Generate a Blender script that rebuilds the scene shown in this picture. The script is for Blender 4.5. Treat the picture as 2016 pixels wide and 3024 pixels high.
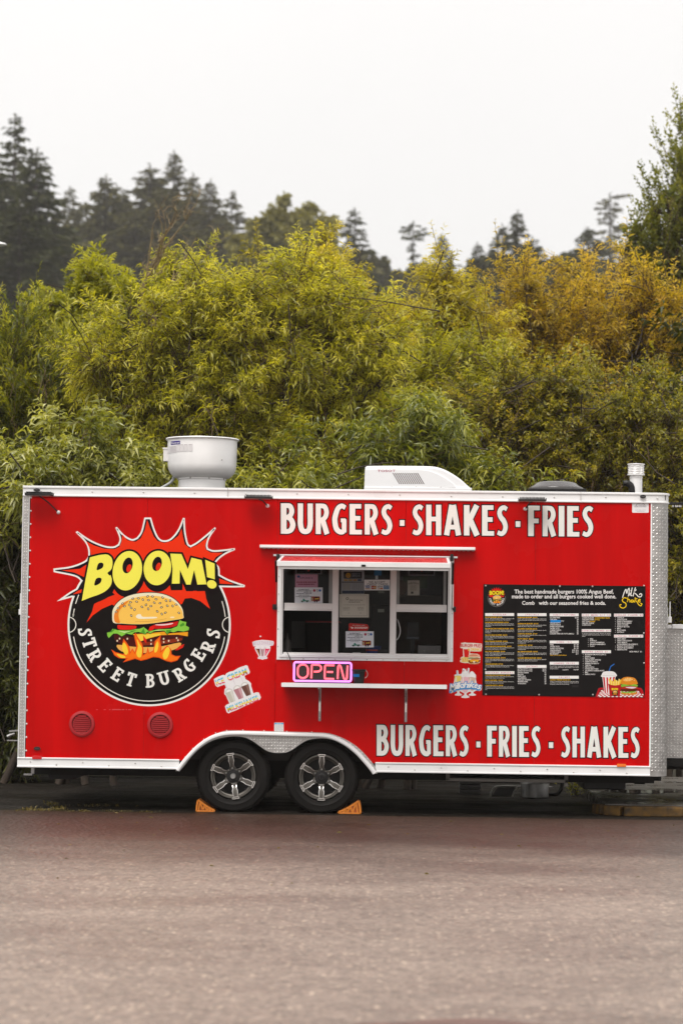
import bpy, bmesh, math, random
import numpy as np
from mathutils import Vector, Matrix
from mathutils.geometry import tessellate_polygon, delaunay_2d_cdt

R = math.radians
random.seed(7)
rng = np.random.default_rng(11)
for ob in list(bpy.data.objects):
    bpy.data.objects.remove(ob)
scene = bpy.context.scene
COL = scene.collection

# ------------------------------------------------------------------ camera
F_PX, CAM_Y, CAM_X, CAM_Z = 7140.0, -22.1, 0.6044, 1.55
YAW, PITCH, ROLL = -0.02606, 0.05443, 0.01304
_fw = Vector((math.sin(YAW) * math.cos(PITCH), math.cos(YAW) * math.cos(PITCH), math.sin(PITCH)))
_r0 = Vector((math.cos(YAW), -math.sin(YAW), 0))
_u0 = _r0.cross(_fw)
_rt = math.cos(ROLL) * _r0 + math.sin(ROLL) * _u0
_up = -math.sin(ROLL) * _r0 + math.cos(ROLL) * _u0
CAM = Vector((CAM_X, CAM_Y, CAM_Z))
cam_data = bpy.data.cameras.new('camera')
cam = bpy.data.objects.new('camera', cam_data)
COL.objects.link(cam)
cam.matrix_world = Matrix(((_rt.x, _up.x, -_fw.x, CAM.x), (_rt.y, _up.y, -_fw.y, CAM.y),
                           (_rt.z, _up.z, -_fw.z, CAM.z), (0, 0, 0, 1)))
cam_data.sensor_fit = 'HORIZONTAL'
cam_data.sensor_width = 24.0
cam_data.lens = 24.0 * F_PX / 2016.0
cam_data.clip_start = 0.1
cam_data.clip_end = 4000
cam_data.dof.use_dof = True
cam_data.dof.focus_distance = 22.1
cam_data.dof.aperture_fstop = 2.3
scene.camera = cam

# ------------------------------------------------------------------ world, sun, exposure
SUN_EL, SUN_AZ = R(58), R(200)          # soft sun behind thin overcast, over the photographer's left shoulder
world = bpy.data.worlds.new('World')
scene.world = world
world.use_nodes = True
nt = world.node_tree
nt.nodes.clear()
out = nt.nodes.new('ShaderNodeOutputWorld')
sky = nt.nodes.new('ShaderNodeTexSky')
sky.sky_type = 'NISHITA'
sky.sun_disc = False
sky.sun_elevation = SUN_EL
sky.sun_rotation = SUN_AZ
bg1 = nt.nodes.new('ShaderNodeBackground'); bg1.inputs[1].default_value = 0.006
nt.links.new(sky.outputs[0], bg1.inputs[0])
tc = nt.nodes.new('ShaderNodeTexCoord')
sep = nt.nodes.new('ShaderNodeSeparateXYZ'); nt.links.new(tc.outputs['Generated'], sep.inputs[0])
cl = nt.nodes.new('ShaderNodeClamp'); nt.links.new(sep.outputs['Z'], cl.inputs[0])
ma = nt.nodes.new('ShaderNodeMath'); ma.operation = 'MULTIPLY_ADD'       # overcast sky, brighter towards the zenith
nt.links.new(cl.outputs[0], ma.inputs[0]); ma.inputs[1].default_value = 0.50; ma.inputs[2].default_value = 0.50
nz = nt.nodes.new('ShaderNodeTexNoise'); nz.inputs['Scale'].default_value = 2.2; nz.inputs['Detail'].default_value = 4
nt.links.new(tc.outputs['Generated'], nz.inputs['Vector'])
mr = nt.nodes.new('ShaderNodeMapRange'); mr.inputs[3].default_value = 0.92; mr.inputs[4].default_value = 1.06
nt.links.new(nz.outputs[0], mr.inputs[0])
mu = nt.nodes.new('ShaderNodeMath'); mu.operation = 'MULTIPLY'
nt.links.new(ma.outputs[0], mu.inputs[0]); nt.links.new(mr.outputs[0], mu.inputs[1])
mu2 = nt.nodes.new('ShaderNodeMath'); mu2.operation = 'MULTIPLY'; mu2.inputs[1].default_value = 0.805
nt.links.new(mu.outputs[0], mu2.inputs[0])
bg2 = nt.nodes.new('ShaderNodeBackground'); bg2.inputs[0].default_value = (1.0, 0.972, 0.945, 1)
nt.links.new(mu2.outputs[0], bg2.inputs[1])
ad = nt.nodes.new('ShaderNodeAddShader')
nt.links.new(bg1.outputs[0], ad.inputs[0]); nt.links.new(bg2.outputs[0], ad.inputs[1])
nt.links.new(ad.outputs[0], out.inputs[0])

sl = bpy.data.lights.new('sun', 'SUN'); sl.energy = 1.5; sl.angle = R(30); sl.color = (1.0, 0.96, 0.91)
sun = bpy.data.objects.new('sun', sl); COL.objects.link(sun)
_sd = Vector((math.sin(SUN_AZ) * math.cos(SUN_EL), math.cos(SUN_AZ) * math.cos(SUN_EL), math.sin(SUN_EL)))
sun.rotation_euler = _sd.to_track_quat('Z', 'Y').to_euler()
sun.location = (-6, -20, 30)

vs = scene.view_settings
scene.display_settings.display_device = 'sRGB'
vs.view_transform = 'Standard'; vs.look = 'None'; vs.gamma = 1; vs.use_curve_mapping = False
vs.exposure = 1.0
cy = scene.cycles
cy.use_denoising = True
cy.max_bounces = 8; cy.diffuse_bounces = 4; cy.glossy_bounces = 3; cy.transmission_bounces = 4
cy.transparent_max_bounces = 8; cy.volume_bounces = 1
cy.sample_clamp_indirect = 6
scene.render.film_transparent = False

# ------------------------------------------------------------------ pixel rays (photo pixels, 2016 x 3024)
def ray(px, py):
    return _fw * F_PX + _rt * (px - 1008) - _up * (py - 1512)
def P(px, py, y=0.0):
    d = ray(px, py); t = (y - CAM_Y) / d.y
    return CAM + d * t
def W(px, py, y=0.0):
    p = P(px, py, y); return (p.x, p.z)
def G(px, py, z=0.0):
    d = ray(px, py); t = (z - CAM_Z) / d.z
    return CAM + d * t
def M(px, y=0.0):                      # photo pixels to metres at depth y
    return px * (y - CAM_Y) / F_PX

# ------------------------------------------------------------------ materials
def new_mat(name):
    m = bpy.data.materials.new(name); m.use_nodes = True
    n = m.node_tree; b = n.nodes['Principled BSDF']
    return m, n, b
def simple(name, col, rough=0.5, metal=0.0, var=0.12, vscale=6.0, bump=0.0, bscale=80.0, spec=0.5, rvar=0.08, coat=0.0):
    m, n, b = new_mat(name)
    t = n.nodes.new('ShaderNodeTexCoord')
    nz = n.nodes.new('ShaderNodeTexNoise'); nz.inputs['Scale'].default_value = vscale; nz.inputs['Detail'].default_value = 5
    n.links.new(t.outputs['Object'], nz.inputs['Vector'])
    r = n.nodes.new('ShaderNodeValToRGB')
    r.color_ramp.elements[0].position = 0.3; r.color_ramp.elements[1].position = 0.7
    r.color_ramp.elements[0].color = (*[c * (1 - var) for c in col], 1)
    r.color_ramp.elements[1].color = (*[min(1, c * (1 + var)) for c in col], 1)
    n.links.new(nz.outputs[0], r.inputs[0]); n.links.new(r.outputs[0], b.inputs['Base Color'])
    q = n.nodes.new('ShaderNodeMapRange'); q.inputs[1].default_value = 0.3; q.inputs[2].default_value = 0.7
    q.inputs[3].default_value = max(0.02, rough - rvar); q.inputs[4].default_value = min(1, rough + rvar)
    n.links.new(nz.outputs[0], q.inputs[0]); n.links.new(q.outputs[0], b.inputs['Roughness'])
    b.inputs['Metallic'].default_value = metal
    b.inputs['Specular IOR Level'].default_value = spec
    b.inputs['Coat Weight'].default_value = coat
    if bump:
        z2 = n.nodes.new('ShaderNodeTexNoise'); z2.inputs['Scale'].default_value = bscale; z2.inputs['Detail'].default_value = 3
        n.links.new(t.outputs['Object'], z2.inputs['Vector'])
        bp = n.nodes.new('ShaderNodeBump'); bp.inputs['Strength'].default_value = bump; bp.inputs['Distance'].default_value = 0.01
        n.links.new(z2.outputs[0], bp.inputs['Height']); n.links.new(bp.outputs[0], b.inputs['Normal'])
    return m
def emit(name, col, s):
    m, n, b = new_mat(name)
    b.inputs['Base Color'].default_value = (*[c * .5 for c in col], 1)
    b.inputs['Emission Color'].default_value = (*col, 1); b.inputs['Emission Strength'].default_value = s
    return m
def lin(c):
    return tuple((v / 12.92) if v <= .04045 else ((v + .055) / 1.055) ** 2.4 for v in c)
_vin = {}
def vinyl(hx):                         # printed vinyl of one flat ink
    if hx not in _vin:
        c = lin([int(hx[i:i + 2], 16) / 255 for i in (0, 2, 4)])
        _vin[hx] = simple('vinyl_' + hx, [v * 0.78 + 0.001 for v in c], 0.38, var=0.03, vscale=3, spec=.05)
    return _vin[hx]

MT = {}
def streaked_red():
    m = simple('red_panel', (0.485, 0.0004, 0.0008), 0.27, var=0.03, vscale=1.1, bump=0.012, bscale=4, rvar=.05, spec=.07)
    n = m.node_tree; b = n.nodes['Principled BSDF']; src = b.inputs['Base Color'].links[0].from_socket
    t = n.nodes.new('ShaderNodeTexCoord'); mp = n.nodes.new('ShaderNodeMapping'); mp.inputs['Scale'].default_value = (2.6, 1, .22)
    nz = n.nodes.new('ShaderNodeTexNoise'); nz.inputs['Scale'].default_value = 1.6; nz.inputs['Detail'].default_value = 6; nz.inputs['Roughness'].default_value = .6
    n.links.new(t.outputs['Object'], mp.inputs[0]); n.links.new(mp.outputs[0], nz.inputs['Vector'])
    r = n.nodes.new('ShaderNodeMapRange'); r.inputs[1].default_value = .35; r.inputs[2].default_value = .7; r.inputs[3].default_value = 1.06; r.inputs[4].default_value = .80
    n.links.new(nz.outputs[0], r.inputs[0])
    x = n.nodes.new('ShaderNodeMixRGB'); x.blend_type = 'MULTIPLY'; x.inputs[0].default_value = 1
    n.links.new(src, x.inputs[1]); n.links.new(r.outputs[0], x.inputs[2]); n.links.new(x.outputs[0], b.inputs['Base Color'])
    return m
MT['red'] = streaked_red()
MT['wet_red'] = simple('wet_red_hatch', (0.50, 0.0008, 0.0016), 0.24, var=.05, vscale=3, bump=.06, bscale=60, spec=.55)
MT['white_alu'] = simple('white_aluminium', (0.74, 0.735, 0.73), 0.33, var=0.05, vscale=4)
MT['alu'] = simple('mill_aluminium', (0.55, 0.53, 0.51), 0.34, metal=0.85, var=0.12, vscale=9, rvar=.1)
MT['plate'] = simple('tread_plate', (0.40, 0.385, 0.37), 0.38, metal=0.8, var=0.16, vscale=14, rvar=.12)
MT['lug'] = simple('tread_lug', (0.62, 0.60, 0.58), 0.34, metal=0.8, var=0.08, vscale=14)
MT['upvc'] = simple('white_plastic', (0.66, 0.64, 0.63), 0.4, var=0.03)
MT['fan'] = simple('spun_aluminium', (0.83, 0.82, 0.81), 0.42, metal=0.3, var=0.04, vscale=5)
MT['black'] = simple('black_plastic', (0.010, 0.009, 0.009), 0.45, var=0.3, vscale=20, spec=.3)
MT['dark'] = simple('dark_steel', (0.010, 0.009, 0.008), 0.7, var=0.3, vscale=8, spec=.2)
MT['rubber'] = simple('tyre_rubber', (0.0065, 0.0055, 0.0048), 0.62, spec=.16, var=0.35, vscale=7, bump=.15, bscale=60)
MT['gun'] = simple('gunmetal_alloy', (0.12, 0.11, 0.097), 0.36, metal=0.8, var=0.1)
MT['bright'] = simple('machined_edge', (0.74, 0.71, 0.68), 0.26, metal=0.9, var=0.05)
MT['orange'] = simple('orange_plastic', (0.55, 0.165, 0.010), 0.42, var=0.12, vscale=30)
MT['orange_in'] = simple('orange_plastic_web', (0.30, 0.055, 0.005), 0.5, var=0.2, vscale=30)
MT['amber'] = simple('amber_lens', (0.75, 0.16, 0.01), 0.2)
MT['redlens'] = simple('red_lens', (0.5, 0.004, 0.006), 0.15)
MT['redvent'] = simple('red_vent_plastic', (0.33, 0.008, 0.012), 0.45, var=.08)
MT['smoke'] = simple('smoked_lid', (0.06, 0.055, 0.055), 0.22, var=0.2, vscale=40)
MT['acwhite'] = simple('white_shroud', (0.76, 0.755, 0.76), 0.35, var=0.02)
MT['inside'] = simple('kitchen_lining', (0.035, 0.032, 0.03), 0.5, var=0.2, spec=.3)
MT['steel'] = simple('brushed_steel', (0.35, 0.34, 0.33), 0.35, metal=0.9, var=0.15)
MT['bark'] = simple('bark', (0.034, 0.023, 0.015), 0.85, var=0.35, vscale=12, bump=.4, bscale=40)
MT['twig'] = simple('young_twig', (0.095, 0.058, 0.022), 0.7, var=0.3, vscale=12)
MT['deadwood'] = simple('dead_wood', (0.23, 0.17, 0.085), 0.85, var=0.25, vscale=12)

def glass_mat():
    m, n, b = new_mat('window_glass')
    o = n.nodes['Material Output']; n.nodes.remove(b)
    tr = n.nodes.new('ShaderNodeBsdfTransparent'); tr.inputs[0].default_value = (.95, .96, .96, 1)
    gl = n.nodes.new('ShaderNodeBsdfGlossy'); gl.inputs['Roughness'].default_value = 0.03
    fr = n.nodes.new('ShaderNodeFresnel'); fr.inputs[0].default_value = 1.2
    mx = n.nodes.new('ShaderNodeMixShader')
    n.links.new(fr.outputs[0], mx.inputs[0]); n.links.new(tr.outputs[0], mx.inputs[1]); n.links.new(gl.outputs[0], mx.inputs[2])
    n.links.new(mx.outputs[0], o.inputs[0])
    return m
MT['glass'] = glass_mat()

def leaf_mat(name, c0, c1, c2, rough=0.42, trans=0.3, spec=0.5):
    m, n, b = new_mat(name)
    at = n.nodes.new('ShaderNodeAttribute'); at.attribute_name = 'tint'
    r = n.nodes.new('ShaderNodeValToRGB')
    r.color_ramp.elements[0].color = (*c0, 1); r.color_ramp.elements[1].color = (*c2, 1)
    e = r.color_ramp.elements.new(0.5); e.color = (*c1, 1)
    n.links.new(at.outputs['Fac'], r.inputs[0]); n.links.new(r.outputs[0], b.inputs['Base Color'])
    b.inputs['Roughness'].default_value = rough; b.inputs['Specular IOR Level'].default_value = spec
    t = n.nodes.new('ShaderNodeBsdfTranslucent')
    hs = n.nodes.new('ShaderNodeMixRGB'); hs.blend_type = 'MULTIPLY'; hs.inputs[0].default_value = 1
    hs.inputs[2].default_value = (2.1, 2.0, .45, 1)
    n.links.new(r.outputs[0], hs.inputs[1]); n.links.new(hs.outputs[0], t.inputs[0])
    mx = n.nodes.new('ShaderNodeMixShader'); mx.inputs[0].default_value = trans
    n.links.new(b.outputs[0], mx.inputs[1]); n.links.new(t.outputs[0], mx.inputs[2])
    n.links.new(mx.outputs[0], n.nodes['Material Output'].inputs[0])
    return m

def asphalt(name, c0, c1, r0, r1, bump, wetscale=0.5, chips=(0.2, 0.13, 0.08), darkening=None):
    m, n, b = new_mat(name)
    L = n.links
    t = n.nodes.new('ShaderNodeTexCoord')
    a = n.nodes.new('ShaderNodeTexNoise'); a.inputs['Scale'].default_value = 110; a.inputs['Detail'].default_value = 6
    L.new(t.outputs['Object'], a.inputs['Vector'])
    w = n.nodes.new('ShaderNodeTexNoise'); w.inputs['Scale'].default_value = wetscale; w.inputs['Detail'].default_value = 6
    w.inputs['Roughness'].default_value = 0.6
    mp = n.nodes.new('ShaderNodeMapping'); mp.inputs['Scale'].default_value = (1, 2.2, 1)
    L.new(t.outputs['Object'], mp.inputs[0]); L.new(mp.outputs[0], w.inputs['Vector'])
    r = n.nodes.new('ShaderNodeValToRGB')
    r.color_ramp.elements[0].position = 0.32; r.color_ramp.elements[1].position = 0.68
    r.color_ramp.elements[0].color = (*c0, 1); r.color_ramp.elements[1].color = (*c1, 1)
    mixf = n.nodes.new('ShaderNodeMath'); mixf.operation = 'MULTIPLY_ADD'; mixf.inputs[1].default_value = .5
    L.new(a.outputs[0], mixf.inputs[0])
    hw = n.nodes.new('ShaderNodeMath'); hw.operation = 'MULTIPLY'; hw.inputs[1].default_value = .5
    L.new(w.outputs[0], hw.inputs[0]); L.new(hw.outputs[0], mixf.inputs[2])
    L.new(mixf.outputs[0], r.inputs[0])
    v = n.nodes.new('ShaderNodeTexVoronoi'); v.inputs['Scale'].default_value = 27
    L.new(t.outputs['Object'], v.inputs['Vector'])
    sp = n.nodes.new('ShaderNodeSeparateColor'); L.new(v.outputs['Color'], sp.inputs[0])
    g1 = n.nodes.new('ShaderNodeMath'); g1.operation = 'GREATER_THAN'; g1.inputs[1].default_value = .84
    L.new(sp.outputs[0], g1.inputs[0])
    g2 = n.nodes.new('ShaderNodeMath'); g2.operation = 'LESS_THAN'; g2.inputs[1].default_value = .35
    L.new(v.outputs['Distance'], g2.inputs[0])
    g3 = n.nodes.new('ShaderNodeMath'); g3.operation = 'MULTIPLY'
    L.new(g1.outputs[0], g3.inputs[0]); L.new(g2.outputs[0], g3.inputs[1])
    mx = n.nodes.new('ShaderNodeMixRGB'); mx.inputs[2].default_value = (*chips, 1)
    L.new(g3.outputs[0], mx.inputs[0]); L.new(r.outputs[0], mx.inputs[1])
    # stone grain in three sizes, lighter and darker stones
    col_out = mx.outputs[0]
    for sc_, lo_, hi_ in ((16, .72, 1.30), (42, .74, 1.30), (5, .88, 1.13)):
        gn = n.nodes.new('ShaderNodeTexNoise'); gn.inputs['Scale'].default_value = sc_; gn.inputs['Detail'].default_value = 3; gn.inputs['Roughness'].default_value = .7
        L.new(t.outputs['Object'], gn.inputs['Vector'])
        gm = n.nodes.new('ShaderNodeMapRange'); gm.inputs[1].default_value = .36; gm.inputs[2].default_value = .64; gm.inputs[3].default_value = lo_; gm.inputs[4].default_value = hi_
        L.new(gn.outputs[0], gm.inputs[0])
        gx_ = n.nodes.new('ShaderNodeMixRGB'); gx_.blend_type = 'MULTIPLY'; gx_.inputs[0].default_value = 1
        L.new(col_out, gx_.inputs[1]); L.new(gm.outputs[0], gx_.inputs[2]); col_out = gx_.outputs[0]
    if darkening:                                              # colour multiplied darker towards the trailer, with a ragged edge
        y0, y1, dark = darkening
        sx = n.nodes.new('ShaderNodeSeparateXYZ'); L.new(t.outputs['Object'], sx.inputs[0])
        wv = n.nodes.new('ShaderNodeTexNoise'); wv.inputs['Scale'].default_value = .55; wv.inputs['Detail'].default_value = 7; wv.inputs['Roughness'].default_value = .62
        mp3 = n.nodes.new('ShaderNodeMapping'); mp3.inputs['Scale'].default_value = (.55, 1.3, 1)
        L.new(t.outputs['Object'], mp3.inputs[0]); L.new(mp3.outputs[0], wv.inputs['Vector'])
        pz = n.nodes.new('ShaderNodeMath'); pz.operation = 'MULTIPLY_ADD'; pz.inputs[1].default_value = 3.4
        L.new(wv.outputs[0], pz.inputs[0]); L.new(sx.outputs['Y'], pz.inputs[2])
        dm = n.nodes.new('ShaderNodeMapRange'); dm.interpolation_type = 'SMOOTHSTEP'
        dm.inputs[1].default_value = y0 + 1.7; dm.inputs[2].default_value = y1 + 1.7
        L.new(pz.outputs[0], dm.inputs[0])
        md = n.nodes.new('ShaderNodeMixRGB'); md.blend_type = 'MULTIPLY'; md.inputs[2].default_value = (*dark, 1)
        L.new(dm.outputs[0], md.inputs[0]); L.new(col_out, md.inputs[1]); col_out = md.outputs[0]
    L.new(col_out, b.inputs['Base Color'])
    q = n.nodes.new('ShaderNodeMapRange'); q.inputs[1].default_value = .38; q.inputs[2].default_value = .62
    q.inputs[3].default_value = r0; q.inputs[4].default_value = r1
    L.new(w.outputs[0], q.inputs[0]); L.new(q.outputs[0], b.inputs['Roughness'])
    bp = n.nodes.new('ShaderNodeBump'); bp.inputs['Strength'].default_value = bump; bp.inputs['Distance'].default_value = .012
    L.new(v.outputs['Distance'], bp.inputs['Height'])
    bp2 = n.nodes.new('ShaderNodeBump'); bp2.inputs['Strength'].default_value = bump; bp2.inputs['Distance'].default_value = .02
    a2 = n.nodes.new('ShaderNodeTexNoise'); a2.inputs['Scale'].default_value = 17; a2.inputs['Detail'].default_value = 4
    L.new(t.outputs['Object'], a2.inputs['Vector']); L.new(a2.outputs[0], bp2.inputs['Height'])
    L.new(bp.outputs[0], bp2.inputs['Normal']); L.new(bp2.outputs[0], b.inputs['Normal'])
    return m
MT['lot'] = asphalt('dark_wet_asphalt', (.006, .005, .004), (.018, .015, .012), .3, .65, .5, .6, (.05, .038, .03))
MT['lot'].node_tree.nodes['Principled BSDF'].inputs['Specular IOR Level'].default_value = .14
MT['road'] = asphalt('wet_asphalt', (.108, .077, .060), (.272, .205, .164), .34, .50, 1.0, .45, (.42, .32, .24), darkening=(-7.2, -2.2, (.19, .125, .092)))
MT['soil'] = simple('soil', (.035, .03, .014), .9, var=.4, vscale=5, bump=.5, bscale=30)
MT['concrete'] = simple('wet_concrete', (.11, .10, .09), .35, var=.25, vscale=2.5, rvar=.25)
MT['yellowpaint'] = simple('worn_shaded_yellow_paint', (.085, .042, .005), .8, var=.8, vscale=14)  # worn paint, its yellow also darkened to stand for the kerb's shade
MT['redpaint'] = simple('faded_red_paint', (.12, .062, .048), .6, var=.4, vscale=9)

# ------------------------------------------------------------------ objects and mesh building
ORG = {}
def thing(name, label, cat, loc=(0, 0, 0), group=None, kind=None):
    o = bpy.data.objects.new(name, None); COL.objects.link(o); o.location = loc
    o.empty_display_size = .2
    o['label'] = label; o['category'] = cat
    if group: o['group'] = group
    if kind: o['kind'] = kind
    ORG[o.name] = Vector(loc)
    return o
def tag(o, label=None, cat=None, group=None, kind=None):
    if label: o['label'] = label
    if cat: o['category'] = cat
    if group: o['group'] = group
    if kind: o['kind'] = kind
    return o
def part_empty(name, parent, loc):                      # a part that only carries sub-parts
    o = bpy.data.objects.new(name, None); COL.objects.link(o); o.parent = parent
    o.location = Vector(loc) - ORG[parent.name]; o.empty_display_size = .1
    ORG[o.name] = Vector(loc)
    return o
def copy_tree(o, parent=None):
    c = o.copy(); COL.objects.link(c)
    if parent: c.parent = parent
    for ch in o.children: copy_tree(ch, c)
    return c

class MB:
    def __init__(s): s.v = []; s.f = []; s.m = []
    def add(s, verts, faces, mi=0):
        b = len(s.v); s.v += [tuple(p) for p in verts]
        for f in faces: s.f.append([i + b for i in f]); s.m.append(mi)
        return s
    def box(s, x0, y0, z0, x1, y1, z1, mi=0):
        return s.add([(x0, y0, z0), (x1, y0, z0), (x1, y1, z0), (x0, y1, z0), (x0, y0, z1), (x1, y0, z1), (x1, y1, z1), (x0, y1, z1)],
                     [(0, 3, 2, 1), (4, 5, 6, 7), (0, 1, 5, 4), (1, 2, 6, 5), (2, 3, 7, 6), (3, 0, 4, 7)], mi)
    def bar(s, p, q, w, h, mi=0, up=(0, 0, 1)):
        p = Vector(p); q = Vector(q); d = (q - p).normalized(); u = Vector(up)
        a = d.cross(u)
        if a.length < 1e-4: a = d.cross(Vector((0, 1, 0)))
        a.normalize(); c = a.cross(d)
        vs_ = [e + a * sx * w / 2 + c * sz * h / 2 for e in (p, q) for sx, sz in ((-1, -1), (1, -1), (1, 1), (-1, 1))]
        return s.add(vs_, [(0, 1, 2, 3), (7, 6, 5, 4), (0, 4, 5, 1), (1, 5, 6, 2), (2, 6, 7, 3), (3, 7, 4, 0)], mi)
    def tube(s, pts, r, n=8, mi=0, closed=False, caps=True):
        pts = [Vector(p) for p in pts]; k = len(pts)
        rs = r if isinstance(r, (list, tuple)) else [r] * k
        ref = None; vs_ = []
        for i in range(k):
            a = pts[(i - 1) % k] if (closed or i > 0) else pts[i]
            b = pts[(i + 1) % k] if (closed or i < k - 1) else pts[i]
            t = (b - a).normalized()
            if ref is None:
                ref = t.orthogonal().normalized()
            ref = (ref - t * ref.dot(t))
            ref = ref.normalized() if ref.length > 1e-6 else t.orthogonal().normalized()
            bn = t.cross(ref)
            for j in range(n):
                an = 2 * math.pi * j / n
                vs_.append(pts[i] + (ref * math.cos(an) + bn * math.sin(an)) * rs[i])
        fs = []
        for i in range(k if closed else k - 1):
            i2 = (i + 1) % k
            for j in range(n):
                j2 = (j + 1) % n
                fs.append((i * n + j, i * n + j2, i2 * n + j2, i2 * n + j))
        if caps and not closed:
            fs.append(tuple(range(n - 1, -1, -1))); fs.append(tuple((k - 1) * n + j for j in range(n)))
        return s.add(vs_, fs, mi)
    def lathe(s, prof, c, axis='z', n=32, mi=0, mis=None):
        c = Vector(c); vs_ = []
        for r, h in prof:
            for j in range(n):
                a = 2 * math.pi * j / n
                u, w = r * math.cos(a), r * math.sin(a)
                vs_.append(c + (Vector((u, w, h)) if axis == 'z' else Vector((u, h, w)) if axis == 'y' else Vector((h, u, w))))
        for i in range(len(prof) - 1):
            fs = []
            for j in range(n):
                j2 = (j + 1) % n
                fs.append((i * n + j, i * n + j2, (i + 1) * n + j2, (i + 1) * n + j))
            b = len(s.v)
            if i == 0: s.v += [tuple(p) for p in vs_]; base = b
            for f in fs: s.f.append([q + base for q in f]); s.m.append(mis[i] if mis else mi)
        return s
    def prism(s, poly, y0, y1, mi=0, back=True):            # polygon in (x, z), extruded along y (y0 is the near face)
        k = len(poly)
        tri = tessellate_polygon([[Vector((p[0], p[1], 0)) for p in poly]])
        ar = sum(poly[i][0] * poly[(i + 1) % k][1] - poly[(i + 1) % k][0] * poly[i][1] for i in range(k))
        vs_ = [(p[0], y0, p[1]) for p in poly] + [(p[0], y1, p[1]) for p in poly]
        fs = []
        for t in tri:
            a, b, c = t
            o = (poly[b][0] - poly[a][0]) * (poly[c][1] - poly[a][1]) - (poly[c][0] - poly[a][0]) * (poly[b][1] - poly[a][1])
            t = (a, b, c) if o > 0 else (a, c, b)
            fs.append(t)
            if back: fs.append((t[2] + k, t[1] + k, t[0] + k))
        for i in range(k):
            j = (i + 1) % k
            fs.append((i, i + k, j + k, j) if ar > 0 else (j, j + k, i + k, i))
        return s.add(vs_, fs, mi)
    def sweep(s, path, prof, mi=0):
        """path: (x, y, nx, ny) points with outward normal; prof: closed list of (out, z)."""
        n = len(prof); k = len(path); vs_ = []; fs = []
        for x, y, nx, ny in path:
            for o, z in prof: vs_.append((x + nx * o, y + ny * o, z))
        for i in range(k - 1):
            for j in range(n):
                j2 = (j + 1) % n
                fs.append((i * n + j, i * n + j2, (i + 1) * n + j2, (i + 1) * n + j))
        fs.append(tuple(range(n - 1, -1, -1))); fs.append(tuple((k - 1) * n + j for j in range(n)))
        return s.add(vs_, fs, mi)
    def build(s, name, mats, parent=None, smooth=None, bevel=0, loc=None, local=False):
        me = bpy.data.meshes.new(name)
        og = Vector((0, 0, 0))
        if loc is not None: og = Vector(loc)
        elif parent is not None and not local: og = ORG[parent.name]
        me.from_pydata([(x - og.x, y - og.y, z - og.z) for x, y, z in s.v], [], s.f)
        if not isinstance(mats, (list, tuple)): mats = [mats]
        for m in mats: me.materials.append(m)
        if len(mats) > 1: me.polygons.foreach_set('material_index', s.m)
        if smooth is not None:
            me.polygons.foreach_set('use_smooth', [True] * len(me.polygons))
            me.set_sharp_from_angle(angle=R(smooth))
        me.update()
        o = bpy.data.objects.new(name, me); COL.objects.link(o)
        if parent is not None:
            o.parent = parent
            if loc is not None: o.location = og - ORG[parent.name]
        elif loc is not None: o.location = og
        ORG[o.name] = og if (loc is not None or parent is None or local) else ORG[parent.name]
        if bevel:
            b = o.modifiers.new('bevel', 'BEVEL'); b.width = bevel; b.segments = 2; b.limit_method = 'ANGLE'; b.angle_limit = R(40)
        return o

def spline(pts, n=6, closed=False):                       # Catmull-Rom through 2D or 3D points
    pts = [np.array(p, float) for p in pts]; k = len(pts); out_ = []
    for i in range(k if closed else k - 1):
        p0 = pts[i - 1] if (i > 0 or closed) else 2 * pts[0] - pts[1]
        p1 = pts[i]; p2 = pts[(i + 1) % k]
        p3 = pts[(i + 2) % k] if (closed or i + 2 < k) else 2 * pts[-1] - pts[-2]
        for j in range(n):
            t = j / n
            out_.append(.5 * ((2 * p1) + (p2 - p0) * t + (2 * p0 - 5 * p1 + 4 * p2 - p3) * t * t + (3 * p1 - p0 - 3 * p2 + p3) * t ** 3))
    if not closed: out_.append(pts[-1])
    return [tuple(p) for p in out_]

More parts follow.
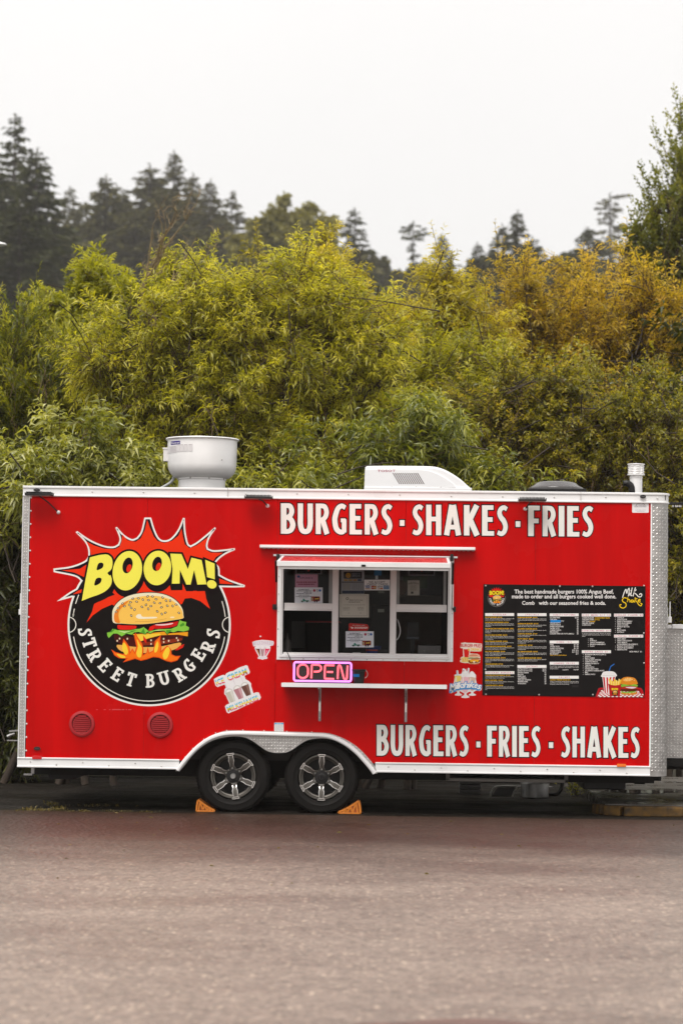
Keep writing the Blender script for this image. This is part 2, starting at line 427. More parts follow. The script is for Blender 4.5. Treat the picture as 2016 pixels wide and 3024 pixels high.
# ------------------------------------------------------------------ stroke letters
def seg(p, q, w, e=0.0): return ('s', p, q, w, e)
def rib(pts, ws): return ('r', pts, ws)
def glyph_strokes(ch, V, H):
    h = H / 2; v = V / 2; T = 1 - h
    stem = seg((v, 0), (v, 1), V)
    g = {
     'B': (.47, [stem, rib([(v, T), (.20, T), (.31, .90), (.365, .75), (.315, .60), (.2, .535), (v, .535)], [H, H, V * .86, V * .88, V * .86, H, H]),
                 rib([(v, .535), (.22, .535), (.335, .47), (.40, .30), (.34, .13), (.22, h), (v, h)], [H, H, V * .88, V * .94, V * .88, H, H])]),
     'U': (.54, [rib([(v, 1), (v, .6), (v, .32), (.15, .13), (.27, h + .0), (.39, .13), (.54 - v, .32), (.54 - v, .6), (.54 - v, 1)], [V, V, V, V * .95, H * 1.1, V * .95, V, V, V])]),
     'R': (.50, [stem, rib([(v, T), (.22, T), (.34, .89), (.40, .72), (.345, .55), (.22, .465), (v, .465)], [H, H, V * .88, V * .92, V * .88, H, H]),
                 seg((.255, .47), (.42, .0), V * .98)]),
     'G': (.54, [rib([(.49, .87), (.36, T + .005), (.22, .85), (.125, .62), (v + .005, .45), (.15, .2), (.26, .09), (.38, h - .005), (.54 - v, .1)],
                     [H, H * 1.05, V * .9, V, V, V, V * .9, H, H * .9]), seg((.54 - v, .06), (.54 - v, .49), V * .9), seg((.32, .455), (.5, .455), H * .85)]),
     'E': (.41, [stem, seg((v, T), (.39, T), H), seg((v, .53), (.36, .53), H), seg((v, h), (.41, h), H)]),
     'S': (.44, [rib([(.40, .87), (.29, T + .005), (.16, .88), (.105, .75), (.16, .61), (.28, .48), (.345, .30), (.29, .13), (.17, h - .01), (.03, .115)],
                     [H, H, V * .85, V * .95, V * .95, V, V * .98, V * .88, H, H])]),
     'H': (.54, [stem, seg((.54 - v, 0), (.54 - v, 1), V), seg((v, .53), (.54 - v, .53), H)]),
     'A': (.58, [seg((v * .9, 0), (.265, 1), V * .95), seg((.58 - v * .9, 0), (.315, 1), V * .95), seg((.14, .27), (.44, .27), H)]),
     'K': (.52, [stem, seg((.19, .50), (.44, 1.0), V * .95), seg((.19, .56), (.45, .0), V)]),
     'F': (.39, [stem, seg((v, T), (.39, T), H), seg((v, .50), (.35, .50), H)]),
     'I': (V, [stem]),
     'T': (.5, [seg((.25, 0), (.25, 1), V), seg((0, T), (.5, T), H)]),
     '-': (.22, [seg((0, .39), (.19, .39), .19)]),
    }[ch]
    return g
def stroke_polys(strokes, o=0.0):
    polys = []
    for st in strokes:
        if st[0] == 's':
            p, q = np.array(st[1], float), np.array(st[2], float)
            d = (q - p) / np.linalg.norm(q - p); nrm = np.array((-d[1], d[0])) * (st[3] / 2 + o)
            p = p - d * o; q = q + d * o
            polys.append([p - nrm, q - nrm, q + nrm, p + nrm])
        else:
            pw = spline([(p[0], p[1], w) for p, w in zip(st[1], st[2])], 5)
            pts = [np.array(p[:2]) for p in pw]; ws = [p[2] / 2 + o for p in pw]
            k = len(pts); L = []; Rr = []
            for i in range(k):
                d = pts[min(i + 1, k - 1)] - pts[max(i - 1, 0)]; d = d / (np.linalg.norm(d) + 1e-9)
                nrm = np.array((-d[1], d[0])) * ws[i]
                pp = pts[i] - d * o if i == 0 else pts[i] + d * o if i == k - 1 else pts[i]
                L.append(pp + nrm); Rr.append(pp - nrm)
            for i in range(k - 1): polys.append([Rr[i], Rr[i + 1], L[i + 1], L[i]])
    return polys
def union(polys):
    vs_ = []; fs = []
    for p in polys:
        a = sum(p[i][0] * p[(i + 1) % len(p)][1] - p[(i + 1) % len(p)][0] * p[i][1] for i in range(len(p)))
        if abs(a) < 1e-9: continue
        if a < 0: p = p[::-1]
        b = len(vs_); vs_ += [Vector((float(q[0]), float(q[1]))) for q in p]; fs.append(list(range(b, b + len(p))))
    r = delaunay_2d_cdt(vs_, [], fs, 1, 1e-6)
    return [tuple(v) for v in r[0]], [tuple(f) for f, src in zip(r[2], r[5]) if len(src)]      # counters stay open
SERIF = {'S': [((.03, .0), (.03, .30)), ((.41, .70), (.41, 1.0))], 'T': [((.1, .05), (.4, .05)), ((.03, .72), (.03, 1)), ((.47, .72), (.47, 1))],
         'R': [((-.06, .05), (.27, .05)), ((-.06, .95), (.15, .95)), ((.34, .05), (.54, .05))], 'E': [((-.06, .05), (.2, .05)), ((-.06, .95), (.2, .95)), ((.42, 0), (.42, .28)), ((.4, .74), (.4, 1)), ((.32, .42), (.32, .64))],
         'B': [((-.06, .05), (.2, .05)), ((-.06, .95), (.2, .95))], 'U': [((-.09, .95), (.27, .95)), ((.3, .95), (.63, .95))], 'G': [((.47, .72), (.47, 1)), ((.3, .46), (.6, .46))]}
def slab(ch):
    w, st = glyph_strokes(ch, .17, .14)
    return w, st + [seg(a, b, .12) for a, b in SERIF.get(ch, [])]

# built-in typeface for the small print
_fh = {}
def text_geo(s, bold=0.0):
    key = (s, bold)
    if key in _fh: return _fh[key]
    cu = bpy.data.curves.new('lettering', 'FONT'); cu.body = s; cu.size = 1; cu.resolution_u = 2; cu.offset = bold; cu.fill_mode = 'FRONT'
    ob = bpy.data.objects.new('lettering', cu)
    me = ob.to_mesh()
    vs_ = [(v.co.x, v.co.y) for v in me.vertices]; fs = [tuple(p.vertices) for p in me.polygons]
    ob.to_mesh_clear(); bpy.data.objects.remove(ob); bpy.data.curves.remove(cu)
    _fh[key] = (vs_, fs)
    return vs_, fs
CAP = max(v[1] for v in text_geo('H')[0])

class Art:
    """Flat print, laid out in its own pixels and put on the wall plane at depth y."""
    def __init__(s, ox, oy, sc, y=0.0, step=.0006):
        s.o = (ox, oy, sc); s.y = y; s.step = step; s.mb = MB(); s.cols = []
    def mi(s, c):
        if c not in s.cols: s.cols.append(c)
        return s.cols.index(c)
    def map(s, x, y, l):
        ox, oy, sc = s.o; yy = s.y - l * s.step
        p = W(ox + x / sc, oy + y / sc, s.y); return (p[0], yy, p[1])
    def tris(s, vs_, fs, c, l): s.mb.add([s.map(x, y, l) for x, y in vs_], fs, s.mi(c)); return s
    def poly(s, pts, c, l):
        pts = [tuple(p[:2]) for p in pts]
        t = tessellate_polygon([[Vector((p[0], p[1], 0)) for p in pts]])
        fs = []
        for a, b, d in t:
            o = (pts[b][0] - pts[a][0]) * (pts[d][1] - pts[a][1]) - (pts[d][0] - pts[a][0]) * (pts[b][1] - pts[a][1])
            fs.append((a, d, b) if o > 0 else (a, b, d))
        return s.tris(pts, fs, c, l)
    def sp(s, pts, c, l, n=5): return s.poly(spline(pts, n, True), c, l)
    def rect(s, x0, y0, x1, y1, c, l): return s.poly([(x0, y0), (x1, y0), (x1, y1), (x0, y1)], c, l)
    def rrect(s, x0, y0, x1, y1, r, c, l):
        p = []
        for cx_, cy_, a0 in ((x1 - r, y0 + r, -90), (x1 - r, y1 - r, 0), (x0 + r, y1 - r, 90), (x0 + r, y0 + r, 180)):
            for k in range(6):
                a = R(a0 + k * 18); p.append((cx_ + r * math.cos(a), cy_ + r * math.sin(a)))
        return s.poly(p, c, l)
    def ell(s, cx_, cy_, rx, ry, c, l, rot=0, n=36):
        cr, sr = math.cos(R(rot)), math.sin(R(rot)); p = []
        for k in range(n):
            a = 2 * math.pi * k / n; u, v = rx * math.cos(a), ry * math.sin(a)
            p.append((cx_ + u * cr - v * sr, cy_ + u * sr + v * cr))
        return s.poly(p, c, l)
    def line(s, pts, w, c, l, smooth=0):
        if smooth: pts = spline(pts, smooth)
        pol = [[np.array(p) for p in q] for q in stroke_polys([seg(pts[i], pts[i + 1], w, 0) for i in range(len(pts) - 1)], 0)]
        # joints
        for p in pts[1:-1]:
            pol.append([np.array((p[0] + w / 2 * math.cos(a), p[1] + w / 2 * math.sin(a))) for a in np.linspace(0, 2 * math.pi, 9)[:-1]])
        v, f = union(pol)
        return s.tris(v, [q[::-1] for q in f], c, l)
    def text(s, t, x, y, cap, c, l, bold=.012, maxw=None, w=None, align='L', rot=0, squeeze=1.0, shear=0.0):
        """baseline at (x, y); cap height in pixels; w forces the width."""
        vs_, fs = text_geo(t, bold)
        if not vs_: return s
        x0 = min(v[0] for v in vs_); x1 = max(v[0] for v in vs_)
        k = cap / CAP; kx = k * squeeze
        if w: kx = w / (x1 - x0)
        if maxw and (x1 - x0) * kx > maxw: kx = maxw / (x1 - x0)
        ww = (x1 - x0) * kx
        dx = 0 if align == 'L' else -ww / 2 if align == 'C' else -ww
        cr, sr = math.cos(R(rot)), math.sin(R(rot)); o = []
        for vx, vy in vs_:
            u = (vx - x0) * kx + dx + shear * vy * k; v = -vy * k
            o.append((x + u * cr - v * sr, y + u * sr + v * cr))
        return s.tris(o, fs, c, l)
    def glyphs(s, placed, c, l, o=0.0):
        """placed: (strokes, fn) with fn mapping glyph units to pixels."""
        for st, fn in placed:
            v, f = union(stroke_polys(st, o))
            s.tris([fn(a, b) for a, b in v], f, c, l)
        return s
    def build(s, name, parent): return s.mb.build(name, [vinyl(c) for c in s.cols], parent)
def inset(pts, d):
    """moves a closed outline inwards by d (mitred)."""
    k = len(pts); a = sum(pts[i][0] * pts[(i + 1) % k][1] - pts[(i + 1) % k][0] * pts[i][1] for i in range(k))
    sg = 1 if a > 0 else -1; out_ = []
    for i in range(k):
        p0, p1, p2 = (np.array(pts[j % k], float) for j in (i - 1, i, i + 1))
        d1 = p1 - p0; d1 /= np.linalg.norm(d1) + 1e-9; d2 = p2 - p1; d2 /= np.linalg.norm(d2) + 1e-9
        n1 = np.array((-d1[1], d1[0])) * sg; n2 = np.array((-d2[1], d2[0])) * sg
        m = n1 + n2; L = np.linalg.norm(m)
        m = m / L if L > 1e-6 else n1
        out_.append(tuple(p1 + m * d / max(.12, m.dot(n1))))
    return out_

# ================================================================== ground
def sheet(name, x0, y0, x1, y1, z, mat, kind='structure', edge=None):
    mb = MB()
    if edge is None:
        mb.add([(x0, y0, z), (x1, y0, z), (x1, y1, z), (x0, y1, z)], [(0, 1, 2, 3)])
    else:                                                   # ragged far edge
        n = 160; top = []
        for i in range(n + 1):
            x = x0 + (x1 - x0) * i / n
            top.append((x, y1 + edge * (math.sin(i * 1.7) + math.sin(i * .61 + 1) + random.uniform(-1, 1)), z))
        bot = [(p[0], y0, z) for p in top]
        mb.add(bot + top, [(i, i + 1, n + 2 + i, n + 1 + i) for i in range(n)])
    o = mb.build(name, mat); o['kind'] = kind
    return o
sheet('ground', -600, -80, 600, 900, 0.0, MT['lot'])
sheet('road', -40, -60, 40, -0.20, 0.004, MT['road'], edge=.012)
sheet('verge', -60, 5.4, 60, 70, 0.012, MT['soil'], edge=.05)

# kerbed island under the trailer's nose
kx0 = G(1765, 2400).x
kb = MB()
kpts = [(kx0, .62), (kx0 + .06, .42), (kx0 + .2, .33), (9, .33)]
prev = None
for i in range(len(kpts) - 1):
    (xa, ya), (xb, yb) = kpts[i], kpts[i + 1]
    kb.bar((xa, ya, .045), (xb, yb, .045), .15, .09, 0)
kerb = kb.build('kerb', MT['yellowpaint'], bevel=.012)
tag(kerb, 'low kerb with worn yellow paint to the right of the trailer wheels', 'kerb')
isl = MB(); isl.add([(kx0 + .05, .44, .10), (9, .41, .10), (9, 5.3, .10), (kx0 + .05, 5.3, .10), (kx0 + .05, .44, 0), (9, .41, 0), (9, 5.3, 0), (kx0 + .05, 5.3, 0)],
                    [(0, 1, 2, 3), (0, 4, 5, 1), (3, 7, 4, 0), (2, 6, 7, 3)])
o = isl.build('pavement', MT['concrete']); o['kind'] = 'structure'
pm, pn, pb = new_mat('puddle_water')
pb.inputs['Base Color'].default_value = (.02, .02, .02, 1); pb.inputs['Roughness'].default_value = .03
pc = P(1890, 2340); pu = MB()
gp = G(1895, 2338, .104)
pts = [(gp.x + .34 * math.cos(a) * (1 + .2 * math.sin(3 * a)), gp.y + .3 * math.sin(a), .104) for a in np.linspace(0, 2 * math.pi, 29)[:-1]]
pu.add(pts, [tuple(range(28))]); o = pu.build('puddle', pm); o['kind'] = 'structure'
# faded red marking on the road, bottom edge of the picture
ga, gb = G(1250, 3018), G(1540, 3030)
mk = MB(); pts = []
for a in np.linspace(0, 2 * math.pi, 33)[:-1]:
    pts.append(((ga.x + gb.x) / 2 + .46 * math.cos(a) * (1 + .12 * math.sin(5 * a)), ga.y - .24 + .26 * math.sin(a) * (1 + .1 * math.cos(4 * a)), .008))
mk.add(pts, [tuple(range(32))]); o = mk.build('road_marking', MT['redpaint']); o['kind'] = 'structure'

# ================================================================== food trailer
XL, XR, ZB, ZT = -2.90, 2.857, 0.384, 2.963
TR = thing('food_trailer', 'long red street burger trailer with open serving window and two wheels', 'food trailer', (0, 1.2, 0))
x_seams = [XL + .07] + [W(px, 1850)[0] for px in (430, 815, 1195, 1579)] + [XR]
RAIL_Z0, BASE_Z1 = W(1008, 1476)[1], .476
# window opening
wx0, wx1 = W(830, 1800)[0], W(1324, 1800)[0]
wz0, wz1 = W(1076, 1938)[1], W(1076, 1648)[1]
# wheel arch outline, photo pixels from a crop of the wheels
A4 = lambda x, y, yy=0.0: W(520 + x / 2.6133, 2120 + y / 2.6133, yy)
arch_out = spline([(-4, 412), (28, 362), (75, 300), (150, 220), (250, 150), (350, 108), (430, 97), (600, 101), (760, 105), (960, 110), (1150, 117), (1250, 142), (1350, 192), (1430, 254), (1490, 320), (1530, 372), (1552, 432)], 4)
arch_in = spline([(28, 412), (70, 365), (120, 300), (200, 225), (300, 170), (420, 145), (520, 150), (590, 180), (640, 215), (690, 250), (740, 268), (790, 273), (850, 268), (900, 245), (950, 210), (1010, 175), (1090, 160), (1190, 166), (1280, 200), (1370, 262), (1440, 330), (1490, 392), (1520, 432)], 4)
ao = [A4(*p) for p in arch_out]; ai = [A4(*p) for p in arch_in]
def arch_z(x):                                             # cut line a little inside the trim's outer edge
    for (xa, za), (xb, zb) in zip(ao, ao[1:]):
        if xa <= x <= xb: return za + (zb - za) * (x - xa) / (xb - xa + 1e-9) - .02
    return None
for i in range(5):
    xa, xb = x_seams[i] + .0012, x_seams[i + 1] - .0012
    poly = []
    n = 40
    for k in range(n + 1):
        x = xa + (xb - xa) * k / n
        z = arch_z(x)
        poly.append((x, max(BASE_Z1 - .01, z) if z else BASE_Z1 - .01))
    if i == 2:
        poly += [(xb, wz0), (wx0, wz0), (wx0, wz1), (xb, wz1)]
    poly += [(xb, RAIL_Z0 + .02), (xa, RAIL_Z0 + .02)]
    if i == 3:
        poly += [(xa, wz1), (wx1, wz1), (wx1, wz0), (xa, wz0)]
    MB().prism(poly, 0.0, .012).build('wall_panel', MT['red'], TR)

# shell: roof, back, ends, floor (lining kept dark)
b = MB()
b.box(XL + .03, .03, 2.90, 2.99, 2.48, 2.945)
b.box(XL + .03, 2.44, .46, 2.98, 2.48, 2.90)
b.box(XL + .03, .02, .46, XL + .055, 2.44, 2.90)
b.box(2.96, .17, .46, 3.012, 2.44, 2.90)
b.box(XL + .06, .46, .40, 2.95, 2.43, .455)
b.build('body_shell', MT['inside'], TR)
b = MB()
wa, wb = A4(0, 0)[0] - .05, A4(1570, 0)[0] + .05
b.box(wa, .44, .30, wb, .455, .93); b.box(wa, .014, .915, wb, .44, .93)
b.box(wa - .01, .014, .45, wa, .455, .93); b.box(wb, .014, .45, wb + .01, .455, .93)
b.build('wheel_well', MT['dark'], TR)
for yy in (.52, 1.95):
    MB().box(XL + .05, yy, .29, 2.95, yy + .06, .395).build('frame_rail', MT['dark'], TR)
for k in range(13):
    x = XL + .2 + k * .45
    if wa - .05 < x < wb: continue
    MB().box(x, .34, .345, x + .05, .515, .392).build('crossmember', MT['dark'], TR)
for px in (688, 948):
    p = P(px, 2301); MB().tube([(p.x, .2, p.z - .02), (p.x, 2.4, p.z - .02)], .035, 10).build('axle', MT['dark'], TR)

# roof rail and base rail (extruded, rounding the front corner)
def corner_path(x0, r, ysurf=0.0, n=8):
    pa = [(x0, ysurf, 0, -1), (2.887, ysurf, 0, -1)]
    cx_, cy_ = 2.887, ysurf + r
    for k in range(1, n + 1):
        a = R(90 * k / n); pa.append((cx_ + r * math.sin(a), cy_ - r * math.cos(a), math.sin(a), -math.cos(a)))
    pa.append((cx_ + r, 2.46, 1, 0))
    return pa
zr0 = RAIL_Z0
rail_prof = [(0, zr0), (.010, zr0), (.016, zr0 + .004), (.016, zr0 + .014), (.008, zr0 + .018), (.008, ZT - .022), (.018, ZT - .018), (.018, ZT - .003), (.012, ZT), (-.05, ZT), (-.05, ZT - .01), (0, ZT - .01)]
rr = MB().sweep([(XL + .0, 0, 0, -1)] + corner_path(XL + .01, .13)[1:], rail_prof).build('roof_rail', MT['white_alu'], TR)
def rivets(name, pts, parent, r=.007, mat='alu', axis='y'):
    m = MB()
    for x, y, z in pts: m.lathe([(r, 0), (r * .8, -r * .6), (.0005, -r * .8)], (x, y, z), axis, 8)
    o = m.build(name, MT[mat], parent, smooth=60); o['kind'] = 'stuff'
    return o
rivets('rivet', [(XL + .17 + .47 * k, -.0085, (zr0 + ZT) / 2 + random.uniform(-.004, .004)) for k in range(13)], rr, .008)
jx = MB(); 
for px in (672, 1713): 
    x = W(px, 1450)[0]; jx.box(x, -.019, zr0 + .019, x + .006, -.006, ZT - .002)
jx.build('joint', MT['alu'], rr)['kind'] = 'stuff'
bp_ = [(-.0, ZB), (.014, ZB), (.017, ZB + .003), (.017, ZB + .013), (.009, ZB + .016), (.009, BASE_Z1 - .016), (.017, BASE_Z1 - .012), (.017, BASE_Z1 - .003), (.012, BASE_Z1), (-.0, BASE_Z1)]
xa1 = A4(24, 380)[0]; xa2 = A4(1536, 380)[0]
for x0, x1 in ((XL - .002, xa1), (xa2, XR)):
    br = MB().sweep([(x0, .0, 0, -1), (x1, .0, 0, -1)], bp_).build('base_rail', MT['white_alu'], TR)
    n = int((x1 - x0) / .24)
    rivets('rivet', [(x0 + .12 + k * .24, -.0095, ZB + (.028 if k % 2 else .052)) for k in range(n)], br, .008)
# tread-plate helpers: raised lens-shaped lugs on any surface
def lugs(f, us, vs_, L=.030, wd=.0095, h=.0021):
    m = MB()
    for i, u in enumerate(us):
        for j, v in enumerate(vs_):
            s = 1 if (i + j) % 2 else -1
            d = np.array((.7071, .7071 * s)); nrm = np.array((-d[1], d[0])); c = np.array((u, v))
            a, b_ = c - d * L / 2, c + d * L / 2
            l, r_ = c + nrm * wd / 2, c - nrm * wd / 2
            q = f(a, 0), f(l, 0), f(b_, 0), f(r_, 0), f(c, h)
            if any(e is None for e in q): continue
            m.add(q, [(0, 4, 1), (1, 4, 2), (2, 4, 3), (3, 4, 0)])
    return m
# front corner post
po = MB(); path = corner_path(2.857, .13)[:-1] + [(3.017, .17, 1, 0)]
zt2 = RAIL_Z0
vs_, fs = [], []
for x, y, nx, ny in path: vs_ += [(x + nx * .005, y + ny * .005, ZB - .002), (x + nx * .005, y + ny * .005, zt2)]
for i in range(len(path) - 1): fs.append((2 * i, 2 * i + 2, 2 * i + 3, 2 * i + 1))
po.add(vs_, fs)
po.add([(2.857, .0, ZB), (2.857, -.005, ZB), (2.857, -.005, zt2), (2.857, .0, zt2)], [(0, 1, 2, 3)])
post = po.build('corner_post', MT['plate'], TR, smooth=50)
def post_f(p, h):
    u, v = p; h += .0055
    if v < ZB + .01 or v > zt2 - .01: return None
    if u < .03: return (2.857 + u, -h, v) if u > .004 else None
    a = (u - .03) / .13
    if a > 1.5: return None
    return (2.887 + (.13 + h) * math.sin(a), .13 - (.13 + h) * math.cos(a), v)
pl = lugs(post_f, np.arange(.018, .225, .0295), np.arange(ZB + .02, zt2, .0295)).build('tread_pattern', MT['lug'], post)
pl['kind'] = 'stuff'
MB().box(2.850, -.0075, ZB + .08, 2.862, .0, zt2).build('edge_strip', MT['white_alu'], post)
rivets('rivet', [(2.872, -.0055, ZB + .05 + k * .12) for k in range(21)], post, .007)
# rear corner trim
rt_ = MB().box(XL, -.006, BASE_Z1, XL + .062, .03, zr0)
rear = rt_.build('corner_trim', MT['plate'], TR)
fl = lambda p, h: (p[0], -.0065 - h, p[1])
q = lugs(fl, [XL + .022, XL + .045], np.arange(BASE_Z1 + .02, zr0 - .015, .0295), L=.026).build('tread_pattern', MT['lug'], rear); q['kind'] = 'stuff'
MB().box(XL + .0, -.009, BASE_Z1, XL + .007, -.0005, zr0).box(XL + .058, -.009, BASE_Z1, XL + .064, -.0005, zr0).build('edge_strip', MT['white_alu'], rear)
rivets('rivet', [(XL + .075, -.0005, BASE_Z1 + .06 + k * .122) for k in range(20)], rear, .009, 'white_alu')

# wheel arch trim
fp = MB().prism(ao + ai[::-1], -.012, .004).build('wheel_arch', MT['plate'], TR)
bead = spline([(12, 404), (50, 352), (95, 298), (170, 222), (260, 160), (350, 128), (440, 118), (600, 120), (760, 125), (950, 130), (1130, 136), (1220, 156), (1310, 201), (1390, 262), (1460, 336), (1510, 396), (1532, 428)], 4)
bl = [A4(*p) for p in bead]
m = MB(); vs_ = []; fs = []
for i, (x, z) in enumerate(bl):
    dx, dz = bl[min(i + 1, len(bl) - 1)][0] - bl[max(i - 1, 0)][0], bl[min(i + 1, len(bl) - 1)][1] - bl[max(i - 1, 0)][1]
    L = math.hypot(dx, dz); nx, nz_ = -dz / L, dx / L
    for o_, y in ((.018, -.012), (.016, -.032), (.006, -.045), (-.010, -.045), (-.020, -.036), (-.022, -.012)):
        vs_.append((x + nx * o_, y, z + nz_ * o_))
for i in range(len(bl) - 1):
    for j in range(5):
        fs.append((i * 6 + j, i * 6 + j + 1, (i + 1) * 6 + j + 1, (i + 1) * 6 + j))
m.add(vs_, fs).build('arch_lip', MT['white_alu'], fp, smooth=40)
def inpoly(x, z, poly):
    c = False; k = len(poly)
    for i in range(k):
        (xa, za), (xb, zb) = poly[i], poly[(i + 1) % k]
        if (za > z) != (zb > z) and x < (xb - xa) * (z - za) / (zb - za) + xa: c = not c
    return c
apoly = ao + ai[::-1]
def arch_f(p, h):
    return (p[0], -.0125 - h, p[1]) if inpoly(p[0], p[1], apoly) else None
q = lugs(arch_f, np.arange(wa, wb, .0265), np.arange(.40, .84, .0265), L=.027).build('tread_pattern', MT['lug'], fp); q['kind'] = 'stuff'
rivets('rivet', [(*[c for c in (bl[k][0], )], -.0125, bl[k][1] + .026) for k in range(6, len(bl) - 6, 4)], fp, .007)

# ------------------------------------------------------------------ wheels
RT = .340
def make_wheel(px, py, rot, capped):
    c = P(px, py, .05); c.y = .05; c.z = RT - .012
    w = part_empty('wheel', TR, c)
    prof = [(.207, .035), (.213, .012), (.222, .004), (.236, .003), (.252, -.003), (.258, -.006), (.262, -.004), (.283, -.006), (.300, -.002), (.306, -.003), (.318, .004), (.330, .018), (.3385, .034), (.340, .045),
            (.340, .10), (.333, .104), (.333, .112), (.340, .116), (.340, .16), (.333, .165), (.338, .19), (.326, .21), (.25, .215), (.207, .19)]
    t = MB().lathe(prof, c, 'y', 72)
    for k in range(72):                                    # shoulder blocks of the tread
        a = 2 * math.pi * k / 72
        u, v = math.cos(a), math.sin(a)
        t.bar((c.x + .322 * u, c.y + .012, c.z + .322 * v), (c.x + .3415 * u, c.y + .050, c.z + .3415 * v), .012, .006)
    tyre = t.build('tyre', MT['rubber'], w, smooth=35)
    # raised sidewall ribs in groups
    sm = MB()
    for g0 in (35, 120, 215, 305):
        for k in range(9):
            a = R(g0 + k * 4.2 + rot)
            sm.bar((c.x + .268 * math.cos(a), c.y - .0062, c.z + .268 * math.sin(a)), (c.x + .292 * math.cos(a + .02), c.y - .0062, c.z + .292 * math.sin(a + .02)), .007, .004, up=(0, 1, 0))
    sm.build('sidewall_relief', MT['rubber'], w)['kind'] = 'stuff'
    rim = MB().lathe([(.209, .03), (.206, .004), (.202, .0), (.193, .0), (.186, .006), (.182, .018), (.172, .022), (.168, .03), (.168, .16)], c, 'y', 60)
    rim.lathe([(.168, .13), (.02, .13)], c, 'y', 32, 1)
    rm = rim.build('rim', [MT['gun'], MT['black']], w, smooth=35)
    ed = MB()
    for k in range(6):
        sp_ = MB()
        a = R(rot + 60 * k); ca, sa = math.cos(a), math.sin(a)
        def pt(r, t_, y): return (c.x + r * ca - t_ * sa, c.y + y, c.z + r * sa + t_ * ca)
        st = [(.050, .040, .030), (.085, .020, .022), (.105, .017, .012), (.135, .026, .006), (.165, .023, .004), (.188, .021, .004)]
        vs_ = []; fs = []
        for r, hw, y in st:
            vs_ += [pt(r, -hw, y + .006), pt(r, -hw * .75, y), pt(r, hw * .75, y), pt(r, hw, y + .006), pt(r, hw, y + .06), pt(r, -hw, y + .06)]
        for i in range(5):
            for j in range(6):
                j2 = (j + 1) % 6; fs.append((i * 6 + j, i * 6 + j2, i * 6 + 6 + j2, i * 6 + 6 + j))
        sp_.add(vs_, fs)
        for s in (-1, 1):                                  # machined edges
            for (r, hw, y), (r2, hw2, y2) in zip(st[1:], st[2:]):
                ed.bar(pt(r, s * hw * .9, y - .001), pt(r2, s * hw2 * .9, y2 - .001), .0055, .005, up=(0, 1, 0))
        sq = [(.1915, -.024), (.207, -.034), (.208, .034), (.1915, .024)]
        for i in range(4):
            (r, t_), (r2, t2) = sq[i], sq[(i + 1) % 4]
            ed.bar(pt(r, t_, -.002), pt(r2, t2, -.002), .006, .006, up=(0, 1, 0))
        r, t_ = .200, 0
        sp_.bar(pt(.186, 0, .001), pt(.207, 0, -.0005), .05, .006, up=(0, 1, 0))
        sp_.build('spoke', MT['gun'], w, smooth=30)
    ed.build('spoke_edge', MT['bright'], w)['kind'] = 'stuff'
    hb = MB().lathe([(.062, .06), (.062, .024), (.055, .018), (.03, .016), (.0005, .016)], c, 'y', 30)
    hb.build('hub', MT['black'], w, smooth=35)
    hc = MB()
    if capped: hc.lathe([(.026, .018), (.026, -.012), (.022, -.018), (.014, -.018), (.0135, -.014), (.0005, -.014)], c, 'y', 24)
    else: hc.lathe([(.034, .018), (.034, .004), (.028, .001), (.018, .001), (.017, .005), (.0005, .005)], c, 'y', 24)
    hc.build('hub_cap', MT['steel'] if capped else MT['black'], w, smooth=35)
    for k in range(6):
        a = R(rot + 60 * k)
        x, z = c.x + .070 * math.cos(a), c.z + .070 * math.sin(a)
        MB().lathe([(.009, .03), (.009, .006), (.006, .002), (.0005, .002)], (x, c.y, z), 'y', 6).build('lug_nut', MT['steel'], w)
    a = R(rot + 215)
    MB().tube([(c.x + .172 * math.cos(a), c.y + .03, c.z + .172 * math.sin(a)), (c.x + .155 * math.cos(a), c.y + .005, c.z + .155 * math.sin(a))], .005, 6).build('valve', MT['black'], w)
    return w
wl = make_wheel(688, 2300, 98, True)
wr_ = make_wheel(949, 2304, 90, False)
for src in (wl, wr_):                                      # the wheels on the far side
    far = src.copy(); COL.objects.link(far); far.parent = TR; far.location = src.location + Vector((0, 2.2, 0))
    for ch in src.children:
        if ch.name.startswith(('tyre', 'rim')):
            c2 = ch.copy(); COL.objects.link(c2); c2.parent = far

# ------------------------------------------------------------------ serving window
A3 = lambda x, y, yy=0.0: W(800 + x / 2.8, 1600 + y / 2.8, yy)
sw = part_empty('serving_window', TR, (0, 0, 1.9))
fx0, fz0 = A3(46, 975); fx1 = A3(1503, 975)[0]; fz1 = wz1 + .012
ix0, iz0 = A3(100, 930); ix1 = A3(1462, 930)[0]
iz1 = wz1 - .01
f = MB()
def frame(m, X0, Z0, X1, Z1, w, y0, y1, mi=0):
    m.box(X0, y0, Z0, X0 + w, y1, Z1, mi); m.box(X1 - w, y0, Z0, X1, y1, Z1, mi)
    m.box(X0 + w, y0, Z0, X1 - w, y1, Z0 + w, mi); m.box(X0 + w, y0, Z1 - w, X1 - w, y1, Z1, mi)
frame(f, fx0, fz0, fx1, fz1, .024, -.014, -.001)
frame(f, fx0 + .025, fz0 + .025, fx1 - .025, fz1 - .025, .014, -.026, -.0015)
frame(f, fx0 + .040, fz0 + .040, fx1 - .040, fz1 - .03, .012, -.018, .03)
fr_ = f.build('frame', MT['white_alu'], sw, bevel=.002)
rivets('rivet', [(fx0 + .1 + k * .145, -.0145, fz0 + .011) for k in range(11)] + [(fx0 + .011, -.0145, fz0 + .12 + k * .16) for k in range(5)] + [(fx1 - .011, -.0145, fz0 + .12 + k * .16) for k in range(5)], sw, .006)
g = MB(); frame(g, ix0 - .012, iz0 - .006, ix1 + .012, iz1 + .012, .015, .004, .05)
g.build('gasket', MT['black'], sw)
MT['screen'] = simple('grey_screen_frame', (.30, .30, .29), .5)
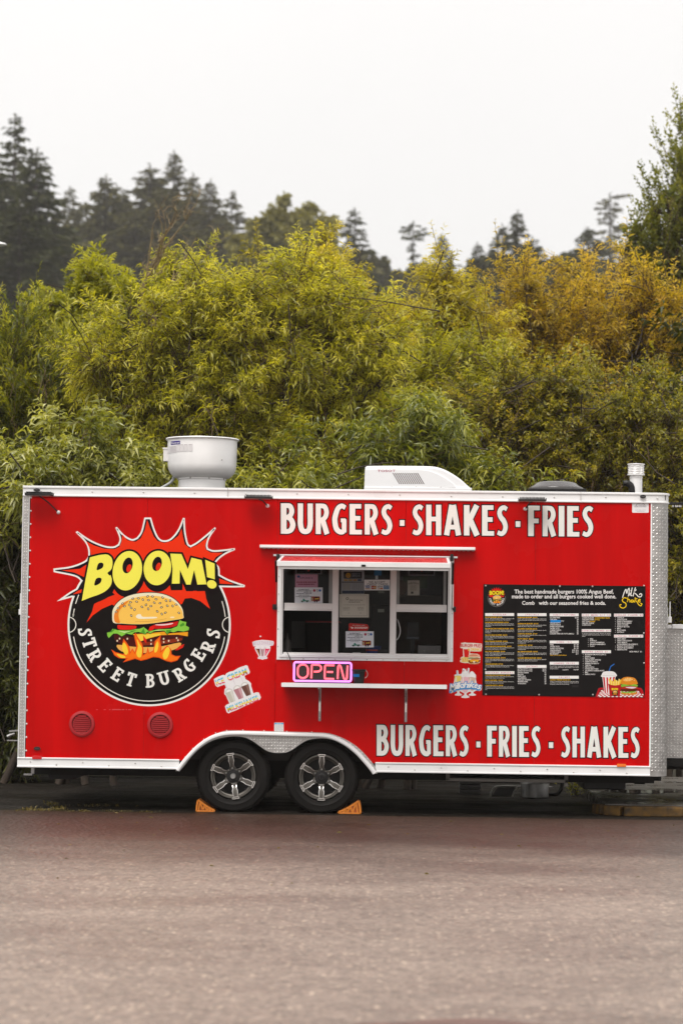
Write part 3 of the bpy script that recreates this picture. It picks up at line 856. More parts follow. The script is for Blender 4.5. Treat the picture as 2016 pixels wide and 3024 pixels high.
# upvc mullions and sashes
m = MB()
for xa, xb in ((505, 558), (983, 1036)):
    X0, X1 = A3(xa, 500)[0], A3(xb, 500)[0]
    m = MB(); m.box(X0, .006, iz0, X1, .05, iz1); m.box(X0 + .0055, .001, iz0, X1 - .0055, .0055, iz1)
    m.build('mullion', MT['upvc'], sw, bevel=.002)
pane = {}
for xa, xb, ya, yb in ((106, 512, 508, 560), (1034, 1452, 520, 572)):
    X0, Z1 = A3(xa, ya); X1, Z0 = A3(xb, yb)
    MB().box(X0, .010, Z0, X1, .048, Z1).box(X0 + .0, .003, Z0 - .014, X1, .03, Z0 - .001).box(X0, .0045, Z1 - .006, X1, .012, Z1 + .003).build('sash_rail', MT['upvc'], sw, bevel=.002)
m = MB(); Z = A3(0, 916)[1]
m.box(ix0, .0, iz0, ix1, .06, Z + .004).build('sill', MT['upvc'], sw, bevel=.002)
m = MB()
for xa, xb in ((482, 512), (1040, 1066), (1430, 1452)):
    X0, X1 = A3(xa, 0)[0], A3(xb, 0)[0]
    MB().box(X0, .052, A3(0, 508)[1], X1, .07, iz1).build('screen_frame', MT['screen'], sw)
for xa, xb, ya, yb in ((108, 508, 120, 508), (558, 983, 120, 912), (1036, 1452, 120, 520)):
    X0, Z1 = A3(xa, ya); X1, Z0 = A3(xb, yb)
    MB().add([(X0, .028, Z0), (X1, .028, Z0), (X1, .028, min(Z1, iz1)), (X0, .028, min(Z1, iz1))], [(0, 1, 2, 3)]).build('pane', MT['glass'], sw)

# notices behind the glass
def truck_art(a, x, y, k, l):                              # small teal pick-up and red trailer
    a.poly([(x, y - 3 * k), (x + 3 * k, y - 6 * k), (x + 9 * k, y - 6 * k), (x + 9 * k, y - 13 * k), (x + 16 * k, y - 13 * k), (x + 18 * k, y - 7 * k), (x + 34 * k, y - 7 * k), (x + 34 * k, y - 2 * k), (x, y - 2 * k)], '2F8A78', l)
    for wx in (7, 27): a.ell(x + wx * k, y - 1.5 * k, 3.2 * k, 3.2 * k, '3A3A20', l + 1, n=12)
    a.rect(x + 34 * k, y - 4 * k, x + 44 * k, y - 3 * k, '333333', l)
    a.rrect(x + 43 * k, y - 23 * k, x + 80 * k, y - 3 * k, 4 * k, '9A3028', l)
    a.rect(x + 46 * k, y - 18 * k, x + 51 * k, y - 4 * k, 'C9B98F', l + 1)
    a.ell(x + 66 * k, y - 13 * k, 11 * k, 8 * k, '2A1512', l + 1, n=18); a.poly([(x + 57 * k, y - 15 * k), (x + 76 * k, y - 17 * k), (x + 75 * k, y - 11 * k), (x + 58 * k, y - 10 * k)], 'D9A13A', l + 2)
    for wx in (58, 67): a.ell(x + wx * k, y - 1.5 * k, 3.2 * k, 3.2 * k, '1A1A1A', l + 1, n=12)
def squig(a, x0, x1, y, h, c, l, seed=0):                  # illegible small print
    r_ = random.Random(seed); x = x0
    while x < x1 - 3:
        w = r_.uniform(4, 16); a.rect(x, y, min(x + w, x1), y + h, c, l); x += w + 3
YN = .036
def events_poster(x0, y0, x1, y1):
    a = Art(800, 1600, 2.8, YN)
    a.rect(x0, y0, x1, y1, 'F1F3FA', 0)
    cx_ = x0 + (x1 - x0) * .33
    a.text('BOOM EVENTS', cx_, y0 + 22, 9, '3A3F55', 1, align='C', bold=.02)
    a.text('CONTACT NO.', x0 + 16, y0 + 33, 9, '3A3F55', 1, bold=.02); squig(a, x0 + 92, x0 + 140, y0 + 26, 5, '3A3F55', 1, 1); squig(a, x0 + 76, x0 + 140, y0 + 37, 5, '3A3F55', 1, 2)
    squig(a, x0 + 14, x0 + 140, y0 + 48, 5, '3A3F55', 1, 3)
    a.text('OUR LOCATION', cx_, y0 + 68, 8, '3A3F55', 1, align='C', bold=.02); squig(a, x0 + 12, x0 + 140, y0 + 73, 5, '3A3F55', 1, 4); squig(a, x0 + 40, x0 + 110, y0 + 84, 3, '777C8E', 1, 5)
    a.ell(x0 + 163, y0 + 25, 11, 11, 'B94A62', 1, n=18); a.ell(x0 + 210, y0 + 25, 10, 10, '3C6FC0', 1, n=18)
    a.text('Help', x0 + 190, y0 + 24, 9, '33384A', 1, align='C'); a.text('Us', x0 + 190, y0 + 36, 9, '33384A', 1, align='C')
    truck_art(a, x0 + 50, y1 - 10, 2.0, 1)
    return a
events_poster(195, 378, 427, 508).build('notice', sw)['label'] = 'white notice with teal truck in left upper pane'
events_poster(617, 741, 849, 874).build('notice', sw)['label'] = 'white notice with teal truck in centre pane'
def led_sign(x0, x1, yb, txt):
    a = Art(800, 1600, 2.8, YN)
    a.rect(x0, 140, x1, yb, '6A6A6C', 0); a.rect(x0 + 12, 150, x1 - 12, yb - 10, '0B0706', 1)
    a.text(txt, (x0 + x1) / 2, 214, 26, 'F0A048', 2, align='C', w=170, bold=.02)
    c = (x0 + x1) / 2
    a.poly([(c - 4, 222), (c + 4, 222), (c + 4, 236), (c + 10, 236), (c, 248), (c - 10, 236), (c - 4, 236)], 'B0302A', 2)
    for k in range(12): a.ell(x0 + 18 + k * (x1 - x0 - 36) / 11, yb - 5, 2.5, 2.5, ('7A3A2A', '35508A')[k % 2], 2, n=8)
    a.build('order_sign', sw)
led_sign(201, 421, 270, 'PICK-UP HERE'); led_sign(1134, 1355, 281, 'ORDER HERE')
a = Art(800, 1600, 2.8, YN + .002); a.rect(200, 270, 387, 378, 'C890AA', 0)
a.text('CUPCAKES &', 290, 306, 14, '4A4466', 1, align='C', w=112); squig(a, 212, 375, 330, 9, '8A2F4C', 1, 9); squig(a, 225, 360, 347, 9, '8A2F4C', 1, 10)
a.ell(228, 288, 13, 10, '3F5A8A', 1, n=12); a.build('flyer', sw)
a = Art(800, 1600, 2.8, YN); a.rect(580, 150, 770, 430, '9C9EA2', 0)
a.text('Food Safety Inspection', 588, 230, 13, '1B2A52', 1, w=150, bold=.02)
a.rrect(600, 248, 752, 306, 6, '202327', 1); a.ell(638, 278, 21, 21, 'B98A1C', 2, n=24); a.ell(631, 273, 2.5, 3, '201505', 3, n=8); a.ell(646, 273, 2.5, 3, '201505', 3, n=8)
a.line([(629, 290), (638, 284), (648, 290)], 2.5, '201505', 3)
a.text('NEEDS TO', 738, 271, 11, '8A8F96', 2, align='R', w=70, bold=.02); a.text('IMPROVE', 736, 288, 11, '8A8F96', 2, align='R', w=66, bold=.02)
for k, c in enumerate(('A8843A', '9A7A40', 'A07038', '24324F')): a.rect(602 + k * 38, 309, 634 + k * 38, 325, c, 1)
a.rect(584, 330, 768, 338, '33373C', 1); a.rect(588, 342, 660, 398, '8A939C', 1)
for k in range(6): squig(a, 594, 655, 346 + k * 9, 3, 'A98F5A', 2, 20 + k); squig(a, 668, 764, 346 + k * 9, 3, '3B3F45', 1, 30 + k)
a.rect(586, 404, 768, 427, '1E2C47', 1); a.build('inspection_notice', sw)
a = Art(800, 1600, 2.8, YN - .002); a.rect(767, 311, 985, 405, '2B2430', 0); a.rect(770, 314, 982, 402, 'FFFFFF', 1)
a.text('WE ACCEPT', 875, 342, 17, '2C2A33', 2, align='C', w=135, bold=.008); a.text('CREDIT CARDS', 879, 360, 16, '2C2A33', 2, align='C', w=172, bold=.008)
a.rect(777, 362, 820, 393, 'D8D8E0', 2); a.rect(777, 362, 820, 369, '2C4F96', 3); a.rect(777, 387, 820, 393, 'C58A2E', 3); a.text('VISA', 798, 383, 11, '23408C', 3, align='C', w=34, bold=.03, shear=.2)
a.rect(826, 362, 872, 393, 'C9CBD2', 2); a.ell(842, 378, 15, 15, 'B7302A', 3, n=20); a.ell(858, 378, 14, 14, 'D08A2A', 4, n=20); a.text('MasterCard', 849, 381, 6, 'F0EDE8', 5, align='C', w=40, bold=.02)
a.rect(878, 362, 924, 393, 'E6E3E4', 2); a.text('DISCOVER', 901, 377, 8, '2A2A2E', 3, align='C', w=42, bold=.02); a.poly([(880, 392), (924, 380), (924, 393), (880, 393)], 'D06A22', 3)
a.rect(929, 362, 976, 393, '4E83B4', 2); a.text('AMERICAN', 952, 375, 6, 'DCE4EC', 3, align='C', w=40); a.text('EXPRESS', 952, 386, 6, 'DCE4EC', 3, align='C', w=36)
a.build('card_notice', sw)
a = Art(800, 1600, 2.8, YN - .001); a.rect(852, 205, 913, 280, '2F6C9C', 0); a.rect(862, 280, 884, 312, 'B8C4CC', 0); a.build('card_sticker', sw)
a = Art(800, 1600, 2.8, YN); a.rect(565, 434, 809, 626, 'D2CCC0', 0); frame_c = '6C675F'
for q_ in ((580, 446, 796, 448), (580, 612, 796, 614), (580, 446, 582, 614), (794, 446, 796, 614)): a.rect(*q_, frame_c, 1)
a.ell(630, 470, 12, 12, '6C675F', 1, n=16); a.ell(630, 470, 7, 7, 'D2CCC0', 2, n=12)
a.text('Mobile Food Unit Cook', 648, 487, 11, '4A463F', 1, w=108, shear=.25); a.text('Operational Permit', 638, 503, 11, '4A463F', 1, w=96, shear=.25)
squig(a, 594, 780, 521, 3, '6C675F', 1, 41)
for k in range(3): squig(a, 594, 650, 541 + k * 11, 3, '5A564F', 1, 43 + k); squig(a, 715, 765, 541 + k * 11, 3, '5A564F', 1, 53 + k)
squig(a, 636, 650, 588, 4, '6C675F', 1, 60); squig(a, 735, 750, 588, 4, '6C675F', 1, 61)
a.build('permit', sw)
a = Art(800, 1600, 2.8, YN - .001); a.poly([(650, 673), (796, 683), (810, 708), (796, 738), (640, 734), (644, 704), (640, 688)], 'C8302A', 0)
a.text('We deliver with', 723, 697, 10, 'D8B6B0', 1, align='C', w=104, bold=.01); a.text('DOORDASH', 690, 718, 13, 'FFF2EE', 1, w=108, bold=.03)
a.poly([(653, 705), (672, 705), (681, 712), (674, 719), (662, 719), (667, 714), (662, 710)], 'FFF2EE', 1); a.build('delivery_sticker', sw)
a = Art(800, 1600, 2.8, YN); a.rect(1128, 320, 1227, 443, 'AAA59A', 0); a.text('BARN DANCE', 1178, 352, 10, '2A2722', 1, align='C', w=86, bold=.02); squig(a, 1150, 1205, 332, 5, '2A2722', 1, 70)
for k in range(5): squig(a, 1150, 1206, 362 + k * 9, 3, '3A362F', 1, 71 + k)
a.rect(1156, 412, 1176, 430, '2A2722', 1)
a.build('flyer', sw)['label'] = 'grey dance flyer in right upper pane'
a = Art(800, 1600, 2.8, .055); a.rect(1092, 285, 1290, 384, '26301A', 0); a.sp([(1045, 330), (1075, 318), (1118, 345), (1122, 400), (1100, 440), (1060, 430)], '3A2A1C', 1); a.build('dim_poster', sw)
for q_ in ((882, 556, 935, 583), (886, 406, 935, 425)):
    a = Art(800, 1600, 2.8, .05); a.rect(*q_, '6E7268', 0); a.build('small_label', sw)

# hatch flap over the window, its struts and drip rails
hz_ = A3(780, 132)[1]; L = .86
hb0 = Vector((0, -.016, hz_)); fxa, fxb = A3(97, 0)[0], A3(1466, 0)[0]
slope = R(5.3)
fl_ = MB()
def flp(x, d, h): return (x, -.016 - d * math.cos(slope) - h * math.sin(slope), hz_ - d * math.sin(slope) + h * math.cos(slope))
def fbox(m, xa, xb, d0, d1, h0, h1, mi=0):
    m.add([flp(xa, d0, h0), flp(xb, d0, h0), flp(xb, d1, h0), flp(xa, d1, h0), flp(xa, d0, h1), flp(xb, d0, h1), flp(xb, d1, h1), flp(xa, d1, h1)],
          [(0, 1, 2, 3), (7, 6, 5, 4), (0, 4, 5, 1), (1, 5, 6, 2), (2, 6, 7, 3), (3, 7, 4, 0)], mi)
fbox(fl_, fxa + .02, fxb - .02, .01, L - .012, -.018, .006)
flap = fl_.build('hatch', MT['wet_red'], TR)
m = MB()
fbox(m, fxa - .005, fxb + .005, L - .012, L + .004, -.034, .011); fbox(m, fxa - .005, fxa + .02, .0, L - .012, -.03, .011); fbox(m, fxb - .02, fxb + .005, 0, L - .012, -.03, .011)
fbox(m, fxa + .01, fxb - .01, L - .03, L - .0125, -.06, -.035)
m.build('hatch_edge', MT['white_alu'], flap, bevel=.002)
m = MB(); lc = A3(780, 0)[0]; fbox(m, lc - .018, lc + .018, L + .0045, L + .014, -.03, -.012); m.build('latch', MT['black'], flap)
m = MB(); q = A3(22, 97); q2 = A3(1540, 137)
m.box(q[0], -.034, q2[1], q2[0], -.001, q[1] - .008); m.box(q[0] + .05, -.05, q2[1] + .006, q2[0] - .05, -.0345, q[1] - .016)
hs_ = m.build('hinge_strip', MT['white_alu'], TR, bevel=.003)
for xx in (62, 1494):
    X, Z = A3(xx, 118); MB().box(X - .016, -.07, Z - .05, X + .014, -.0505, Z + .016).build('hinge', MT['black'], hs_, bevel=.003)
for xs, sgn in ((58, -1), (1500, 1)):
    X = A3(xs, 0)[0]; zt_ = hz_ - .06; zb_ = A3(0, 540)[1]
    m = MB(); top = Vector((X, -.32, hz_ - .05)); bot = Vector((X, -.03, zb_)); mid = top.lerp(bot, .45)
    m.tube([top, mid], .011, 8, 0); m.tube([mid, bot], .0045, 6, 1)
    m.build('gas_strut', [MT['black'], MT['steel']], sw, smooth=40)
    X2 = A3(40 if sgn < 0 else 1513, 0)[0]
    m = MB(); m.box(X2 - .022, -.012, zb_ - .024, X2 + .022, -.0005, zb_ + .026); m.box(X2 - .008, -.035, zb_ - .012, X2 + .012, -.0125, zb_ + .014)
    m.build('strut_bracket', MT['black'], sw, bevel=.002)
q, q2 = W(768, 1616), W(1402, 1632)
m = MB(); m.box(q[0], -.07, q2[1] + .018, q2[0], -.0, q2[1] + .032); m.box(q[0], -.075, q2[1] + .022, q2[0], -.0705, q2[1] + .046)
dr = m.build('drip_rail', MT['white_alu'], TR, bevel=.002)
m = MB()
for k in range(46):
    x = q[0] + .03 + k * (q2[0] - q[0] - .06) / 45
    m.box(x, -.06, q2[1] + .011, x + .022, -.03, q2[1] + .0175)
m.build('light_strip', simple('unlit_led', (.35, .30, .28), .3), dr)['kind'] = 'stuff'

# counter shelf with two folding brackets
q, q2 = W(836, 2012), W(1317, 2024)
SH_T = q[1]; SH_T = W(1076, 2018.5)[1]
m = MB(); m.box(q[0], -.30, SH_T - .036, q2[0], -.001, SH_T)
shelf = m.build('counter_shelf', MT['alu'], TR, bevel=.004)
MB().box(q[0] - .0015, -.306, SH_T - .037, q2[0] + .0015, -.3005, SH_T + .001).build('edge_strip', MT['white_alu'], shelf, bevel=.002)
for px, zlow in ((943.5, 2130), (1197.5, 2133)):
    X, Z = W(px, zlow)
    br = MB().box(X - .011, -.016, Z, X + .011, -.001, SH_T - .037).build('bracket', MT['steel'], TR, bevel=.002)
    MB().bar((X, -.24, SH_T - .045), (X, -.012, SH_T - .16), .014, .008).box(X - .009, -.28, SH_T - .052, X + .009, -.016, SH_T - .037).build('bracket_arm', MT['steel'], br)
    MB().box(X - .008, -.0215, Z + .09, X + .008, -.0165, Z + .17).build('bracket_slide', MT['bright'], br)
    rivets('rivet', [(X, -.0165, Z + .03), (X, -.0165, Z + .2)], br, .006)

# round vents low on the wall
for px, py in ((242, 2138), (473, 2141)):
    X, Z = W(px, py); r0 = M(38)
    v = MB().lathe([(r0, 0), (r0, -.012), (r0 * .96, -.018), (r0 * .80, -.022), (r0 * .76, -.018), (r0 * .73, -.006), (r0 * .73, .0)], (X, -.0005, Z), 'y', 44).build('vent', MT['redvent'], TR, smooth=35)
    MB().lathe([(r0 * .73, -.001), (.0005, -.001)], (X, -.0005, Z), 'y', 44).build('vent_back', MT['black'], v)
    for k in range(9):
        h = (k - 4) * r0 * .155; hw = math.sqrt(max(0, (r0 * .72) ** 2 - h * h)) - .003
        MB().add([(X - hw, -.006, Z + h + .006), (X + hw, -.006, Z + h + .006), (X + hw, -.020, Z + h - .006), (X - hw, -.020, Z + h - .006),
                  (X - hw, -.004, Z + h + .003), (X + hw, -.004, Z + h + .003), (X + hw, -.018, Z + h - .009), (X - hw, -.018, Z + h - .009)],
                 [(0, 3, 2, 1), (4, 5, 6, 7), (3, 7, 6, 2), (0, 1, 5, 4)]).build('slat', MT['redvent'], v)
# marker lamps, reflectors
for px, py, w, h, mt, dy in ((110, 1447.5, 20, 8, 'black', -.019), (1897, 1467, 18, 9, 'black', -.019), (110, 2211, 20, 10, 'black', -.001)):
    X, Z = W(px, py); a_, b_ = M(w) / 2, M(h) / 2
    ml = MB().prism([(X + a_ * math.cos(t_), Z + b_ * math.sin(t_) * 1.1) for t_ in np.linspace(0, 2 * math.pi, 21)[:-1]], dy - .014, dy).build('marker_lamp', MT[mt], TR, bevel=.003)
    MB().box(X - a_ * .55, dy - .017, Z - b_ * .3, X + a_ * .55, dy - .0145, Z + b_ * .45).build('lens', MT['smoke'], ml)
X, Z = W(110, 2238); MB().box(X - .044, -.020, Z - .014, X + .044, -.0005, Z + .017).build('reflector', MT['redlens'], TR, bevel=.003)
X, Z = W(1834, 2261); MB().box(X - .042, -.026, Z - .013, X + .040, -.018, Z + .015).build('reflector', MT['amber'], TR, bevel=.003)
# LED floodlights on arms under the roof rail
for px0, px1, py, bx, by in ((83, 161, 1463, 173, 1513), (727, 805, 1472, 790, 1494), (1530, 1608, 1479, 1550, 1503)):
    xa, z = W(px0, py); xb = W(px1, py)[0]; B = P(bx, by)
    tilt = .02
    fl0 = MB().box(xa, -.19, z - .010, xb, -.05, z + .006)
    fl0 = fl0.build('floodlight', MT['black'], TR, bevel=.002)
    m = MB()
    for k in range(18):
        x = xa + .01 + k * (xb - xa - .025) / 17; m.box(x, -.185, z + .0065, x + .004, -.055, z + .026)
    m.box(xa - .006, -.17, z - .006, xa - .001, -.07, z + .018); m.box(xb + .001, -.17, z - .006, xb + .006, -.07, z + .018)
    m.build('cooling_fin', MT['black'], fl0)['kind'] = 'stuff'
    MB().box(xa + .01, -.18, z - .0125, xb - .01, -.06, z - .0105).build('lens', simple('flood_lens', (.5, .48, .45), .2), fl0)
    mid = Vector(((xa + xb) / 2, -.11, z - .012)); q = Vector((B.x, -.02, B.z))
    MB().tube([mid, mid.lerp(q, .45) + Vector((0, -.02, .012)), q], .0065, 7).build('arm', MT['black'], fl0, smooth=60)
    MB().lathe([(.0005, -.036), (.010, -.032), (.0165, -.02), (.018, -.010), (.0165, -.0005)], (B.x, 0, B.z), 'y', 16).build('arm_base', MT['white_alu'], fl0, smooth=60)
# small wiring stubs
X, Z = W(769, 1880); rivets('cable_stub', [(X, -.0005, Z)], TR, .008, 'white_alu')

# ------------------------------------------------------------------ roof equipment
# upblast exhaust fan
A8 = lambda x, y, yy: W(440 + x / 4.9, 1260 + y / 4.9, yy)
YF = 1.0
cx_ = (A8(248, 0, YF)[0] + A8(1306, 0, YF)[0]) / 2
zz = lambda y: A8(777, y, YF)[1]
s8 = (YF - CAM_Y) / F_PX / 4.9
fan = part_empty('exhaust_fan', TR, (cx_, YF, zz(880)))
Rr = 529 * s8
prof = [(505 * s8, zz(205) - .004), (Rr, zz(200)), (Rr + .004, zz(190)), (Rr, zz(178)), (515 * s8, zz(178)), (506 * s8, zz(215)), (506 * s8, zz(215) - .0001), (502 * s8, zz(400)), (498 * s8, zz(560)), (488 * s8, zz(620)), (462 * s8, zz(680)), (425 * s8, zz(722)), (385 * s8, zz(748)), (340 * s8, zz(752))]
bowl = MB().lathe([(r, z) for r, z in prof], (cx_, YF, 0), 'z', 64)
bowl.lathe([(505 * s8, zz(205) - .004), (480 * s8, zz(420)), (.05, zz(430))], (cx_, YF, 0), 'z', 32)
bw = bowl.build('fan_bowl', MT['fan'], fan, smooth=50)
MB().lathe([(352 * s8, zz(728)), (356 * s8, zz(735)), (356 * s8, zz(772)), (350 * s8, zz(778)), (342 * s8, zz(782)), (340 * s8, zz(895)), (340 * s8, 2.94)], (cx_, YF, 0), 'z', 48).build('fan_neck', MT['fan'], fan, smooth=40)
m = MB()
for k in range(8):
    a = R(45 * k + 68); m.lathe([(.009, 0), (.007, -.006), (.0005, -.008)], (cx_ + 358 * s8 * math.cos(a), YF - 358 * s8 * math.sin(a), zz(760)), 'y', 8)
m.build('rivet', MT['alu'], fan)['kind'] = 'stuff'
m = MB(); q = A8(215, 315, YF); q2 = A8(276, 505, YF); m.box(q[0], YF - .05, q2[1], q2[0] + .02, YF + .05, q[1]); m.box(q[0] - .006, YF - .055, q[1] - .012, q2[0] + .02, YF + .055, q[1] + .004)
m.build('junction_box', MT['upvc'], fan, bevel=.004)
# labels wrapped on the bowl
def bowl_pt(x, y, h):
    X = (x - 777) * s8; r = 503.5 * s8 + h; X = max(-r * .98, min(r * .98, X))
    return (cx_ + X, YF - math.sqrt(r * r - X * X), zz(y))
def bowl_quad(m, x0, y0, x1, y1, h, mi, n=6):
    for k in range(n):
        xa, xb = x0 + (x1 - x0) * k / n, x0 + (x1 - x0) * (k + 1) / n
        m.add([bowl_pt(xa, y1, h), bowl_pt(xb, y1, h), bowl_pt(xb, y0, h), bowl_pt(xa, y0, h)], [(0, 1, 2, 3)], mi)
m = MB(); bowl_quad(m, 342, 240, 488, 290, .003, 0)
vs_, fs = text_geo('econ-air', .02); xw = max(v[0] for v in vs_); kx = 108 / xw; ky = 27 / CAP
m.add([bowl_pt(374 + v[0] * kx, 279 - v[1] * ky, .0045) for v in vs_], fs, 1)
for sx in (350, 362):
    for sy in (252, 266): bowl_quad(m, sx, sy, sx + 8, sy + 10, .0045, 1, 1)
bowl_quad(m, 280, 305, 432, 405, .0025, 2)
for k, x in enumerate((434, 488, 547, 616)): bowl_quad(m, x + 2, 290, x + 52 + 3 * k, 395, .0025, 2)
for k in range(7): bowl_quad(m, 332, 315 + k * 12, 425, 318 + k * 12, .0035, 3, 3)
for k, x in enumerate((434, 488, 547, 616)): bowl_quad(m, x + 8, 297, x + 46, 300, .0035, 3, 2)
m.build('maker_label', [vinyl('3B2A8C'), vinyl('EDEBF0'), vinyl('E3DFDF'), vinyl('B9B2B6')], fan)
pts = [A8(365, 725, YF), A8(345, 775, YF), A8(300, 820, YF), A8(235, 860, YF), A8(180, 890, YF)]
MB().tube([(p[0], YF - .02, p[1]) for p in spline(pts, 4)], .013, 8).build('conduit', simple('grey_conduit', (.33, .34, .34), .5), fan, smooth=60)
X = A8(1094, 503, YF)
MB().lathe([(.008, 0), (.0005, -.006)], bowl_pt(1094, 503, .001), 'y', 8).build('fan_bolt', MT['alu'], fan)

# roof air conditioner
A7 = lambda x, y, yy: W(1040 + x / 2.3758, 1340 + y / 2.3758, yy)
YA0, YA1 = .75, 1.75
sh = spline([(82, 262), (82, 245), (84, 170), (88, 100), (96, 86), (120, 81), (250, 80), (400, 81), (520, 83), (580, 87), (640, 104), (700, 135), (760, 176), (800, 212), (830, 240), (836, 262)], 3)
prof = [A7(x, y, YA0) for x, y in sh]
def mini(pr, k):                                            # the shroud narrows towards its sides
    zb = min(p[1] for p in pr); cxm = sum(p[0] for p in pr) / len(pr)
    return [(cxm + (p[0] - cxm) * (1 - .02 * k), zb + (p[1] - zb) * (1 - .10 * k)) for p in pr]
m = MB(); rows = [(0.0, .0), (.03, -.0), (.12, -.0), (.5, -.03), (.88, .0), (.97, .2), (1, .6)]
rows = [(0, .95), (.012, .35), (.05, .08), (.16, 0), (.5, -.1), (.84, 0), (.95, .08), (.988, .35), (1, .95)]
prs = [(YA0 + (YA1 - YA0) * t, mini(prof, k)) for t, k in rows]
k = len(prof); vs_ = [(x, y, z) for y, pr in prs for x, z in pr]; fs = []
for i in range(len(prs) - 1):
    for j in range(k - 1): fs.append((i * k + j, (i + 1) * k + j, (i + 1) * k + j + 1, i * k + j + 1))
fs.append(tuple(range(k))); fs.append(tuple((len(prs) - 1) * k + j for j in range(k - 1, -1, -1)))
ac = m.add(vs_, fs).build('air_conditioner', MT['acwhite'], TR, smooth=35)
# flat side cheek carrying grille, screws, name
ck = spline([(86, 236), (88, 160), (92, 118), (110, 110), (300, 110), (470, 112), (560, 128), (640, 165), (700, 205), (730, 236)], 3)
MB().prism([A7(x, y, YA0) for x, y in ck], YA0 - .012, YA0 + .03).build('side_cheek', MT['acwhite'], ac, bevel=.006)
m = MB()
for k in range(13):
    x0 = 282 + k * 14.2; pts = [A7(x0, 135, YA0), A7(x0 + 7, 135, YA0), A7(x0 + 53, 213, YA0), A7(x0 + 46, 213, YA0)]
    m.prism(pts, YA0 - .0135, YA0 - .0125, 0)
m.build('grille_slot', simple('grille_dark', (.13, .10, .10), .6), ac)['kind'] = 'stuff'
m = MB()
for x in (142, 277, 448, 620):
    q = A7(x, 239, YA0); m.lathe([(.007, 0), (.0005, -.004)], (q[0], YA0 - .0125, q[1] + .006), 'y', 8)
m.build('screw', MT['steel'], ac)['kind'] = 'stuff'
at_ = Art(1040, 1340, 2.3758, YA0 - .0128)
at_.text('TOSOT', 176, 127, 15, 'B8506A', 1, w=126, bold=.01)
at_.build('name_print', ac)
q = A7(82, 262, .72); q2 = A7(838, 246, .72)
MB().box(q[0], YA0 - .02, 2.946, q2[0], YA1 + .02, q2[1] + .01).build('base_tray', MT['acwhite'], ac, bevel=.005)
# smoked roof vent lid
YV = .8; q = P(1641, 1447, YV); rl = M(82, YV)
vl = MB().lathe([(rl, q.z - .008), (rl, q.z + .012), (rl * .97, q.z + .022), (rl * .85, q.z + .036), (rl * .74, q.z + .062), (rl * .62, q.z + .074), (rl * .3, q.z + .081), (.001, q.z + .083)], (q.x, YV, 0), 'z', 40)
vl = vl.build('roof_vent', MT['smoke'], TR, smooth=50)
MB().box(q.x - rl * 1.02, YV - rl, 2.944, q.x + rl * 1.02, YV + rl, q.z - .002).build('vent_base', MT['black'], vl, bevel=.004)
# chimney with louvred cap and black elbow
YC = .45; q = P(1877, 1452, YC); s1 = (YC - CAM_Y) / F_PX
ztop = P(1877, 1370, YC).z; zc0 = P(1877, 1403, YC).z
fl1 = MB().lathe([(18.5 * s1, 2.93), (18.5 * s1, zc0 - .03), (19.3 * s1, zc0 - .028), (19.3 * s1, zc0 - .022), (18.5 * s1, zc0 - .02), (18.5 * s1, zc0 + .01)], (q.x, YC, 0), 'z', 32).build('flue_pipe', MT['fan'], TR, smooth=40)
capm = MB(); capm.lathe([(19 * s1, zc0 - .004), (25.5 * s1, zc0 - .002), (25.5 * s1, zc0 + .008), (22 * s1, zc0 + .010), (22 * s1, ztop - .010), (25.8 * s1, ztop - .008), (25.8 * s1, ztop), (.001, ztop + .008)], (q.x, YC, 0), 'z', 32)
nl = 5
for k in range(nl):
    z0 = zc0 + .012 + (ztop - zc0 - .024) * k / nl; dz = (ztop - zc0 - .024) / nl
    for j in range(8):
        a0 = R(45 * j + 4 - 14); a1 = R(45 * j + 41 - 14); vs_ = []; n = 5
        for t in range(n + 1):
            a = a0 + (a1 - a0) * t / n; e = 1 if 0 < t < n else 0
            vs_ += [(q.x + 22.2 * s1 * math.cos(a), YC + 22.2 * s1 * math.sin(a), z0 + dz * .9), (q.x + (22.2 + 3 * e) * s1 * math.cos(a), YC + (22.2 + 3 * e) * s1 * math.sin(a), z0 + dz * .28), (q.x + 22.2 * s1 * math.cos(a), YC + 22.2 * s1 * math.sin(a), z0 + dz * .2)]
        fs = []
        for t in range(n):
            fs += [(3 * t, 3 * t + 1, 3 * t + 4, 3 * t + 3), (3 * t + 1, 3 * t + 2, 3 * t + 5, 3 * t + 4)]
        capm.add(vs_, fs)
capm.build('flue_cap', MT['fan'], fl1, smooth=30)
q = P(1863, 1450, .4); s1 = M(1, .4)
MB().tube(spline([(q.x + 2 * s1, .4, 2.93), (q.x + 2 * s1, .4, q.z + 6 * s1), (q.x - 3 * s1, .4, q.z + 18 * s1), (q.x - 14 * s1, .4, q.z + 23 * s1), (q.x - 24 * s1, .4, q.z + 22 * s1)], 4), [9.5 * s1] * 13 + [8 * s1] * 3 + [11 * s1], 12).build('vent_elbow', MT['black'], TR, smooth=50)

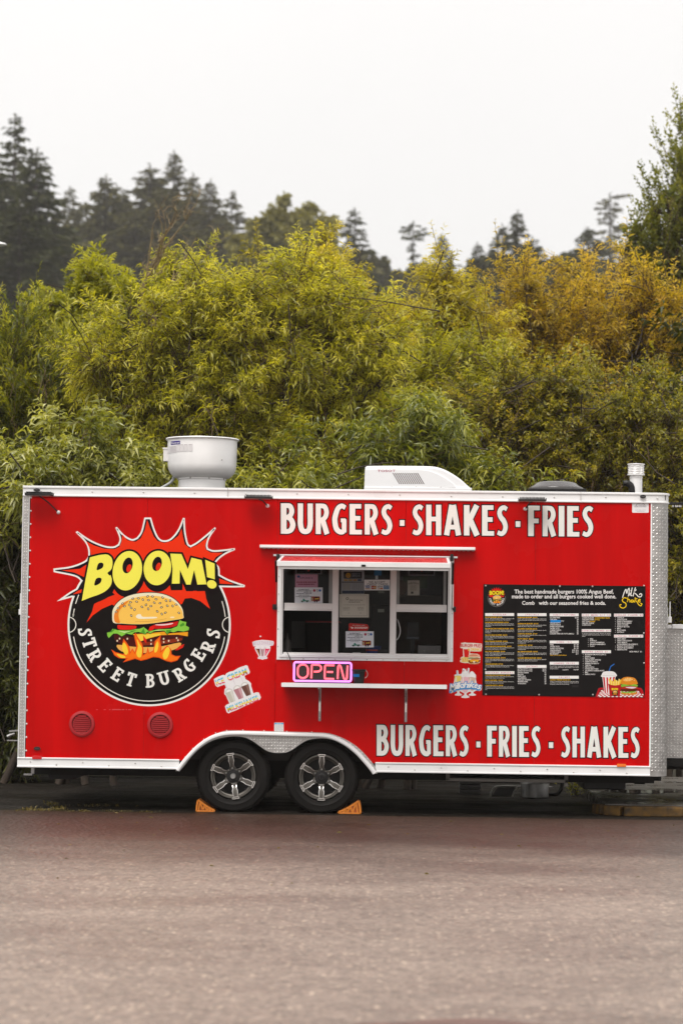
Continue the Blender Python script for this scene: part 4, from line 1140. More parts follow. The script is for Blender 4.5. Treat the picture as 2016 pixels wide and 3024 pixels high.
# ------------------------------------------------------------------ tongue box and nose hardware
q0 = W(1970, 1868, .5); bz1 = P(1990, 1858, .45).z; bz0 = P(1990, 2240, .45).z
tb = MB().box(3.03, .5, bz0, 3.72, 2.0, bz1).build('tongue_box', MT['plate'], TR)
fl2 = lambda p, h: (p[0], .4995 - h, p[1])
q = lugs(fl2, np.arange(3.045, 3.715, .0295), np.arange(bz0 + .02, bz1 - .01, .0295)).build('tread_pattern', MT['lug'], tb); q['kind'] = 'stuff'
MB().box(3.03, .47, bz1 + .002, 3.10, 2.02, bz1 + .035).box(3.103, .465, bz1 + .002, 3.74, 2.02, bz1 + .045).build('box_lid', MT['white_alu'], tb, bevel=.004)
m = MB(); m.box(3.03, .8, bz0 - .12, 4.6, .9, bz0 - .02); m.box(3.03, 1.6, bz0 - .12, 4.6, 1.7, bz0 - .02); m.box(3.03, .48, bz0 - .075, 3.75, 2.0, bz0 - .002)
m.build('drawbar', MT['dark'], TR)
X = W(1978, 1800)[0]
m = MB(); z0, z1 = W(1978, 1838)[1], W(1978, 1776)[1]
m.box(3.02, .18, z0 - .03, 3.032, .20, z1 - .055); m.tube([(3.052, .2, z1), (3.052, .2, z0 + .012)], .006, 8)
m.box(3.034, .18, z0 - .002, 3.066, .215, z0 + .052)
m.build('door_holdback', MT['white_alu'], TR, bevel=.002)
m = MB()
for py in (1870, 1908, 1942): z = W(1970, py)[1]; m.box(3.014, .172, z - .006, 3.032, .19, z + .006)
m.box(3.0165, .172, W(1970, 1950)[1], 3.024, .18, W(1970, 1860)[1]); m.build('hinge_bolt', MT['white_alu'], TR)['kind'] = 'stuff'
q = P(1888, 2306, .9)
m = MB().tube([(q.x - .05, .9, q.z), (q.x + .05, .9, q.z)], .035, 10).tube([(q.x - .12, .9, q.z + .03), (q.x + .2, .9, q.z + .03)], .03, 8).lathe([(.018, 0), (.001, -.004)], (q.x + .03, .86, q.z), 'y', 12, 1)
m.build('jack_foot', [MT['black'], MT['white_alu']], TR, smooth=40)
# rear latch and lock rod
m = MB(); z0, z1 = W(56, 1815)[1], W(56, 1752)[1]; x = XL - .012
m.tube([(x - .0, .05, z1), (x - .0, .05, z0)], .005, 8); m.box(x - .012, .03, z0, x + .012, .07, z0 + .05); m.build('door_holdback', MT['white_alu'], TR)
q = P(28, 2160, .35); m = MB()
m.bar((XL, .35, q.z + .015), (q.x, .35, q.z), .05, .014); m.tube([(q.x - .02, .35, q.z - .05), (q.x + .02, .35, q.z - .03), (q.x + .05, .35, q.z - .02)], .014, 8)
m.bar((XL, .35, q.z - .085), (q.x - .02, .35, q.z - .085), .03, .01); m.bar((XL - .02, .35, q.z - .08), (XL - .02, .35, q.z), .02, .03)
m.build('rear_latch', MT['steel'], TR)
q = P(78, 2285, .3); m = MB(); m.bar((q.x + .06, .3, .4), (q.x + .06, .3, q.z), .03, .03); m.box(q.x - .02, .26, q.z - .015, q.x + .06, .34, q.z); m.build('stabilizer_jack', MT['steel'], TR)
# water tanks and pull-out step below the floor
q, q2 = P(148, 2272, .7), P(275, 2303, .7)
MB().prism([(q.x - .2, .39), (q2.x + .02, .39), (q2.x - .05, q2.z + .05), (q2.x - .18, q2.z), (q.x, q2.z), (q.x - .03, q2.z + .06)], .7, 1.5).build('water_tank', MT['black'], TR, bevel=.01)
q, q2 = P(1722, 2290, .7), P(1847, 2334, .7)
MB().box(q.x, .7, q2.z, q2.x, 1.5, .40).build('water_tank', MT['black'], TR, bevel=.012)
q, q2 = P(1316, 2300, .15), P(1677, 2314, .15)
m = MB(); m.box(q.x, .14, q2.z + .004, q2.x, .17, q2.z + .034); m.box(q.x, .14, q2.z + .01, q.x + .035, .17, .384); m.box(q2.x - .035, .14, q2.z - .03, q2.x, .17, .384)
m.box(q.x + .03, .171, q2.z + .012, q2.x - .03, .5, q2.z + .022)
m.build('pull_out_step', simple('grey_step', (.14, .125, .11), .55), TR, bevel=.003)

# ================================================================== lettering on the wall (flat print, still children of the trailer)
def big_line(txt, x0, x1, yt0, yt1, h, words):
    """words: (text, x-left, x-right) in photo pixels; cap top goes from yt0 at x0 to yt1 at x1."""
    a = Art(0, 0, 1.0, -.0004, .0007)
    for wd, xa, xb in words:
        adv = []; x = 0
        for ch in wd:
            f_ = {'U': .93, 'R': .9, 'G': .9, 'S': .85, 'H': .95}.get(ch, 1.0)
            w, st = glyph_strokes(ch, .190, .150); adv.append((x, f_, st)); x += w * f_ + .095
        tot = x - .095
        kx = (xb - xa) / tot
        for gx, f_, st in adv:
            def fn(u, v, gx=gx, kx=kx, f_=f_):
                X = xa + (gx + u * f_) * kx; yt = yt0 + (yt1 - yt0) * (X - x0) / (x1 - x0)
                return (X, yt + h * (1 - v))
            a.glyphs([(st, fn)], '1C0A14', 0, .038)
            a.glyphs([(st, fn)], 'F3F1EA', 1, 0)
    return a.build('lettering', TR)
l1 = big_line('', 828, 1752, 1486, 1495, 90, [('BURGERS', 829, 1158), ('-', 1180, 1196), ('SHAKES', 1217, 1499), ('-', 1522, 1538), ('FRIES', 1559, 1751)])
l1['label'] = 'white words BURGERS SHAKES FRIES high on the red wall'
l2 = big_line('', 1112, 1888, 2141, 2148, 91, [('BURGERS', 1112, 1383), ('-', 1406, 1420), ('FRIES', 1438, 1595), ('-', 1620, 1635), ('SHAKES', 1656, 1888)])
l2['label'] = 'white words BURGERS FRIES SHAKES low on the red wall'

# ------------------------------------------------------------------ round burger logo, drawn in a crop of the photo
def burger(a, f, l0=0):
    """flame-grilled burger; f maps crop pixels to art pixels."""
    F = lambda pts: [f(*p) for p in pts]
    bun = [(130, 520), (140, 430), (190, 340), (270, 260), (380, 195), (520, 150), (680, 127), (830, 122), (970, 135), (1110, 172), (1230, 235), (1330, 330), (1385, 430), (1396, 520), (1388, 580), (1200, 615), (950, 655), (700, 682), (480, 684), (300, 672), (150, 655)]
    a.sp(F(inset(bun, -14)), '120608', l0, 3); a.sp(F(bun), 'F6EBC6', l0 + 1, 3)
    a.sp(F([(180, 640), (165, 560), (175, 480), (220, 395), (300, 315), (420, 250), (560, 205), (720, 180), (900, 178), (1060, 205), (1200, 262), (1310, 350), (1375, 450), (1388, 530), (1384, 578), (1200, 612), (950, 652), (700, 679), (480, 681), (300, 668)]), 'FFC95A', l0 + 2, 3)
    a.sp(F([(182, 645), (160, 560), (180, 470), (240, 380), (330, 305), (425, 262), (380, 320), (300, 390), (250, 470), (245, 560), (268, 660)]), 'F28A2A', l0 + 3, 3)
    a.sp(F([(550, 550), (590, 505), (640, 510), (680, 552), (910, 552), (905, 578), (700, 588), (600, 585)]), 'FFF3D2', l0 + 3, 3)
    a.sp(F([(1160, 560), (1195, 545), (1240, 555), (1230, 572), (1175, 576)]), 'FFE9B8', l0 + 3, 3)
    a.line(F([(540, 632), (760, 634), (950, 612), (1100, 582)]), 1.4 if f(1, 0)[0] - f(0, 0)[0] > .3 else .5, 'A8541E', l0 + 3, 4)
    for x, y, r in ((498, 228, -20), (597, 222, 10), (676, 246, 60), (760, 187, -40), (848, 190, 5), (775, 254, 5), (565, 282, 20), (456, 292, 10), (312, 315, -20), (347, 362, -10), (436, 340, 60), (470, 392, 45), (530, 425, -65), (238, 396, -30), (202, 463, -10), (470, 530, 60), (660, 374, 30), (732, 338, -65), (820, 360, 0), (772, 410, 85), (880, 300, 45), (912, 238, 10), (1027, 210, 50), (1090, 265, 50), (1162, 264, 100), (982, 307, -20), (1007, 382, -15), (1112, 355, 40), (1205, 358, 60), (1268, 334, 10), (933, 455, 45), (1013, 502, 60), (1076, 478, -25), (1318, 482, 35)):
        p = f(x, y); k = f(1, 0)[0] - f(0, 0)[0]
        a.ell(p[0], p[1], 26 * k, 18 * k, '3A1408', l0 + 3, r, 14); a.ell(p[0], p[1], 14 * k, 8 * k, 'FBEFD2', l0 + 4, r, 10)
    # tomato, lettuce, cheese, patty, heel
    a.sp(F([(200, 700), (260, 680), (700, 700), (1330, 620), (1350, 690), (1200, 760), (900, 775), (500, 800), (230, 785)]), '1A0806', l0 + 1, 3)
    a.sp(F([(222, 720), (240, 695), (330, 705), (540, 710), (560, 740), (520, 775), (350, 785), (240, 770)]), 'E51E14', l0 + 2, 3)
    a.sp(F([(890, 690), (1050, 672), (1240, 640), (1310, 632), (1300, 690), (1200, 735), (1000, 760), (880, 760)]), 'CF1818', l0 + 2, 3)
    a.sp(F([(900, 690), (1100, 676), (1210, 660), (1190, 685), (1050, 706), (930, 704)]), 'F6D3CF', l0 + 3, 3)
    a.poly(F([(760, 820), (800, 730), (890, 690), (880, 760), (830, 800)]), 'E51E14', l0 + 4)
    let = [(38, 835), (100, 820), (140, 765), (230, 790), (350, 795), (470, 790), (540, 770), (620, 765), (690, 735), (760, 790), (830, 800), (950, 775), (1080, 770), (1180, 765), (1290, 720), (1330, 610), (1380, 632), (1450, 645), (1440, 710), (1500, 740), (1490, 790), (1400, 815), (1300, 800), (1220, 830), (1160, 810), (1110, 860), (1060, 800), (950, 800), (870, 810), (810, 850), (750, 820), (720, 860), (600, 820), (520, 830), (480, 870), (380, 850), (300, 900), (220, 850), (150, 850), (70, 930), (45, 890)]
    a.poly(F(inset(let, -11)), '10180A', l0 + 3); a.poly(F(let), '8CCB45', l0 + 4)
    for q in ([(80, 830), (150, 770), (190, 770), (120, 830)], [(350, 850), (480, 800), (560, 790), (500, 820), (380, 850)], [(640, 830), (690, 750), (720, 850)], [(1100, 840), (1090, 790), (1200, 780), (1130, 840)], [(1330, 700), (1400, 650), (1420, 700), (1350, 730)]):
        a.poly(F(q), '4E9A2A', l0 + 5)
    for q in ([(230, 800), (350, 815), (470, 810), (350, 835)], [(860, 790), (1000, 785), (1060, 780), (950, 798)]): a.poly(F(q), 'DDF0B0', l0 + 5)
    a.sp(F([(160, 890), (230, 860), (700, 940), (1100, 870), (1400, 850), (1385, 930), (1330, 1000), (900, 1060), (500, 1080), (220, 1010)]), '4A1410', l0 + 1, 3)
    a.sp(F([(640, 1080), (640, 1010), (900, 990), (1340, 930), (1330, 985), (1000, 1040), (700, 1060)]), '8A2E16', l0 + 2, 3)
    a.poly(F([(470, 860), (720, 850), (820, 840), (1060, 815), (1100, 850), (1480, 820), (1475, 900), (1300, 870), (1000, 880), (770, 940), (640, 990), (560, 900)]), 'F5A31E', l0 + 2)
    a.poly(F([(500, 870), (740, 862), (980, 850), (1000, 872), (770, 930), (640, 985), (570, 900)]), 'FBD341', l0 + 3)
    for x, y in ((262, 940), (400, 942), (220, 980), (822, 970), (822, 1035), (1046, 945), (1136, 980), (1048, 1002), (1277, 930), (1302, 970)):
        p = f(x, y); k = f(1, 0)[0] - f(0, 0)[0]; a.ell(p[0], p[1], 14 * k, 18 * k, 'F0DDBE', l0 + 3, 0, 10)
    a.sp(F([(215, 1050), (500, 1085), (750, 1090), (1000, 1080), (1330, 1010), (1335, 1080), (1190, 1150), (1000, 1180), (600, 1200), (300, 1170)]), 'F4B356', l0 + 1, 3)
    fl = [(112, 1130), (190, 1180), (320, 1215), (360, 1200), (300, 1100), (330, 940), (380, 1000), (440, 1090), (450, 1180), (490, 1110), (530, 1180), (560, 1080), (520, 900), (545, 830), (590, 920), (660, 1020), (690, 1130), (680, 1230), (740, 1190), (765, 1085), (790, 1190), (860, 1150), (890, 980), (995, 880), (985, 990), (1010, 1090), (1000, 1160), (1110, 1060), (1180, 1130), (1190, 1220), (1260, 1250), (1350, 1245), (1290, 1330), (1180, 1362), (1090, 1340), (960, 1280), (860, 1270), (750, 1310), (640, 1335), (540, 1300), (440, 1330), (320, 1365), (380, 1300), (250, 1290), (170, 1240)]
    a.poly(F(fl), 'F2520E', l0 + 5)
    a.poly(F(inset(fl, 16)), 'FF7A12', l0 + 6)
    for q in ([(330, 1010), (380, 1060), (415, 1180), (370, 1230), (320, 1160), (305, 1090)], [(570, 950), (620, 1040), (660, 1110), (645, 1260), (590, 1270), (560, 1200), (590, 1080)], [(935, 990), (955, 1060), (930, 1160), (890, 1190), (880, 1120)], [(1110, 1090), (1155, 1140), (1120, 1270), (1060, 1310), (1030, 1220)], [(210, 1210), (330, 1240), (370, 1280), (280, 1280)]):
        a.sp(F(q), 'FFD63A', l0 + 7, 3)
    for q in ([(680, 880), (740, 960), (740, 1030), (690, 980)], [(1245, 1150), (1330, 1070), (1415, 1035), (1390, 1100), (1300, 1145)]): a.poly(F(q), 'DE2412', l0 + 6)
a = Art(140, 1500, 2.6133, -.0004, .0005)
def arc_pts(cx, cy, r, a0, a1, n=40): return [(cx + r * math.cos(R(a0 + (a1 - a0) * i / n)), cy + r * math.sin(R(a0 + (a1 - a0) * i / n))) for i in range(n + 1)]
tips = [[(72, 722), (165, 655), (235, 612), (262, 568)], [(262, 568), (210, 530), (48, 496)], [(46, 468), (180, 450), (285, 410), (316, 372)], [(316, 372), (313, 320), (290, 265), (218, 188)], [(230, 178), (330, 245), (430, 288), (505, 298), (545, 280)],
        [(545, 280), (556, 235), (524, 152)], [(536, 146), (590, 205), (650, 240), (690, 228)], [(690, 228), (722, 180), (748, 74)], [(800, 74), (830, 170), (862, 232), (900, 250), (950, 235), (1005, 170), (1046, 76)], [(1060, 78), (1066, 180), (1085, 270), (1105, 290)],
        [(1105, 290), (1150, 265), (1220, 210), (1292, 148)], [(1300, 158), (1252, 230), (1236, 285), (1240, 312)], [(1240, 312), (1280, 326), (1350, 322), (1446, 310)], [(1448, 324), (1380, 355), (1330, 390), (1298, 425)], [(1298, 425), (1326, 462), (1330, 515)], [(1330, 515), (1400, 552), (1524, 596)], [(1522, 612), (1430, 614), (1330, 612)]]
burst = []
for t_ in tips: burst += spline(t_, 5)
burst += [(1000, 700), (600, 760), (300, 700), (190, 690)]
clean = []
for p in burst:
    if not clean or math.hypot(p[0] - clean[-1][0], p[1] - clean[-1][1]) > 3: clean.append(p)
burst = clean
CX_, CY_, RC = 785, 902, 630
a.ell(CX_, CY_, RC, RC, 'F4F0EA', 0, 0, 110); a.poly(burst, 'F4F0EA', 0.5)
a.ell(CX_, CY_, RC - 15, RC - 15, '15100F', 1, 0, 110)
b1 = inset(burst, 13); a.poly(b1, '170D18', 1.5)
for rr, a0, a1, w in ((590, -18, -6, 7), (590, 9, 171, 7), (590, 186, 192, 7), (590, 196, 203, 7), (590, 187, 188, 12)):
    a.line(arc_pts(CX_, CY_, rr, a0, a1, 40), w, 'EFEAE0', 2)
for cx in (160, 1410):
    a.line([p for p in arc_pts(cx, 902, 60, -90 if cx < 800 else 90, 90 if cx < 800 else 270, 16)], 7, 'EFEAE0', 2)
# red of the burst
red = [[(300, 258), (360, 290), (440, 315), (520, 318), (556, 300), (572, 260), (578, 205), (620, 250), (680, 262), (720, 235), (752, 170), (770, 92), (790, 150), (820, 220), (850, 255), (900, 270), (960, 255), (1010, 215), (1036, 160), (1045, 220), (1060, 280), (1095, 310), (1150, 290), (1240, 225), (1218, 285), (1222, 322), (1260, 345), (1355, 346), (1300, 380), (1280, 410), (1200, 420), (1100, 640), (1215, 640), (1225, 700), (1255, 780), (1180, 720), (1110, 695), (1060, 700), (1040, 740), (900, 800), (560, 790), (500, 745), (420, 780), (350, 830), (302, 886), (345, 800), (360, 742), (440, 700), (520, 670), (340, 480), (335, 360), (325, 310)],
       [(310, 432), (250, 470), (110, 482), (210, 500), (285, 535)], [(270, 625), (235, 640), (195, 668), (262, 655)], [(1325, 545), (1330, 585), (1440, 590), (1380, 565)]]
for q in red: a.poly(q, 'F2330C', 2.5)
def oval(cx, cy, rx, ry, rot):
    n = 40; cr, sr = math.cos(R(rot)), math.sin(R(rot))
    return [(cx + rx * math.cos(t) * cr - ry * math.sin(t) * sr, cy + rx * math.cos(t) * sr + ry * math.sin(t) * cr) for t in np.linspace(0, 2 * math.pi, n + 1)[:-1]]
BO = [spline([(328, 382), (400, 364), (450, 358)], 3) + spline([(470, 362), (495, 385), (503, 425), (495, 470), (466, 502)], 3) + spline([(488, 520), (498, 560), (485, 605), (445, 645), (395, 670)], 3) + [(330, 692), (265, 718), (295, 550)],
      oval(617, 485, 112, 154, 12), oval(849, 464, 106, 134, 8),
      [(948, 353), (1034, 356), (1084, 472), (1112, 384), (1190, 403), (1228, 590), (1157, 592), (1132, 480), (1105, 592), (1072, 592), (1022, 478), (1020, 584), (960, 585), (966, 470)],
      [(1217, 400), (1290, 430), (1292, 552), (1232, 534)], oval(1268, 590, 38, 32, 20)]
OUT = '140B0C'
for dx, dy in ((0, 0), (2, 12), (5, 24), (8, 36)):
    for k, q in enumerate(BO):
        qq = inset(q, -15); qq = [(x + dx, y + dy) for x, y in qq]
        a.poly(qq, OUT, 3 + dy * .004 + k * .02)
for k, q in enumerate(BO): a.poly(q, 'FBF15A', 4.2 + k * .05)
for q in ([(392, 432), (415, 422), (432, 432), (428, 458), (405, 474), (380, 478)], [(374, 550), (400, 538), (418, 548), (412, 574), (390, 592), (362, 597)]): a.sp(q, OUT, 5, 3)
a.poly([(462, 503), (478, 488), (490, 512), (480, 524)], OUT, 5)
for cx, cy, rx, ry in ((619, 444, 38, 62), (846, 432, 36, 56)):
    a.poly(oval(cx, cy, rx, ry, 14), OUT, 5); a.poly(oval(cx + 10, cy + 22, 18, 32, 18), 'E8330E', 5.5)
burger(a, lambda x, y: (444 + x * .4333, 602 + y * .4333), 6)
for ch, (lx, ly) in zip('STREETBURGERS', ((290, 960), (325, 1045), (365, 1140), (445, 1215), (540, 1285), (645, 1325), (795, 1335), (900, 1315), (1020, 1285), (1090, 1220), (1165, 1135), (1240, 1070), (1280, 970))):
    w, st = slab(ch)
    th = math.atan2(lx - CX_, ly - CY_); r = math.hypot(lx - CX_, ly - CY_)
    ux, uy = math.cos(th), -math.sin(th)                    # reading direction
    vx, vy = -math.sin(th), -math.cos(th)                   # towards the centre
    def fn(u, v, w=w, lx=lx, ly=ly, ux=ux, uy=uy, vx=vx, vy=vy):
        p, q = (u - w / 2) * 128, (v - .5) * 104
        return (lx + ux * p + vx * q, ly + uy * p + vy * q)
    a.glyphs([(st, fn)], 'F4F1EA', 3, 0)
lg = a.build('round_logo', TR); lg['label'] = 'round black logo with flaming burger under yellow BOOM!'

# ------------------------------------------------------------------ stickers
def blob(a, pts, c, l): a.sp(pts, c, l, 4)
ST = lambda: Art(620, 1870, 7.84, -.0004)
# tilted ice-cream sticker
a = ST()
c0, s0 = math.cos(R(-21)), math.sin(R(-21))
white = [(90, 1065), (130, 1040), (190, 1010), (240, 990), (310, 965), (350, 980), (380, 930), (470, 890), (530, 880), (600, 840), (650, 810), (720, 780), (790, 760), (830, 742), (870, 755), (925, 900), (905, 945), (860, 955), (800, 990), (825, 1070), (900, 1110), (955, 1170), (950, 1220), (1005, 1395), (1070, 1370), (1130, 1375), (1180, 1490), (1150, 1545), (1000, 1610), (850, 1670), (700, 1740), (600, 1790), (490, 1830), (430, 1862), (385, 1830), (345, 1700), (380, 1660), (450, 1630), (370, 1450), (330, 1410), (335, 1310), (370, 1260), (340, 1190), (240, 1225), (175, 1252), (130, 1220), (100, 1130)]
a.poly(white, 'F1EEEE', 0)
def rainbow(a, t, x, y, cap, w, l):
    """three bands of ink: blue on top, yellow, red below."""
    for hx, lo, hi, dl in (('E8486A', -9, 9, 0), ('F5DC3C', .26, 9, .3), ('5CC4E4', .66, 9, .6)):
        vs_, fs = text_geo(t, .03)
        x0 = min(v[0] for v in vs_); x1 = max(v[0] for v in vs_); kx = w / (x1 - x0); k = cap / CAP
        polys = []
        for f_ in fs:
            q = [vs_[i] for i in f_]
            if lo > 0:                                     # clip below lo * CAP
                o_ = []; yl = lo * CAP
                for i in range(len(q)):
                    p0, p1 = q[i], q[(i + 1) % len(q)]
                    if p0[1] >= yl: o_.append(p0)
                    if (p0[1] >= yl) != (p1[1] >= yl):
                        t_ = (yl - p0[1]) / (p1[1] - p0[1]); o_.append((p0[0] + (p1[0] - p0[0]) * t_, yl))
                q = o_
            if len(q) >= 3: polys.append(q)
        V, Fc = [], []
        for q in polys:
            b = len(V)
            for vx, vy in q:
                u, v = (vx - x0) * kx, -vy * k; V.append((x + u * c0 - v * s0, y + u * s0 + v * c0))
            Fc.append(tuple(range(b, len(V))))
        a.tris(V, Fc, hx, l + dl)
rainbow(a, 'ICE', 160, 1215, 125, 200, 2); rainbow(a, 'CREAM', 425, 1110, 130, 480, 2); rainbow(a, 'MILKSHAKES', 420, 1825, 118, 765, 2)
for cx, cy, col, col2 in ((470, 1440, 'C9C4B6', 'DEDBD2'), (660, 1365, 'B98088', 'D3A9AC'), (835, 1290, '6E4A40', '8E6A5E')):
    def T(u, v): return (cx + u * .93 + v * .36, cy - u * .36 + v * .93)
    a.poly([T(-92, -85), T(92, -85), T(58, 165), T(-58, 165)], col, 1); a.poly([T(20, -85), T(80, -85), T(50, 165), T(25, 165)], col2, 1.4)
    a.poly([T(92 * math.cos(q) , -85 + 80 * math.sin(q)) for q in np.linspace(math.pi, 2 * math.pi, 14)], 'D9D6D0', 1.4); a.poly([T(60 * math.cos(q), -88 + 50 * math.sin(q)) for q in np.linspace(math.pi, 2 * math.pi, 10)], 'F6F4F0', 1.8)
    a.line([T(-5, -165), T(-14, -300)], 5, 'C8A8B8', 1.8)
a.build('sticker', TR)['label'] = 'tilted white ice cream milkshakes sticker with three cups'
# small pale milkshake sticker
a = ST()
a.poly([(978, 205), (1060, 175), (1200, 155), (1340, 165), (1470, 185), (1480, 235), (1462, 285), (1400, 298), (1385, 320), (1402, 345), (1380, 420), (1310, 545), (1335, 575), (1320, 597), (1270, 600), (1215, 618), (1160, 600), (1110, 597), (1102, 575), (1125, 540), (1050, 400), (1030, 340), (1080, 300), (1005, 310), (985, 250)], 'F1E8EC', 0)
for k, ch in enumerate('MILKSHAKES'):
    t_ = (k - 4.5) / 4.5
    a.text(ch, 1228 + t_ * 205, 262 + t_ * t_ * 14, 78, 'DCC4D2', 1, align='C', rot=t_ * 6, bold=.035, w=36 if ch != 'I' else 14)
a.poly([(1052, 352), (1150, 365), (1165, 530), (1150, 530)], '5A1E28', 1); a.poly([(1160, 350), (1270, 350), (1240, 540), (1195, 540)], 'D9B8BC', 1); a.poly([(1280, 345), (1385, 365), (1285, 525), (1268, 520)], 'E8285A', 1)
for q, c in (([(1080, 380), (1100, 385), (1160, 520), (1150, 522)], 'E7A84E'), ([(1190, 380), (1205, 375), (1210, 530), (1200, 530)], '6A2A34'), ([(1230, 375), (1245, 380), (1226, 530), (1218, 530)], '8A4A54'), ([(1310, 400), (1330, 405), (1290, 500), (1282, 498)], 'F6B8CC')): a.poly(q, c, 1.6)
for cx in (1100, 1215, 1330): a.ell(cx, 332, 66, 32, 'F7EEF0', 1.8, 0, 18)
a.line([(1150, 560), (1215, 580), (1290, 560)], 6, 'CFC4CC', 1, 4)
a.build('sticker', TR)['label'] = 'small pale milkshakes sticker left of the window'
# burger, fries and drinks sticker
S6 = lambda: Art(1310, 1880, 11.2, -.0004)
a = S6()
a.poly([(545, 370), (565, 215), (650, 205), (700, 195), (760, 210), (1000, 215), (1255, 240), (1262, 340), (1245, 400), (1240, 480), (1180, 495), (870, 490), (858, 560), (960, 565), (1100, 575), (1170, 605), (1200, 660), (1205, 790), (1185, 880), (1130, 910), (1000, 918), (850, 905), (800, 875), (700, 880), (600, 865), (535, 840), (535, 790), (580, 770), (545, 735), (560, 690), (640, 660), (630, 390), (570, 385)], 'F3EBDD', 0)
a.text('BURGER·FRIES', 560, 345, 105, 'D2262E', 1, w=680, bold=.03, rot=1.5)
a.text('& DRINKS', 790, 470, 85, 'F3C64A', 2, w=440, bold=.03, rot=.5)
a.poly([(655, 420), (850, 420), (820, 690), (680, 690)], 'E0241E', 1)
a.poly([(560, 710), (700, 670), (830, 690), (820, 860), (640, 850), (555, 825), (610, 780)], 'F2D27A', 1)
for k in range(9): a.line([(575 + k * 24, 700 + (k * 37) % 40), (600 + k * 22, 840 - (k * 29) % 50)], 11, ('E9A92C', 'F6E3A2', 'D98A1E')[k % 3], 1.5)
a.sp([(805, 655), (830, 605), (930, 578), (1050, 578), (1160, 605), (1195, 660), (1150, 690), (980, 695), (850, 690)], 'E9B79A', 2)
a.sp([(860, 610), (960, 590), (1080, 600), (1120, 640), (980, 650), (870, 640)], 'D98E6C', 2.5)
a.sp([(800, 710), (900, 690), (1000, 700), (1100, 690), (1190, 720), (1180, 750), (1000, 740), (820, 745)], '8FA878', 2)
a.poly([(900, 735), (1190, 725), (1185, 755), (900, 765)], 'C2302A', 2.5); a.sp([(815, 790), (950, 770), (1180, 770), (1185, 830), (1100, 870), (880, 880), (825, 850)], '7A3A20', 2)
a.poly([(830, 770), (1180, 765), (1120, 860), (1060, 820), (990, 880), (930, 830), (890, 860), (860, 800)], 'F4B52C', 2.8)
a.poly([(960, 820), (1040, 815), (1000, 880)], 'F5EEDF', 3.2); a.sp([(830, 870), (1000, 895), (1175, 865), (1150, 900), (1000, 912), (870, 900)], 'C9854A', 2.4)
a.build('sticker', TR)['label'] = 'burger fries and drinks sticker beside the menu board'
# milkshake glasses sticker
a = S6()
wh = [(195, 1870), (225, 1600), (260, 1575), (320, 1560), (345, 1450), (360, 1330), (345, 1270), (420, 1250), (415, 1130), (440, 1115), (475, 1130), (490, 1245), (570, 1245), (610, 1170), (620, 1060), (670, 1055), (700, 1090), (730, 1065), (735, 1120), (770, 1160), (790, 1050), (820, 1035), (850, 1060), (830, 1240), (870, 1180), (920, 1145), (970, 1165), (1010, 1210), (1065, 1285), (1055, 1400), (1085, 1560), (1130, 1600), (1220, 1600), (1255, 1660), (1245, 1770), (1180, 1805), (1075, 1790), (980, 1830), (975, 1880), (1060, 1915), (1060, 1950), (940, 1965), (825, 1950), (825, 1915), (900, 1880), (900, 1830), (830, 1830), (750, 1885), (755, 1935), (845, 1990), (840, 2025), (710, 2040), (580, 2025), (580, 1990), (670, 1935), (675, 1880), (590, 1840), (520, 1800), (515, 1870), (600, 1915), (590, 1950), (480, 1962), (365, 1950), (365, 1915), (440, 1875), (435, 1810), (340, 1830), (240, 1885)]
a.poly(wh, 'EFEBEA', 0)
for x0, x1, y0, y1, c in ((370, 570, 1310, 1800, 'F2DA74'), (585, 825, 1330, 1860, 'F2BFC6'), (840, 1035, 1345, 1800, 'DDBBA6')):
    m_ = (x0 + x1) / 2; h_ = (x1 - x0) / 2
    a.sp([(x0, y0), (x1, y0), (x1 - 8, y0 + 150), (x1 + 12, y1 - 200), (m_ + h_ * .5, y1 - 30), (m_, y1), (m_ - h_ * .5, y1 - 30), (x0 - 12, y1 - 200), (x0 + 8, y0 + 150)], c, 1)
    a.rect(x0 + h_ * .3, y0 + 30, x0 + h_ * .55, y1 - 240, 'FBF3EC', 1.4)
a.sp([(580, 1330), (600, 1240), (650, 1190), (690, 1110), (730, 1130), (770, 1200), (820, 1260), (825, 1330), (780, 1350), (700, 1330), (640, 1355)], 'FAF6F4', 1.6); a.sp([(840, 1345), (850, 1270), (920, 1165), (980, 1210), (1040, 1300), (1030, 1360), (930, 1340)], 'FAF6F4', 1.6)
for y in (1220, 1265, 1300): a.line([(620, y + 20), (700, y), (790, y + 15)], 5, 'D9D2D6', 2, 4)
a.ell(650, 1135, 20, 18, 'C8283C', 2.2); a.line([(430, 1140), (460, 1300)], 22, 'A9CBE6', 1.8); a.line([(815, 1060), (790, 1200)], 16, 'C4DDEA', 1.8)
for x, ch in enumerate('Milkshakes'):
    pos = [(290, 1790, 175), (410, 1735, 90), (470, 1725, 150), (545, 1705, 150), (635, 1695, 100), (720, 1695, 150), (815, 1690, 100), (920, 1690, 150), (1030, 1700, 100), (1140, 1735, 110)][x]
    cap = 215 if ch == 'M' else 195
    for c, b_, l, dx, dy in (('4E94D2', .10, 3, 0, 0), ('4E94D2', .10, 3.2, -6, 32), ('FAF7F2', .02, 4, 0, 0)):
        a.text(ch, pos[0] + dx, pos[1] + dy, cap, c, l + x * .02, align='C', w=pos[2] * (1.0 if b_ < .05 else 1.3) * (.6 if ch in 'il' else 1), bold=b_, shear=.28, rot=-12 + x * 2.6)
a.build('sticker', TR)['label'] = 'milkshakes sticker with three tall glasses'
